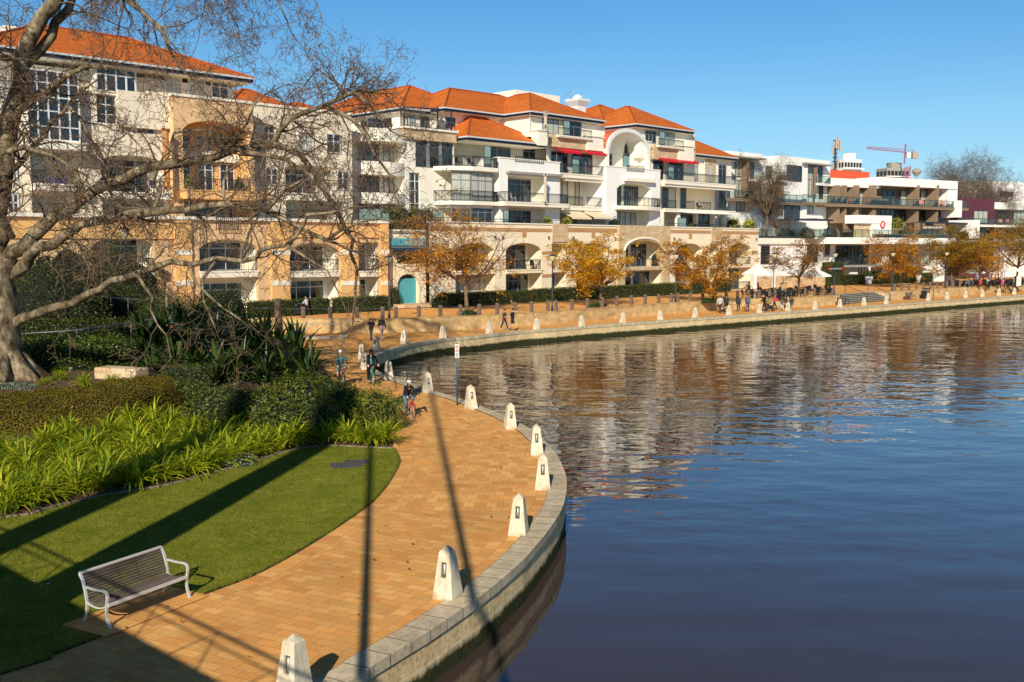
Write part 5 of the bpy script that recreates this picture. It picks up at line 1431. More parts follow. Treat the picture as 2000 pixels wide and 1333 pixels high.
# orange arched bay
yO = .7; zo_t = FB.Z(420, 196, yO)
o1 = op(363, 493, 238, 375, 1.0, yO); o2 = op(362, 493, 388, 426, 0, yO)
wall(b, MAT['peach'], yO, S(345, yO), S(500, yO), TD2, zo_t, [o1, o2], .5, 'orange_bay', ret=3)
loggia(b, o1[0], o1[1], o1[2], o1[3], yO, 2.0, 'orange', False, rail=True); loggia(b, o2[0], o2[1], o2[2], o2[3], yO, 2.0, 'orange', True, 'frame', False, 3)
W_ = o1[1] - o1[0]
for k in range(3):
    p = o1[0] + W_ * (k + .12) / 3; q = o1[0] + W_ * (k + .8) / 3; window(b, p, q, o1[2] + .05, o1[2] + 2.4, yO + 1.97, 2, (.75,), 'frame', 'glass'); window(b, p, q, o1[2] + 3.3, o1[3] - 1.0, yO + 1.97, 2, (.5,), 'frame', 'glass')
box(b, 'spandrel', MAT['cream'], o1[0], o1[1], yO + 1.6, yO + 1.94, o1[2] + 2.5, o1[2] + 3.2)
for x in (o1[0] + .25, o1[1] - .25): column(b, x, yO + .5, o1[2], o1[3] - 1.0, .25, 'orange')
slab(b, S(355, yO), S(515, yO), yO - 1.2, yO - .01, o1[2] + .03, .7, 'orange'); box(b, 'parapet_cap', MAT['cream'], S(343, yO), S(500, yO), yO - .1, yO + .5, zo_t, zo_t + .2)
# right hand wing
yR = 2.2
O = [op(560, 647, 324, 380, .4, yR), op(560, 647, 391, 434, 0, yR), op(520, 545, 246, 275, .6, yR)]
wall(b, MAT['beige'], yR, S(500, yR), S(690, yR), TD2, FB.Z(580, 214, yR), O, .35, 'upper_wall', ret=8)
for o_ in O[:2]: loggia(b, o_[0], o_[1], o_[2], o_[3], yR, 1.8, 'cream', True, 'frame', True, 3); 
slab(b, O[0][0] - .1, O[0][1] + .1, yR - .8, yR - .01, O[0][2] + .02, .6)
window(b, O[2][0], O[2][1], O[2][2], O[2][3], yR + .3, 2, (.5,), 'frame', 'glass')
for q_ in ((585, 616, 258, 300), (640, 668, 262, 300), (520, 545, 330, 362), (660, 682, 335, 372)): Wl(*q_, yR - .02, 2, (.6,))
for q_ in ((8, 40, 150, 200), (8, 40, 300, 352), (8, 40, 378, 424)): Wl(*q_, yU - .02, 3, (.6,))
box(b, 'parapet_cap', MAT['cream'], S(500, yR), S(690, yR), yR - .12, yR + .5, FB.Z(580, 214, yR), FB.Z(580, 214, yR) + .2)
hip_roof(b, S(-25, 1.9), S(510, .7) - .9, 2.0, 15, FB.Z(510, 156, 1.2), .55, .9, zr=FB.Z(370, 93, 8.5))
hip_roof(b, S(440, 6), S(668, 6) , 6.5, 18, FB.Z(600, 246, 6), .55, .8)
wall(b, MAT['beige'], 6.6, S(450, 6.6), S(690, 6.6), TD2, FB.Z(600, 247, 6), (), name='rear_wall', ret=6)
box(b, 'roof_box', MAT['cream'], S(30, 8), S(95, 8), 8, 12, FB.Z(60, 110, 8), FB.Z(60, 56, 8))
box(b, 'core', MAT['peach'], S(-60), S(757) - .1, 4.6, 16, TERR, zp2 - 1)
# blue pots, small dark things on the balconies
for px, y, py in ((110, .8, 362), (128, .8, 363), (303, 1.9, 368)):
    s_, z = FB.P(px, py, y); m = MB(); m.lathe([(.20, 0), (.27, .25), (.30, .55), (.27, .55)], 10)
    o = m.build('flower_pot', plain('cobalt_glaze', (.02, .02, .22), .3, .1), loc=FB.o + FB.e * s_ + FB.n * (y + .3) + Vector((0, 0, z)), smooth=True)
    tag(o, {110: 'cobalt blue glazed pot, left of two on the upper left balcony', 128: 'cobalt blue glazed pot, right of two on the upper left balcony', 303: 'cobalt blue glazed pot alone on the arched balcony'}[px], 'flower pot')

# ================================================================ modern white building
FC = Fac(33.2, 138.3, R(42))          # carries the line of the arcade on past its end
o0 = gp(1625, 557, TERR)
FM = Fac(o0.x, o0.y, R(33.5))         # the straight part that faces the cove
mod = empty('apartment_building', FM.o, FM.a, 'modern white and brown apartment building with glass balconies at right', 'apartment building')
b = mod; S = FM.S
def Wm(x0, x1, y0, y1, y, nx=2, hs=(), pane='glass', frame='dframe'):
    a, c, z0, z1 = FM.R(x0, x1, y0, y1, y); return window(b, a, c, z0, z1, y, nx, hs, frame, pane)
def bx(name, mat, x0, x1, y0, y1, yA, yB_, dz0=0, dz1=0):
    a, c, z0, z1 = FM.R(x0, x1, y0, y1, yA); return box(b, name, MAT[mat], a, c, yA, yB_, z0 + dz0, z1 + dz1)
zs_t, zs_b = FM.Z(1740, 465), FM.Z(1740, 477)
xE = S(1850)
m = MB(); m.box(S(1600), xE, -1.5, 8, zs_b, zs_t); m.build('terrace_slab', MAT['white'], b)
railing(b, [(S(1560), -1.3), (xE - .1, -1.3)], 1.15, zs_t, glass=True, mid=False)
# lower two floors, dark glazing behind white piers
z1f = FM.Z(1700, 518)
wall(b, MAT['white'], 3.0, S(1622, 3), xE, TERR - .1, zs_b, (), name='lower_wall')
slab(b, S(1626), S(1722), .0, 3.0, z1f, .3, 'grey'); railing(b, [(S(1627), .1), (S(1722), .1)], 1.1, z1f, glass=True)
slab(b, S(1740), S(1818), .0, 3.0, z1f, .3, 'grey'); railing(b, [(S(1745), .1), (S(1818), .1)], 1.1, z1f, glass=True)
for (x0, x1, n, pn) in ((1630, 1664, 4, 'glass'), (1666, 1696, 3, 'glass'), (1708, 1725, 4, 'curtain'), (1740, 1768, 3, 'curtain'), (1776, 1807, 4, 'curtain'), (1816, 1826, 2, 'curtain')): Wm(x0, x1, 480, 516, 2.96, n, (), pn)
for (x0, x1, n, pn) in ((1652, 1668, 1, 'glass'), (1678, 1696, 3, 'curtain'), (1702, 1722, 2, 'glass'), (1735, 1765, 3, 'glass'), (1775, 1800, 2, 'glass')): Wm(x0, x1, 522, 553, 2.96, n, (), pn)
for (x0, x1, y0, y1) in ((1623, 1629, 478, 560), (1662, 1677, 524, 560), (1727, 1737, 478, 518), (1810, 1815, 478, 518), (1830, 1847, 478, 556), (1806, 1812, 524, 556)): bx('pier', 'white', x0, x1, y0, y1, 1.0, 2.9)
box(b, 'core', MAT['shade'], S(1622, 3), xE, 3.4, 16, TERR, zs_b - .05)
# upper floors, set back
yV = 6.0; zr, zrb = FM.Z(1740, 350, yV), FM.Z(1740, 365, yV); zf3 = FM.Z(1740, 403, yV)
aV, cV = S(1600, yV), S(1866, yV)
bx('roof_parapet', 'white', 1614, 1716, 350, 366, yV, yV + 8); bx('roof_parapet', 'white', 1716, 1866, 350, 366, yV - .8, yV + 8)
wall(b, MAT['brown'], yV + 1.2, aV, cV, zs_t, zrb, (), name='upper_wall')
slab(b, S(1600, yV), S(1874, yV), yV - 1.4, yV + 1.19, zf3, .42, 'brown'); railing(b, [(S(1600, yV), yV - 1.25), (S(1874, yV), yV - 1.25)], 1.1, zf3, glass=True)
for (x0, x1) in ((1634, 1638), (1648, 1651), (1671, 1675), (1702, 1709), (1788, 1792), (1826, 1830)): bx('brown_fin', 'brown', x0, x1, 362, 436, yV - .9, yV + 1.1)
bx('brown_panel', 'brown', 1706, 1730, 388, 404, yV - .75, yV + .5)
for (x0, x1, n, pn) in ((1651, 1659, 1, 'curtain'), (1675, 1692, 2, 'curtain'), (1719, 1740, 2, 'glass'), (1742, 1754, 1, 'glass'), (1755, 1776, 2, 'curtain'), (1794, 1812, 2, 'curtain'), (1830, 1846, 2, 'curtain')):
    Wm(x0, x1, 373, 402, yV + 1.17, n, (), pn)
for (x0, x1, n, pn) in ((1600, 1645, 4, 'glass'), (1652, 1660, 1, 'glass'), (1675, 1688, 2, 'curtain'), (1718, 1745, 3, 'glass'), (1746, 1772, 3, 'glass'), (1794, 1807, 2, 'glass'), (1830, 1844, 2, 'glass')):
    Wm(x0, x1, 406, 432, yV + 1.17, n, (), pn)
bx('white_end_pier', 'white', 1848, 1866, 364, 404, yV - .6, yV + 8); bx('white_pier', 'white', 1838, 1850, 364, 404, yV + .3, yV + 1.1); bx('white_end_pier', 'white', 1868, 1876, 392, 425, yV - 2, yV + 4)
bx('roof_block', 'redblock', 1617, 1694, 334, 351, yV + 4, yV + 10)
# terrace pavilions and planters
def pav(x0, x1, yy, y, d, lab):
    s0_, s1_ = S(x0, y), S(x1, y); z = FM.Z((x0 + x1) / 2, yy, y)
    m = MB(); m.quad((s0_, y, z), (s1_, y, z + .2), (s1_ , y + d, z + .45), (s0_, y + d, z + .25)); m.box(s0_, s1_, y - .05, y + .04, z - .05, z + .18); m.build('pavilion_roof', MAT['rail'], b, fix=False)
    for x in (s0_ + .5, s1_ - .5): 
        m = MB(); m.box(x - .07, x + .07, y + .3, y + .44, zs_t, z); m.build('pavilion_post', MAT['rail'], b)
pav(1540, 1626, 431, 1.0, 3.5, ''); pav(1798, 1905, 437, .5, 4, '')
bx('white_block', 'white', 1675, 1740, 421, 437, 1.5, 4); bx('stone_wall', 'lime', 1673, 1702, 432, 465, 2.0, 2.6); bx('white_pillar', 'white', 1703, 1740, 436, 464, 1.6, 2.3)
bx('white_block', 'white', 1899, 1912, 430, 466, -.5, 4); bx('planter', 'grey', 1710, 1840, 458, 466, -.4, .3)
s_, z = FM.P(1723, 439, 1.6); m = MB()
P = [(s_ + .48 * math.cos(t * math.pi / 8), 1.5, z + .48 * math.sin(t * math.pi / 8)) for t in range(17)]; m.tube(P, .11, 6); m.build('life_ring', MAT['red'], b)
for (x0, x1, y0, y1, y, n, pn) in ((1764, 1782, 441, 462, 5.9, 2, 'glass'), (1800, 1840, 441, 462, 5.9, 4, 'curtain')): Wm(x0, x1, y0, y1, y, n, (), pn)
# curved left part on the arcade's line
S5 = FC.S; FM5 = FC
cb = empty('curved_wing', mod.matrix_world.inverted() @ Vector((0, 0, 0))); cb.parent = mod
mod.matrix_basis = mod.matrix_basis
bpy.context.view_layer.update()
M5 = mod.matrix_world.inverted() @ (Matrix.Translation(FC.o) @ Matrix.Rotation(FC.a, 4, 'Z'))
cb.matrix_local = M5
b = cb; S = FC.S
def bx5(name, mat, x0, x1, y0, y1, yA, yB_): a, c, z0, z1 = FC.R(x0, x1, y0, y1, yA); return box(b, name, MAT[mat], a, c, yA, yB_, z0, z1)
def W5(x0, x1, y0, y1, y, nx=2, hs=(), pane='glass'): a, c, z0, z1 = FC.R(x0, x1, y0, y1, y); return window(b, a, c, z0, z1, y, nx, hs, 'dframe', pane)
# podium wall behind the cafe
zq = FC.Z(1560, 466, 1.0)
wall(b, MAT['white'], 1.0, S(1481, 1), S(1632, 1), TERR - .1, zq, [], name='podium_wall'); bx5('podium_band', 'cream', 1481, 1625, 466, 477, .7, 1.4)
W5(1486, 1503, 480, 516, .98, 1, tuple(k / 12 for k in range(1, 12)), 'glass'); W5(1576, 1597, 478, 512, .98, 1, (), 'glass'); W5(1611, 1620, 477, 499, .98, 1, (), 'glass')
bx5('cafe_wall', 'lime', 1480, 1620, 539, 562, -.4, .4); 
# stepped white cubes
y = 6.0; zt = FC.Z(1460, 297, y)
wall(b, MAT['white'], y, S(1422, y), S(1487, y), zq - 1, FC.Z(1455, 298, y), [], name='cube_wall', ret=9); bx5('roof_plate', 'grey', 1424, 1494, 306, 309, y - 1.6, y + 4)
wall(b, MAT['white'], y + .5, S(1487, y), S(1520, y), zq - 1, FC.Z(1505, 312, y), [], name='cube_wall', ret=9)
wall(b, MAT['white'], y - .8, S(1519, y - .8), S(1574, y - .8), zq - 1, FC.Z(1545, 308, y), [], name='cube_wall', ret=9)
wall(b, MAT['white'], y, S(1570, y), S(1617, y), zq - 1, FC.Z(1595, 312, y), [], name='cube_wall', ret=9); bx5('roof_plate', 'grey', 1568, 1622, 319, 322, y - 1.4, y + 4)
W5(1432, 1456, 311, 346, y - .03, 3, (), 'curtain'); W5(1432, 1456, 352, 386, y - .03, 3, (), 'curtain'); W5(1436, 1452, 393, 413, y - .03, 2, (), 'curtain')
W5(1492, 1513, 325, 350, y + .46, 2, ()); W5(1533, 1562, 323, 354, y - .83, 3, (), 'glass'); W5(1570, 1588, 323, 385, y - .03, 3, (.55,), 'curtain'); W5(1570, 1586, 400, 417, y - .03, 2, (), 'curtain')
for (x0, x1, y0, y1) in ((1461, 1480, 316, 350), (1461, 1480, 355, 388), (1594, 1615, 325, 356), (1596, 1615, 362, 388)): W5(x0 , x0 + 8, y0, y1, y - .03, 1, ())
for (x0, x1, yy) in ((1422, 1485, 389), (1485, 1530, 395), (1527, 1566, 396), (1566, 1650, 397)):
    s0_, s1_ = S(x0, y - 1.5), S(x1, y - 1.5); z = FC.Z((x0 + x1) / 2, yy, y - 1.5); slab(b, s0_, s1_, y - 1.6, y - .85, z, .35, 'brown'); railing(b, [(s0_, y - 1.5), (s1_, y - 1.5)], 1.1, z, glass=True)
for (x0, x1, yy) in ((1460, 1484, 351), (1590, 1616, 359), (1500, 1532, 352)):
    s0_, s1_ = S(x0, y - 1.0), S(x1, y - 1.0); z = FC.Z((x0 + x1) / 2, yy, y - 1.0); slab(b, s0_, s1_, y - 1.3, y - .85, z, .3, 'white'); railing(b, [(s0_, y - 1.2), (s1_, y - 1.2)], 1.1, z, glass=True)
for (x0, x1, y0, y1) in ((1456, 1460, 310, 388), (1588, 1592, 323, 388), (1506, 1528, 352, 420)): bx5('brown_fin', 'brown', x0, x1, y0, y1, y - 1.0, y - .86 if x0 > 1500 else y - .05)
W5(1490, 1505, 400, 425, y - .4, 2, ()); W5(1530, 1560, 402, 430, y - .86, 2, ())
railing(b, [(S(1483, 1.0), 1.2), (S(1625, 1.0), 1.2)], 1.15, zq, glass=True)
bx5('planter', 'grey', 1490, 1620, 462, 467, 1.5, 2.3)

# ================================================================ plum coloured and white buildings at the right edge
o0 = gp(1872, 548, TERR); FP = Fac(o0.x, o0.y, R(33.5))
FP.o = FP.o + FP.n * 6
pl = empty('apartment_building', FP.o, FP.a, 'plum coloured building with a white wing and orange balcony chairs at the right edge', 'apartment building')
b = pl; S = FP.S
def bxp(name, mat, x0, x1, y0, y1, yA, yB_): a, c, z0, z1 = FP.R(x0, x1, y0, y1, yA); return box(b, name, MAT[mat], a, c, yA, yB_, z0, z1)
def Wp(x0, x1, y0, y1, y, nx=2, pane='glass'): a, c, z0, z1 = FP.R(x0, x1, y0, y1, y); return window(b, a, c, z0, z1, y, nx, (), 'dframe', pane)
bxp('plum_wall', 'purple', 1866, 1941, 388, 560, 0, 9); bxp('white_wing', 'white', 1941, 2080, 398, 560, .6, 9); bxp('roof_band', 'white', 1941, 2080, 398, 411, -.2, .59)
Wp(1899, 1926, 412, 436, -.02, 3, 'curtain'); Wp(1941, 1975, 412, 438, .56, 4, 'glass'); Wp(1976, 1998, 412, 438, .56, 3, 'curtain'); Wp(1890, 1926, 445, 466, -.02, 3, 'glass'); Wp(1945, 1998, 446, 466, .56, 5, 'glass')
z = FP.Z(1940, 440, -1.2); slab(b, S(1868, -1.2), S(2060, -1.2), -1.4, -.01, z, .35, 'white'); railing(b, [(S(1868, -1.2), -1.3), (S(2060, -1.2), -1.3)], 1.1, z, glass=True)
z2 = FP.Z(1940, 470, -1.2); slab(b, S(1868, -1.2), S(2060, -1.2), -1.4, -.01, z2, .35, 'grey'); railing(b, [(S(1868, -1.2), -1.3), (S(2060, -1.2), -1.3)], 1.1, z2, glass=True)
bxp('upper_block', 'white', 1935, 2080, 358, 400, 10, 18); Wp(1947, 1974, 374, 384, 9.97, 2)
FPz = z
# ================================================================ balcony chairs
def make_chair(mat):
    root = empty('balcony_chair')
    m = MB(); m.box(-.25, .25, -.25, .25, .40, .46); m.build('seat', MAT[mat], root, bevel=.02)
    m = MB(); m.bar((0, .24, .44), (0, .34, .95), .48, .05, up=(0, 1, 0)); m.build('backrest', MAT[mat], root)
    for x in (-.21, .21):
        for y_ in (-.21, .21):
            m = MB(); m.bar((x, y_, 0), (x * .95, y_ * .95, .41), .045, .045); m.build('leg', MAT[mat], root)
    return root
oc = make_chair('orangechair'); first = True
zf3w = zf3
spots = []
for px, D in ((1653, FM), (1659, FM), (1679, FM), (1689, FM), (1796, FM), (1807, FM), (1831, FM), (1838, FM)): spots.append((D, px, yV - .2, zf3w + .03, 'modern'))
for px in (1952, 1966): spots.append((FP, px, -.6, FPz + .03, 'plum'))
labs = ['orange chair on the brown balcony, leftmost of all', 'orange chair on the brown balcony, second from the left', 'orange chair, left of the pair at the wide brown fin', 'orange chair, right of the pair at the wide brown fin',
        'orange chair, left of the pair before the right hand fins', 'orange chair, right of the pair before the right hand fins', 'orange chair by the white end pier, left one', 'orange chair by the white end pier, right one',
        'orange chair on the balcony of the plum building, left one', 'orange chair on the balcony of the plum building, right one']
for (f, px, y, z, w_), lab in zip(spots, labs):
    o = oc if first else dup(oc); first = False
    s_ = f.S(px, y); o.location = f.o + f.e * s_ + f.n * y + Vector((0, 0, z)); o.rotation_euler = (0, 0, f.a + (.9 if px % 2 else -.9)); o.scale = (1.25, 1.25, 1.2)
    tag(o, lab, 'chair', 'orange balcony chairs')
dc = make_chair('black'); first = True
for px, y, z, lab in ((897, 2.2, zb4, 'dark chair on the balcony under the low roof, left'), (921, 2.2, zb4, 'dark chair on the balcony under the low roof, right'), (1042, .6, zs1, 'dark chair in the second arcade arch'), (1030, .6, zs1, 'dark chair beside another in the second arcade arch'),
                 (1108, 2.0, f3, 'dark chair below the left red awning'), (1306, 2.0, f3E, 'dark chair below the right red awnings')):
    o = dc if first else dup(dc); first = False
    s_ = FA.S(px, y); o.location = FA.o + FA.e * s_ + FA.n * y + Vector((0, 0, z + .02)); o.rotation_euler = (0, 0, FA.a + rnd.uniform(-1.5, 1.5)); tag(o, lab, 'chair', 'dark balcony chairs')
wc = make_chair('whitep'); s_ = FA.S(1005, .5); wc.location = FA.o + FA.e * s_ + FA.n * .6 + Vector((0, 0, f2 + .06)); wc.rotation_euler = (0, 0, FA.a + .6); tag(wc, 'white plastic chair on the balcony of the box block', 'chair')

# ================================================================ far away: towers, crane, mast, tank
def tower(px0, px1, py, D, label, mat, floors, cols, rz, z0=0, low=None):
    a, c = dp(px0, 481, D), dp(px1, 481, D); top = dp((px0 + px1) / 2, py, D).z
    root = empty('tower_block', (a + c) / 2 * Vector((1, 1, 0)) if False else Vector(((a.x + c.x) / 2, D, 0)), rz, label, 'tower block')
    W = (c.x - a.x); w_ = W * .76; d = W * .5
    m = MB(); m.box(-w_ / 2, w_ / 2, 0, d, z0, top); m.box(-w_ * .2, w_ * .25, d * .2, d * .7, top, top + 2.6); m.build('wall', MAT[mat], root)
    fh = 3.3; n = int((top - 20) / fh)
    for k in range(min(floors, n)):
        z = top - 1.2 - k * fh; m = MB()
        for j in range(cols):
            x = -w_ / 2 + w_ * (j + .12) / cols; m.box(x, x + w_ / cols * .72, -.25, -.03, z - 1.9, z)
        for j in range(3):
            y_ = d * (j + .15) / 3; m.box(-w_ / 2 - .25, -w_ / 2 - .03, y_, y_ + d / 3 * .6, z - 1.9, z)
        m.build('window_row', MAT['glass'], root)
        m = MB(); m.box(-w_ / 2 - .9, w_ / 2 + .6, -1.0, -.3, z - 2.7, z - 2.35); m.build('balcony_slab', MAT['white'], root)
    return root
tower(1634, 1688, 312, 420, 'distant white high rise beside the telecom mast', 'white', 9, 6, .35)
tower(1716, 1782, 329, 460, 'distant unfinished grey tower under the pink crane', 'grey', 8, 6, .3)
# crane
base = dp(1767, 481, 455); root = empty('tower_crane', (base.x, 455, 0), 0, 'pink tower crane above the distant unfinished tower', 'crane')
MAT['pink'] = plain('crane_pink', (.34, .11, .22), .6, .1)
zt = dp(1767, 290, 455).z; m = MB(); hw = 1.0
for x in (-hw, hw):
    for y_ in (-hw, hw): m.bar((x, y_, 0), (x, y_, zt - 8), .2, .2)
k = 0
for z in np.arange(20, zt - 9, 2.4):
    s_ = 1 if k % 2 else -1; m.bar((-hw * s_, -hw, z), (hw * s_, -hw, z + 2.4), .18, .18); m.bar((hw * s_, hw, z), (-hw * s_, hw, z + 2.4), .18, .18); m.bar((hw, -hw * s_, z), (hw, hw * s_, z + 2.4), .18, .18); k += 1
m.build('mast', MAT['pink'], root)
pa, pb, pc = dp(1693, 290.5, 455), dp(1767, 298, 455), dp(1791, 301.5, 455)
pa, pb, pc = [p - Vector((base.x, 455, 0)) for p in (pa, pb, pc)]
m = MB()
for oy, oz in ((-.7, 0), (.7, 0), (0, 1.5)): m.bar(pa + Vector((0, oy, oz * .3)), pb + Vector((0, oy, oz)), .2, .2); m.bar(pb + Vector((0, oy, oz)), pc + Vector((0, oy, oz * .4)), .2, .2)
for k in range(14):
    t = k / 14; p, q = pa.lerp(pb, t), pa.lerp(pb, t + 1 / 14); m.bar(p + Vector((0, -.7, 0)), q + Vector((0, 0, 1.3)), .1, .1); m.bar(q + Vector((0, .7, 0)), p + Vector((0, 0, 1.2)), .1, .1)
m.build('jib', MAT['pink'], root)
m = MB(); ap = pb + Vector((.3, 0, 3.6)); m.bar(pb + Vector((0, 0, -5)), ap, .5, .5); m.bar(ap, pa.lerp(pb, .45) + Vector((0, 0, 1)), .12, .12); m.bar(ap, pc + Vector((0, 0, .5)), .12, .12); m.build('tower_head', MAT['pink'], root)
m = MB(); m.box(pc.x - 2.2, pc.x + .4, -.9, .9, pc.z - 2.0, pc.z + 1.0); m.build('counterweight', MAT['grey'], root); m = MB(); m.box(pb.x + .6, pb.x + 2.4, -1.2, 1.0, pb.z - 2.4, pb.z - .2); m.build('cab', MAT['whitep'], root)
# telecom mast
base = dp(1630, 340, 172); root = empty('telecom_mast', (base.x, 172, 0), 0, 'tall telecom mast with panel antennas behind the white building', 'telecom mast'); root.scale = (.66, .66, 1)
zt = dp(1630, 272, 172).z; zb = dp(1630, 345, 172).z; m = MB(); m.tube([(0, 0, 5), (0, 0, zt - .3)], [.28, .2], 8)
for k in range(9): z = zb + (zt - zb) * k / 9; m.bar((-.35, -.3, z), (.35, -.3, z + .9), .1, .1); m.box(-.55, .55, -.25, .25, z + .3, z + .5)
m.build('pole', MAT['rail'], root)
for dx, z0, h in ((-.75, zt - 2.6, 1.3), (.7, zt - 1.9, 2.1), (.1, zt - 1.6, 1.7), (1.05, zt - 2.2, 1.9), (-.5, zt - 1.3, .9), (-.6, zb + 1.2, .8), (.6, zb + 1.2, .9), (.75, zb + 2.2, .7)):
    m = MB(); m.box(dx - .22, dx + .22, -.55, -.35, z0, z0 + h); m.bar((dx, -.4, z0 + h / 2), (0, 0, z0 + h / 2), .08, .08); m.build('antenna', plain('antenna_beige', (.42, .36, .28), .6, .1) if 'ant' not in MAT else MAT['ant'], root)
# water tank
base = dp(1785, 481, 300); root = empty('water_tank', (base.x, 300, 0), 0, 'small distant water tank beside the unfinished tower', 'water tank')
zt = dp(1785, 338, 300).z; m = MB(); m.lathe([(.4, zt - 1.0), (1.3, zt + .2), (1.3, zt + .7), (.6, zt + 1.2), (.2, zt + 1.4)], 14); m.build('bowl', MAT['grey'], root); m = MB(); m.lathe([(.5, 0), (.35, zt - .95)], 10); m.build('stem', MAT['grey'], root)
m = MB(); q = dp(1905, 375, 210); m.box(-9, 12, 0, 8, 0, q.z + .3); o = m.build('apartment_building', MAT['cream2'], loc=(q.x, 210, 0), rz=.5); tag(o, 'brown topped low block far behind the leafless tree at right', 'building')
# ================================================================ branching
def rv(): return Vector((rnd.gauss(0, 1), rnd.gauss(0, 1), rnd.gauss(0, 1)))
def grow(out, tips, p, d, length, r, level, cfg):
    """one kinked branch and its children; out gets (points, radii)"""
    seg = cfg['seg'][level]; n = max(2, int(length / seg)); pts = [p.copy()]; rad = [r]; d = d.normalized()
    kink = cfg['kink'][level]; g = cfg['grav'][level]; kids = []
    for i in range(n):
        d = (d + rv() * kink + Vector((0, 0, g))).normalized(); p = p + d * (length / n); t = (i + 1) / n
        pts.append(p.copy()); rad.append(max(r * (1 - .72 * t), cfg['rmin']))
        kids.append((p.copy(), d.copy(), rad[-1], t))
    out[min(level, 1) if level < 2 else 2].append((pts, rad))
    if level + 1 >= cfg['levels']:
        tips.append((pts[-1], d)); return
    cnt = cfg['kids'][level] * length; k = int(cnt) + (1 if rnd.random() < cnt % 1 else 0)
    for _ in range(k):
        q, dd, rr, t = kids[min(len(kids) - 1, int((rnd.random() ** .8) * len(kids)))]
        side = rv(); side = (side - dd * side.dot(dd)).normalized()
        nd = dd * cfg['fwd'][level] + side + Vector((0, 0, cfg['lift'][level]))
        L = cfg['len'][level + 1] * rnd.uniform(.5, 1.25) * (1.15 - .5 * t)
        grow(out, tips, q, nd, L, min(rr * .62, cfg['rad'][level + 1] * rnd.uniform(.7, 1.2)), level + 1, cfg)
    tips.append((pts[-1], d))
def tubes_mesh(name, lines, mat, sides=3):
    V = []; Fq = []; base = 0
    ang = [2 * math.pi * k / sides for k in range(sides)]
    for pts, rad in lines:
        n = len(pts); x = None
        for i, p in enumerate(pts):
            t = pts[min(i + 1, n - 1)] - pts[max(i - 1, 0)]
            if x is None: x = t.orthogonal().normalized()
            else:
                x = x - t * (x.dot(t) / max(t.length_squared, 1e-9)); x = x.normalized() if x.length > 1e-5 else t.orthogonal().normalized()
            y = t.normalized().cross(x); r = rad[i]
            for a in ang: V.append(p + (x * math.cos(a) + y * math.sin(a)) * r)
        for i in range(n - 1):
            for k in range(sides):
                k2 = (k + 1) % sides; Fq.append((base + i * sides + k, base + i * sides + k2, base + (i + 1) * sides + k2, base + (i + 1) * sides + k))
        base += n * sides
    return np_mesh(name, [tuple(v) for v in V], Fq, mat, smooth=True)
MAT['twig'] = plain('twig_bark', (.17, .115, .074), .9, .3, 3)
MAT['deadleaf'] = leafy('dead_leaves', (.16, .06, .02), (.30, .12, .03), None, .2)

# ================================================================ the big bare plane tree
TB = gbed(0, 738); TD0 = TB.y
ptree = empty('plane_tree', (TB.x, TB.y, bedz(TB.x, TB.y)), 0, 'huge leafless plane tree with pale mottled limbs and hanging twigs, at left', 'tree')
off = ptree.location.copy()
def limb(pts, r0, r1, D0, D1, step=.55, wob=.07):
    n = len(pts); W = [dp(x, y, D0 + (D1 - D0) * (i / (n - 1))) for i, (x, y) in enumerate(pts)]
    P = spline(W, step); L = arclen(P)
    P = [p + Vector((rnd.gauss(0, wob), rnd.gauss(0, wob * 2), rnd.gauss(0, wob))) if 0 < i < len(P) - 1 else p for i, p in enumerate(P)]
    rad = [(r0 + (r1 - r0) * (l / L[-1]) ** .8) * rnd.uniform(.93, 1.09) for l in L]
    return P, rad
D = TD0
trunk = limb([(2, 760), (0, 735), (0, 690), (-2, 640), (-6, 590), (-8, 540), (2, 500)], 1.12, .70, D, D, .5, .02)
trunk[1][0] = 1.7; trunk[1][1] = 1.3
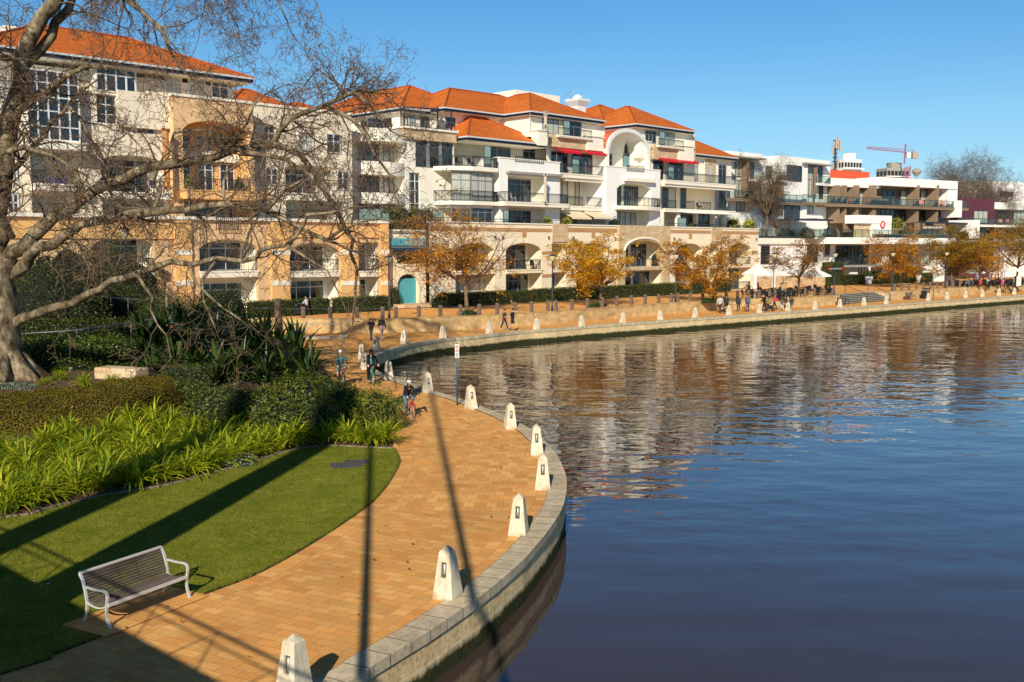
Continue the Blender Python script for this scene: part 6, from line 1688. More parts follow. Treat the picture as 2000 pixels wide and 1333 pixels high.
LIMBS = [trunk,
    limb([(-4, 525), (24, 497), (66, 460), (110, 425), (157, 392), (210, 360), (266, 340), (350, 318), (437, 301), (490, 292), (525, 280), (548, 258), (567, 238), (598, 215), (630, 206), (655, 196), (672, 190)], .34, .09, D, D + 1.5),
    limb([(670, 190), (690, 180), (715, 200), (740, 230), (762, 255)], .10, .04, D + 1.5, D + 2), limb([(632, 206), (660, 225), (690, 240), (715, 262), (735, 300), (760, 340)], .12, .05, D + 1, D),
    limb([(672, 190), (650, 150), (625, 140), (600, 160)], .08, .03, D + 1.5, D + 2.5), limb([(690, 184), (720, 178), (755, 186), (785, 215)], .06, .02, D + 2, D + 3),
    limb([(525, 280), (560, 288), (590, 310), (615, 335), (640, 372), (662, 410), (680, 450), (690, 500), (694, 555), (690, 610)], .16, .05, D + 1, D + .5),
    limb([(470, 300), (520, 305), (565, 315), (600, 345), (615, 385)], .13, .05, D, D - 1.5),
    limb([(-4, 560), (40, 515), (100, 476), (168, 437), (227, 428), (297, 413), (367, 410), (455, 399), (500, 405), (518, 413), (546, 420), (574, 441), (600, 455), (640, 470)], .30, .08, D, D - 1.5),
    limb([(520, 412), (555, 370), (590, 355), (640, 352)], .09, .03, D - 1.5, D - 2), limb([(455, 400), (430, 360), (445, 330), (480, 315)], .09, .03, D - 1, D), limb([(640, 470), (690, 440), (740, 425), (790, 440)], .07, .03, D - 1.5, D - 1),
    limb([(4, 650), (40, 622), (70, 606), (105, 597), (140, 589), (175, 575), (217, 550), (266, 533), (332, 519), (380, 514), (420, 512), (470, 510), (500, 508), (512, 497), (525, 488), (560, 480), (574, 460), (585, 440), (600, 425), (647, 414), (690, 405)], .22, .05, D, D - 4),
    limb([(420, 512), (400, 545), (395, 590), (420, 640)], .07, .025, D - 3, D - 4.5), limb([(370, 515), (385, 560), (430, 600), (470, 625)], .08, .025, D - 3, D - 4.5),
    limb([(560, 480), (600, 500), (640, 530), (660, 570)], .07, .025, D - 3.5, D - 4), limb([(266, 533), (290, 560), (300, 610), (325, 655)], .08, .03, D - 2, D - 3.5),
    limb([(-6, 550), (-4, 480), (-2, 420), (2, 350), (12, 280), (22, 235), (35, 175), (45, 130), (70, 62), (105, 8), (130, -60)], .55, .26, D, D + .5),
    limb([(10, 470), (-20, 400), (-40, 300), (-45, 180), (-20, 60)], .45, .2, D, D - 2),
    limb([(45, 130), (75, 95), (100, 70), (130, 20), (150, -40)], .26, .15, D + .5, D + 1.5), limb([(20, 240), (60, 205), (95, 170), (130, 150), (170, 135), (215, 130)], .2, .06, D, D - 1.5),
    limb([(6, 350), (40, 320), (70, 285), (105, 240), (140, 200), (170, 170)], .16, .05, D, D + 1.5), limb([(8, 300), (50, 290), (85, 300), (125, 320), (160, 360), (178, 400)], .13, .04, D, D - 2),
    limb([(130, 205), (160, 235), (180, 280), (205, 330), (215, 380), (235, 425)], .10, .04, D + 1, D + .5),
    limb([(130, -60), (220, -110), (330, -130), (430, -140), (520, -115), (590, -85)], .26, .07, D + .5, D + 2), limb([(140, -50), (200, -60), (240, -10), (280, 30), (312, 58), (335, 100), (352, 128), (372, 150)], .16, .04, D + 1, D),
    limb([(300, 45), (320, 60), (325, 90), (345, 105)], .06, .02, D + .5, D), limb([(150, -40), (215, -30), (262, 5), (295, 45), (308, 88)], .10, .03, D + 1, D + 2), limb([(280, -120), (360, -80), (420, -40), (450, 10), (465, 55)], .10, .03, D + 1, D + 1),
    limb([(450, -140), (540, -90), (590, -40), (620, 10)], .08, .03, D + 1.5, D + 1), limb([(380, -130), (480, -70), (530, -20), (560, 40)], .08, .03, D + 1, D + 2),
    limb([(330, -130), (380, -60), (400, -10), (395, 35)], .08, .03, D + 1, D),
    limb([(350, 318), (330, 290), (345, 262), (395, 250), (420, 270)], .09, .03, D + .5, D + 1.5), limb([(300, 410), (320, 380), (315, 350), (335, 330)], .08, .03, D - .5, D + 1),
    limb([(440, 300), (470, 260), (500, 210), (525, 185), (550, 170)], .08, .02, D + .5, D + 1.5)]
m = MB()
for P, rad in LIMBS: m.tube([p - off for p in P], rad, 10)
# root flare
for a in (-2.6, -1.9, -1.1, -.3, .4): 
    m.tube([Vector((.4 * math.cos(a), .4 * math.sin(a), 1.2)), Vector((1.2 * math.cos(a), 1.2 * math.sin(a), .25)), Vector((2.1 * math.cos(a), 2.1 * math.sin(a), -.15))], [.5, .42, .12], 7)
m.build('trunk', MAT['bark'], ptree, smooth=True)
cfg = dict(levels=4, seg=[.5, .40, .26, .2], kink=[.2, .26, .34, .4], grav=[0, -.055, -.075, -.05], rmin=.0095, kids=[0, 3.0, 6.2, 0], len=[0, 2.6, 1.25, .60], rad=[0, .042, .022, .0125], fwd=[.5, .6, .5, .4], lift=[0, .05, -.15, 0])
OUT = [[], [], []]; tips = []
for P, rad in LIMBS[1:]:
    L = arclen(P)[-1]; n = int(L * 2.5)
    if max(p.z for p in P) > dp(0, 10, D).z: n = int(n * .62)
    if min(p.z for p in P[len(P) // 3:]) < dp(0, 525, D).z: n = int(n * .3)
    for _ in range(n):
        i = rnd.randrange(int(len(P) * .12), len(P)); p, r = P[i], rad[i]
        if p.z < off.z + 2: continue
        d = (P[min(i + 1, len(P) - 1)] - P[max(i - 1, 0)]).normalized(); s_ = rv(); s_ = (s_ - d * s_.dot(d)).normalized()
        above = p.z > dp(0, -20, D).z
        grow(OUT, tips, p, d * .5 + s_ + Vector((0, 0, -.7 if above else .12)), (rnd.uniform(1.3, 3.6) * 1.15 if above else rnd.uniform(1.2, 4.0)), min(r * .5, .055), 1, cfg)
    grow(OUT, tips, P[-1], (P[-1] - P[-2]), 2.4, rad[-1] * .9, 1, cfg)
for lst in OUT:
    for pts, rad in lst:
        for i in range(len(pts)): pts[i] = pts[i] - off
o = link('crown', tubes_mesh('crown', OUT[1] + OUT[2], MAT['twig'], 3), ptree)
sel = [t for t in tips if rnd.random() < .16]
P_ = np.array([tuple(p - off + Vector((0, 0, -.04))) for p, d in sel]); V, Fq = leaf_arrays(P_, np.tile([0, 0, -1.0], (len(P_), 1)), .11, .75, 1.2)
o = link('dead_leaves', np_mesh('dead_leaves', V, Fq, MAT['deadleaf']), ptree); o['kind'] = 'stuff'
print('plane tree twigs', sum(len(x) for x in OUT))

# ================================================================ autumn trees on the terrace
MAT['autumn'] = leafy('autumn_leaves', (.64, .27, .014), (.86, .43, .024), (.50, .34, .035), .35, .6, .45)
MAT['yellow_leaf'] = leafy('golden_leaves', (.84, .43, .015), (.97, .58, .03), (.62, .44, .04), .35, .6, .45)
MAT['olive_leaf'] = leafy('olive_autumn_leaves', (.34, .22, .012), (.62, .33, .018), (.24, .23, .02), .3, .6, .4)
MAT['brown_leaf'] = leafy('brown_autumn_leaves', (.30, .15, .04), (.46, .22, .035), (.28, .20, .05), .3, .6, .5)
def autumn_tree(name, base, H, Wd, seed, mat, label, cat='tree', leaves=2600, bare_dir=None, size=.27, group='autumn trees on the terrace', thin=1.0):
    st = rnd.getstate(); rnd.seed(seed)
    root = empty(name, base, 0, label, cat, group); out = [[], [], []]; tips = []; m = MB(); th = H * .30
    lean = Vector((rnd.uniform(-.1, .1), rnd.uniform(-.1, .1), 0))
    m.tube([(0, 0, -.1), (0, 0, .3), lean * th * .6 + Vector((0, 0, th * .6)), lean * th + Vector((0, 0, th))], [.26, .19, .16, .15], 8)
    cfg = dict(levels=4, seg=[.5, .4, .3, .2], kink=[.1, .18, .25, .3], grav=[0, .02, .01, -.02], rmin=.011, kids=[0, 1.5, 3.4 * thin, 0], len=[0, 3, H * .22, H * .12], rad=[0, .06, .03, .018], fwd=[.6, .7, .6, .5], lift=[0, .18, .08, 0])
    nl = rnd.randint(6, 8); k0 = lean * th + Vector((0, 0, th))
    for k in range(nl):
        a = 2 * math.pi * k / nl + rnd.uniform(-.3, .3); rr = Wd * .5 * rnd.uniform(.62, 1.0); zz = H * rnd.uniform(.55, .95)
        if k == 0: rr *= .2; zz = H * .97
        end = Vector((math.cos(a) * rr, math.sin(a) * rr, zz)); mid = k0.lerp(end, .5) + Vector((0, 0, -H * .06)) + rv() * .15
        P = spline([k0, mid, end], .5); L = arclen(P); rad = [.115 * (1 - .75 * l / L[-1]) for l in L]; m.tube(P, rad, 6)
        for _ in range(int(L[-1] * 2.6)):
            i = rnd.randrange(len(P) // 4, len(P)); d = (P[min(i + 1, len(P) - 1)] - P[max(i - 1, 0)]).normalized(); s_ = rv(); s_ = (s_ - d * s_.dot(d)).normalized()
            grow(out, tips, P[i], d * .6 + s_ + Vector((0, 0, .15)), rnd.uniform(.5, 1.0) * H * .24, .035, 1, cfg)
    m.build('trunk', MAT['twig'], root, smooth=True)
    link('branches', tubes_mesh('branches', out[1] + out[2], MAT['twig'], 3), root)
    if leaves:
        leaves = int(leaves * .9)
        T = [p for p, d in tips if bare_dir is None or (p.x * bare_dir[0] + p.y * bare_dir[1] + p.z * .3 * bare_dir[2]) < Wd * rnd.gauss(.14, .12)]
        rnd.shuffle(T); T = T[:max(1, leaves // 14)]
        P = np.repeat(np.array([tuple(p) for p in T]), max(1, leaves // max(1, len(T))), 0); P = P + nrg.normal(0, 1, P.shape) * np.array([.26, .26, .12]) * (H / 6)
        V, Fq = leaf_arrays(P, np.tile([0, 0, 1.0], (len(P), 1)), size, .42, .55)
        o = link('leaves', np_mesh('leaves', V, Fq, mat), root)
    rnd.setstate(st); return root
def tz(px, py): p = gp(px, py, TERR); return Vector((p.x, p.y, TERR))
autumn_tree('autumn_tree', tz(912, 609), 7.6, 10.5, 3, MAT['autumn'], 'wide half bare orange tree in front of the first arcade arches', leaves=7000, bare_dir=(.8, .3, .9))
autumn_tree('autumn_tree', tz(1173, 597), 5.9, 8.8, 5, MAT['yellow_leaf'], 'bright golden yellow tree left of the stone arch', leaves=11000, bare_dir=(.9, .2, -.1))
autumn_tree('autumn_tree', tz(1395, 590), 6.1, 9.6, 8, MAT['autumn'], 'orange and brown tree with a dark leaning trunk by the hedge', leaves=9500, bare_dir=(.9, .2, .3))
autumn_tree('autumn_tree', tz(1560, 572), 6.2, 8.0, 11, MAT['brown_leaf'], 'sparse brown tree rising behind the white cafe umbrellas', leaves=4500, bare_dir=(.5, .3, .2))
autumn_tree('autumn_tree', tz(1760, 562), 6.6, 8.4, 13, MAT['autumn'], 'round orange tree by the clipped hedge right of the steps', leaves=10000, bare_dir=(.9, .2, .2))
autumn_tree('autumn_tree', tz(1858, 560), 7.0, 9.0, 17, MAT['olive_leaf'], 'dense olive and orange tree left of the crowded cafe', leaves=11000)
autumn_tree('autumn_tree', tz(1912, 560), 6.6, 9.0, 19, MAT['autumn'], 'dense rusty tree over the crowded cafe', leaves=10000)
autumn_tree('autumn_tree', tz(1985, 556), 8.6, 12.0, 23, MAT['olive_leaf'], 'tall olive green tree at the right edge behind the marquee', leaves=13000)
sx = FC.S(1487, 3.0); q = FC.o + FC.e * sx + FC.n * 2.2
autumn_tree('bare_tree', Vector((q.x, q.y, zq)), 10.5, 6.0, 29, None, 'slim leafless birch like tree on the podium between the two white buildings', leaves=0, group=None, thin=1.5)
sx = FC.S(1515, 3.0); q = FC.o + FC.e * sx + FC.n * 2.8
autumn_tree('bare_shrub', Vector((q.x, q.y, zq)), 4.6, 6.5, 31, None, 'tangled leafless brown shrub on the podium of the white building', 'shrub', leaves=0, group=None, thin=1.6)
q = dp(1905, 420, 195); autumn_tree('bare_tree', Vector((q.x, 195, 3)), dp(1905, 331, 195).z - 3, 14, 37, None, 'large leafless tree behind the plum building on the skyline', leaves=0, group=None, thin=1.3)

# ================================================================ shrubs, hedges, strap leaved plants
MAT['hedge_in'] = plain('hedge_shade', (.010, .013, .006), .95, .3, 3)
MAT['hedge_dk'] = leafy('clipped_hedge', (.045, .075, .012), (.085, .125, .018), (.15, .17, .03), .2)
MAT['hedge_br'] = leafy('bronze_hedge', (.14, .125, .011), (.25, .20, .016), (.33, .20, .02), .2, .6, .9)
MAT['laurel'] = leafy('laurel_leaves', (.04, .075, .012), (.11, .16, .02), (.34, .38, .06), .25, .4, 1.2)
MAT['laurel_y'] = leafy('young_laurel_leaves', (.10, .14, .014), (.24, .27, .03), (.40, .37, .05), .3, .4, 1.2)
MAT['strap'] = leafy('strap_leaves', (.12, .23, .012), (.54, .63, .03), (.95, .86, .06), .45, .4, .55)
MAT['broad'] = leafy('dark_broad_leaves', (.014, .04, .010), (.04, .08, .016), (.12, .17, .03), .15, .3)
MAT['ivy'] = leafy('ivy_leaves', (.055, .105, .012), (.12, .19, .02), (.25, .32, .04), .25, .4, 1.0)
MAT['evergreen'] = leafy('evergreen_leaves', (.03, .05, .010), (.075, .10, .014), (.19, .18, .03), .2, .5, .6)
MAT['silver'] = leafy('silver_leaves', (.20, .26, .17), (.32, .38, .28), (.42, .46, .36), .2)
MAT['lime_leaf'] = leafy('lime_leaves', (.38, .42, .03), (.56, .55, .05), (.70, .62, .06), .35)
def box_hedge(name, p0, p1, depth, h, mat, n, size, label, cat='hedge', group=None, z=None, lump=.05):
    p0, p1 = Vector(p0), Vector(p1); d = p1 - p0; L = Vector((d.x, d.y, 0)).length; rz = math.atan2(d.y, d.x)
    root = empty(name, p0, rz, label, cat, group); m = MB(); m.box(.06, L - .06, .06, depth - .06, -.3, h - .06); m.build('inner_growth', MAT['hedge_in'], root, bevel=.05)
    areas = [L * depth, L * h, L * h * .3, depth * h, depth * h]; tot = sum(areas); P = []; Nn = []
    for k, a in enumerate(areas):
        c = int(n * a / tot); u, v = nrg.random(c), nrg.random(c)
        if k == 0: P.append(np.stack([u * L, v * depth, np.full(c, h)], 1)); Nn.append(np.tile([0, 0, 1.], (c, 1)))
        elif k == 1: P.append(np.stack([u * L, np.zeros(c), v * h], 1)); Nn.append(np.tile([0, -1., 0], (c, 1)))
        elif k == 2: P.append(np.stack([u * L, np.full(c, depth), v * h], 1)); Nn.append(np.tile([0, 1., 0], (c, 1)))
        elif k == 3: P.append(np.stack([np.zeros(c), u * depth, v * h], 1)); Nn.append(np.tile([-1., 0, 0], (c, 1)))
        else: P.append(np.stack([np.full(c, L), u * depth, v * h], 1)); Nn.append(np.tile([1., 0, 0], (c, 1)))
    P = np.concatenate(P); Nn = np.concatenate(Nn); P = P + nrg.normal(0, lump * .6, P.shape) + Nn * nrg.normal(0, lump, (len(P), 1))
    V, Fq = leaf_arrays(P, Nn, size, .6, .7); link('foliage', np_mesh('foliage', V, Fq, mat), root); return root
def shrub(name, c, rx, ry, h, mat, n, size, label, cat='shrub', group=None, seed=1, mat2=None, jit=.7):
    root = empty(name, c, 0, label, cat, group); r = random.Random(seed)
    bumps = [(r.uniform(0, 6.28), r.uniform(.1, 1.2), r.uniform(.5, 1.3)) for _ in range(11)]
    def rad(u, th):
        s = 1.0
        for a, t, w_ in bumps: s += .17 * w_ * np.exp(-((np.angle(np.exp(1j * (u - a)))) ** 2 + (th - t) ** 2) / .11)
        return s
    def pt(u, th, k=1.0):
        s = rad(u, th) * k; return np.stack([rx * s * np.cos(u) * np.sin(th), ry * s * np.sin(u) * np.sin(th), h * .80 * s * np.cos(th) + h * .06], -1)
    U, T = np.meshgrid(np.linspace(0, 2 * np.pi, 19)[:-1], np.linspace(0.02, 1.9, 9)); G = pt(U, T, .80); nv = G.shape[1]
    V = G.reshape(-1, 3); Fq = [(i * nv + k, (i + 1) * nv + k, (i + 1) * nv + (k + 1) % nv, i * nv + (k + 1) % nv) for i in range(8) for k in range(nv)]
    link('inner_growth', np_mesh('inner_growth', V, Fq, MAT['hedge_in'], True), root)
    def leaves(n, lo, hi, sz):
        u = nrg.uniform(0, 2 * np.pi, n); th = np.arccos(nrg.uniform(-.32, 1, n)); k = nrg.uniform(lo, hi, n)
        P = pt(u, th, k); Nn = unit(P * np.array([1 / rx ** 2, 1 / ry ** 2, 1 / h ** 2])); return leaf_arrays(P, Nn, sz, .45, jit, .25)
    V, Fq = leaves(n, .80, 1.03, size); link('foliage', np_mesh('foliage', V, Fq, mat), root)
    if mat2:
        V, Fq = leaves(n // 3, .97, 1.09, size * .9); link('young_foliage', np_mesh('young_foliage', V, Fq, mat2), root)
    return root
def clump_mesh(name, n, L, wd, mat, droop, seed, up=(.75, 1.45)):
    r = random.Random(seed); V = []; Fq = []
    for _ in range(n):
        a = r.uniform(0, 2 * math.pi); el = r.uniform(*up); ln = L * r.uniform(.65, 1.15); w0 = wd * r.uniform(.75, 1.2); d = Vector((math.cos(a) * math.cos(el), math.sin(a) * math.cos(el), math.sin(el)))
        p = Vector((r.gauss(0, .07), r.gauss(0, .07), -.05)); tw = r.uniform(-.5, .5); K = 6; b = len(V)
        for i in range(K + 1):
            t = i / K; w_ = w0 * (math.sin(math.pi * min(1, .18 + .82 * t)) ** .6 if t < 1 else 0.03) * .5
            side = Vector((-math.sin(a + tw), math.cos(a + tw), 0)); V += [p - side * w_ + Vector((0, 0, w_ * .5)), p.copy(), p + side * w_ + Vector((0, 0, w_ * .5))]
            d = (d + Vector((0, 0, -droop * (.35 + t) / K * 2.2))).normalized(); p = p + d * (ln / K)
        for i in range(K):
            q = b + i * 3; Fq += [(q, q + 1, q + 4, q + 3), (q + 1, q + 2, q + 5, q + 4)]
    return np_mesh(name, [tuple(v) for v in V], Fq, mat)
# --- strap leaved clumps between the lawn and the bronze hedge
SC = [clump_mesh('strap_leaf_clump', 120, 1.02, .05, MAT['strap'], .95, 40 + k) for k in range(5)]
rows = []
LBp = resample(LBs, 300)
edge_pts = [p for p in LBp]
back_off = [(0.6, 27), (1.4, 25), (2.25, 24), (3.1, 22), (4.0, 20), (4.9, 18), (5.8, 16), (6.7, 14)]
k = 0; clumps = []
for ro, (d_off, cnt) in enumerate(back_off):
    line = resample(offset2d(list(reversed(LBs)), d_off), 200)
    L = arclen(line)
    for i in range(cnt):
        t = (i + .5 + (ro % 2) * .5) / cnt
        j = min(len(line) - 1, int(t * (len(line) - 1))); p = line[j]
        x, y = p.x + rnd.uniform(-.2, .2), p.y + rnd.uniform(-.15, .15)
        dd = ray(0, 0); px = 1000 + FOC * x / (y * CP + 0) * CP
        if px < -120 or px > 770: continue
        if px > (430 + (5 - ro) * 24 if ro < 6 else 385 - (ro - 6) * 120) and ro >= 2: continue       # shrubs stand here
        if px > 560 and ro >= 1 : continue
        clumps.append((x, y, ro, px))
ordn = ['front', 'second', 'third', 'fourth', 'fifth', 'sixth', 'seventh', 'back']
clumps.sort(key=lambda c: (c[2], c[3]))
cnt_row = {}
tot_row = {r_: sum(1 for c in clumps if c[2] == r_) for r_ in range(8)}
words = ['first', 'second', 'third', 'fourth', 'fifth', 'sixth', 'seventh', 'eighth', 'ninth', 'tenth', 'eleventh', 'twelfth', 'thirteenth', 'fourteenth', 'fifteenth', 'sixteenth', 'seventeenth', 'eighteenth', 'nineteenth']
for (x, y, ro, px) in clumps:
    i = cnt_row.get(ro, 0); cnt_row[ro] = i + 1
    o = link('strap_leaf_clump', SC[k % 5], None, (x, y, bedz(x, y)), rnd.uniform(0, 6.28)); s_ = rnd.uniform(.9, 1.2); o.scale = (s_, s_, s_ * rnd.uniform(.8, 1.02)); k += 1
    tag(o, 'bright green strap leaf clump, %s from the left in the %s row above the lawn' % (words[i] if i < 19 else '%dth' % (i + 1), ordn[ro]), 'plant', 'strap leaf clumps along the lawn')
# --- bronze clipped hedge behind them, swept along a curve
hp = [gbed(x, y) for x, y in ((-80, 862), (0, 852), (80, 846), (160, 838), (240, 826), (310, 812), (362, 800))]
hb = [gbed(x, y) + Vector((0, 0, 0)) for x, y in ((-80, 830), (0, 818), (80, 806), (160, 800), (240, 785), (300, 779), (352, 788))]
F_ = resample(spline([Vector((p.x, p.y, 0)) for p in hp], .4), 60); B_ = resample(spline([Vector((p.x, p.y + 1.0, 0)) for p in hb], .4), 60)
hz0 = [bedz(p.x, p.y) for p in F_]
def hprof(i, t):
    """rounded hedge section: t 0..1 from front foot over the top to the back foot"""
    f, bk = F_[i], B_[i]; hh = .98; e_ = 1.0 if 2 < i < 56 else (.5 if 0 < i < 58 else .2)
    if i > 50: e_ = max(.25, 1 - ((i - 50) / 9.5) ** 2)
    if t < .3: s = t / .3; u, zz = 0.0 + .02 * s, s * .86
    elif t < .42: s = (t - .3) / .12; u, zz = .02 + .13 * s, .86 + .14 * math.sin(s * 1.57)
    elif t < .85: s = (t - .42) / .43; u, zz = .15 + .75 * s, 1.0 + .05 * math.sin(s * 3.14)
    else: s = (t - .85) / .15; u, zz = .9 + .1 * s, 1.0 - .9 * s
    p = f.lerp(bk, u); return Vector((p.x, p.y, hz0[i] - .1 + (hh + .1) * zz * e_ + .03 * math.sin(i * .9)))
root = empty('clipped_hedge', (F_[30].x, F_[30].y, hz0[30]), 0, 'wide clipped bronze green hedge behind the strap leaf plants', 'hedge'); off = root.location.copy()
m = MB(); G = [[hprof(i, t / 20) - off for t in range(21)] for i in range(60)]
for i in range(59): m.strip([p - Vector((0, -.05, .05)) for p in G[i]], [p - Vector((0, -.05, .05)) for p in G[i + 1]])
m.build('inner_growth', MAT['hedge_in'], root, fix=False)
nn = 46000; ii = nrg.uniform(0, 58.99, nn); tt = nrg.uniform(0, .9, nn); Gn = np.array([[tuple(p) for p in r_] for r_ in G])
i0 = ii.astype(int); fi = (ii - i0)[:, None]; t20 = tt * 20; j0 = t20.astype(int); fj = (t20 - j0)[:, None]
A = Gn[i0, j0] * (1 - fi) + Gn[i0 + 1, j0] * fi; B2 = Gn[i0, j0 + 1] * (1 - fi) + Gn[i0 + 1, j0 + 1] * fi; P = A * (1 - fj) + B2 * fj
du = Gn[i0 + 1, j0] - Gn[i0, j0]; dv = Gn[i0, j0 + 1] - Gn[i0, j0]; Nn = unit(np.cross(du, dv)); Nn[Nn[:, 2] < -.2] *= -1
P = P + nrg.normal(0, .025, P.shape) + Nn * nrg.normal(0, .035, (nn, 1))
V, Fq = leaf_arrays(P, Nn, .065, .55, .55, .3); link('foliage', np_mesh('foliage', V, Fq, MAT['hedge_br']), root)
# --- laurels between hedge and path
def on_bed(px, py): p = gbed(px, py); return Vector((p.x, p.y, bedz(p.x, p.y) - .05))
for k, (px, py, rx, ry, h, lab, m1, m2, n) in enumerate(((437, 838, 1.55, 1.3, 1.75, 'dark glossy shrub next to the right end of the bronze hedge', 'laurel', None, 5200), (515, 842, 1.2, 1.1, 1.75, 'shrub between the dark glossy shrub and the tallest shrub', 'laurel', 'laurel_y', 4200),
        (580, 845, 1.55, 1.35, 2.25, 'tallest rounded shrub of the bed, tipped with young yellow leaves', 'laurel', 'laurel_y', 6500), (655, 838, 1.35, 1.2, 1.75, 'leafy dark shrub at the path edge behind the yellow tipped one', 'laurel', 'laurel_y', 5000),
        (718, 836, 1.25, 1.15, 1.65, 'yellow green shrub nearest to the path and the cyclists', 'laurel_y', 'laurel_y', 5200), (630, 795, 1.5, 1.2, 1.5, 'low dark shrub behind the other shrubs at the path edge', 'laurel', None, 4200), (360, 790, 1.1, .9, 1.1, 'small dark shrub behind the end of the bronze hedge', 'laurel', None, 3000))):
    shrub('shrub', on_bed(px, py), rx, ry, h, MAT[m1], n, .105, lab, 'shrub', 'rounded shrubs beside the path', 50 + k, MAT[m2] if m2 else None)
shrub('silver_plant', on_bed(465, 908) , .55, .45, .42, MAT['silver'], 900, .06, 'small silver leaved plant at the lawn edge', 'plant', None, 70)
# --- dark broad leaved plants in the shade of the plane tree
BCm = [clump_mesh('broad_leaf_plant', 60, 1.75, .17, MAT['broad'], .7, 80 + k, (.6, 1.5)) for k in range(3)]
bspots = [(600, 750), (560, 748), (515, 748), (470, 745), (425, 742), (380, 738), (340, 735), (300, 730), (580, 722), (540, 716), (495, 712), (450, 708), (405, 706), (360, 702), (320, 698), (285, 700), (520, 690), (470, 684), (420, 680), (370, 676), (330, 672), (440, 662)]
for i, (px, py) in enumerate(sorted(bspots, key=lambda s_: (-s_[1] // 30, s_[0]))):
    p = on_bed(px, py); o = link('broad_leaf_plant', BCm[i % 3], None, p, rnd.uniform(0, 6.28)); s_ = rnd.uniform(1.0, 1.3) * (1.35 if py < 728 else 1); o.scale = (s_, s_, s_)
    row = 'front' if py > 728 else ('middle' if py > 695 else 'back')
    j = sum(1 for q in bspots if ('front' if q[1] > 728 else ('middle' if q[1] > 695 else 'back')) == row and q[0] < px)
    tag(o, 'dark broad leaved plant, %s from the left in the %s row beside the path' % (words[j], row), 'plant', 'dark broad leaved plants under the plane tree')
# --- ivy bank, dark bushes and hedges behind the tree
p0, p1 = on_bed(50, 728), on_bed(262, 722)
box_hedge('ivy_bank', p0 + Vector((0, 0, 0)), p1, 3.2, 1.15, MAT['ivy'], 12000, .12, 'light green ivy covered bank right of the big bare trunk', 'ivy', lump=.16)
for k, (px, py, D, rx, ry, h, lab, mt) in enumerate(((105, 640, 60, 3.6, 3.0, 7.2, 'big dark evergreen bush left behind the upper handrail', 'evergreen'), (200, 640, 66, 3.2, 2.6, 4.6, 'lower dark evergreen bush right of the big one', 'evergreen'), (330, 650, 66, 2.6, 2.2, 3.6, 'dark evergreen bush behind the hanging twigs', 'evergreen'),
        (430, 655, 69, 2.6, 2.2, 4.0, 'tall dark bush left of the orange arcade hedge', 'evergreen'), (470, 660, 66, 1.4, 1.3, 1.7, 'yellowish bush beside the timber stump', 'laurel_y'), (265, 660, 60, 2.0, 1.6, 2.3, 'dark bush beside the lamp post in the garden', 'evergreen'), (395, 665, 60, 2.2, 1.8, 2.2, 'dark bush at the bend of the steel handrail', 'evergreen'),
        (15, 620, 64, 3.4, 2.5, 6.6, 'dark evergreen bush hidden behind the big trunk', 'evergreen'), (225, 500, 74, 3.6, 2.5, 7.5, 'tall brownish evergreen in front of the orange wall', 'evergreen'))):
    q = dp(px, py, D); z_ = .3; shrub('evergreen_bush', (q.x, q.y, z_), rx, ry, h, MAT[mt], int(2600 * rx), .16, lab, 'shrub', 'evergreen bushes behind the plane tree', 100 + k, None, .9)
a, c = dp(38, 640, 56), dp(232, 640, 57); box_hedge('clipped_hedge', (a.x, a.y, .8), (c.x, c.y, .8), 2.0, 1.55, MAT['evergreen'], 9000, .13, 'dark hedge under the upper handrail behind the big trunk', lump=.1)
p = on_bed(315, 752); box_hedge('clipped_hedge', p, p + Vector((2.2, .3, 0)), 1.2, .8, MAT['hedge_dk'], 3500, .07, 'small dark clipped hedge right of the sandstone block')
for k, (px, py, mt, s_, lab) in enumerate(((88, 752, 'ivy', .5, 'small tuft of grass like leaves by the trunk foot'), (118, 742, 'strap', .7, 'strap leaf tuft between trunk and sandstone block'), (165, 755, 'strap', .8, 'dark strap leaf tuft left of the sandstone block'), (218, 748, 'strap', .6, 'strap leaf tuft in front of the sandstone block'))):
    o = link('leaf_tuft', SC[k % 5], None, on_bed(px, py), k); o.scale = (s_, s_, s_); tag(o, lab, 'plant')
for k, (px, py, rx, lab) in enumerate(((25, 757, 1.0, 'grey green ground cover patch in front of the trunk'), (105, 768, 1.3, 'ground cover patch between trunk and bronze hedge'), (165, 772, 1.1, 'ground cover patch with a few pink flowers by the hedge'), (235, 752, 1.0, 'silvery ground cover patch before the sandstone block'), (60, 782, 1.2, 'ground cover patch nearest to the left end of the hedge'))):
    shrub('ground_cover', on_bed(px, py), rx, .7, .28, MAT['silver'] if k % 2 == 0 else MAT['ivy'], 1500, .075, lab, 'plant', None, 130 + k)
m = MB()
for px, py in ((139, 769), (148, 771), (64, 776), (72, 777), (80, 778), (86, 776), (58, 775)):
    p = on_bed(px, py); m.sphere((p.x, p.y, p.z + .3), (.05, .05, .025), 6, 4)
o = m.build('pink_flowers', MAT['pinkf'] if 'pinkf' in MAT else plain('pink_petal', (.65, .28, .55), .6, .1)); tag(o, 'scattered pink daisies over the ground cover by the bronze hedge', 'flowers', None, 'stuff')

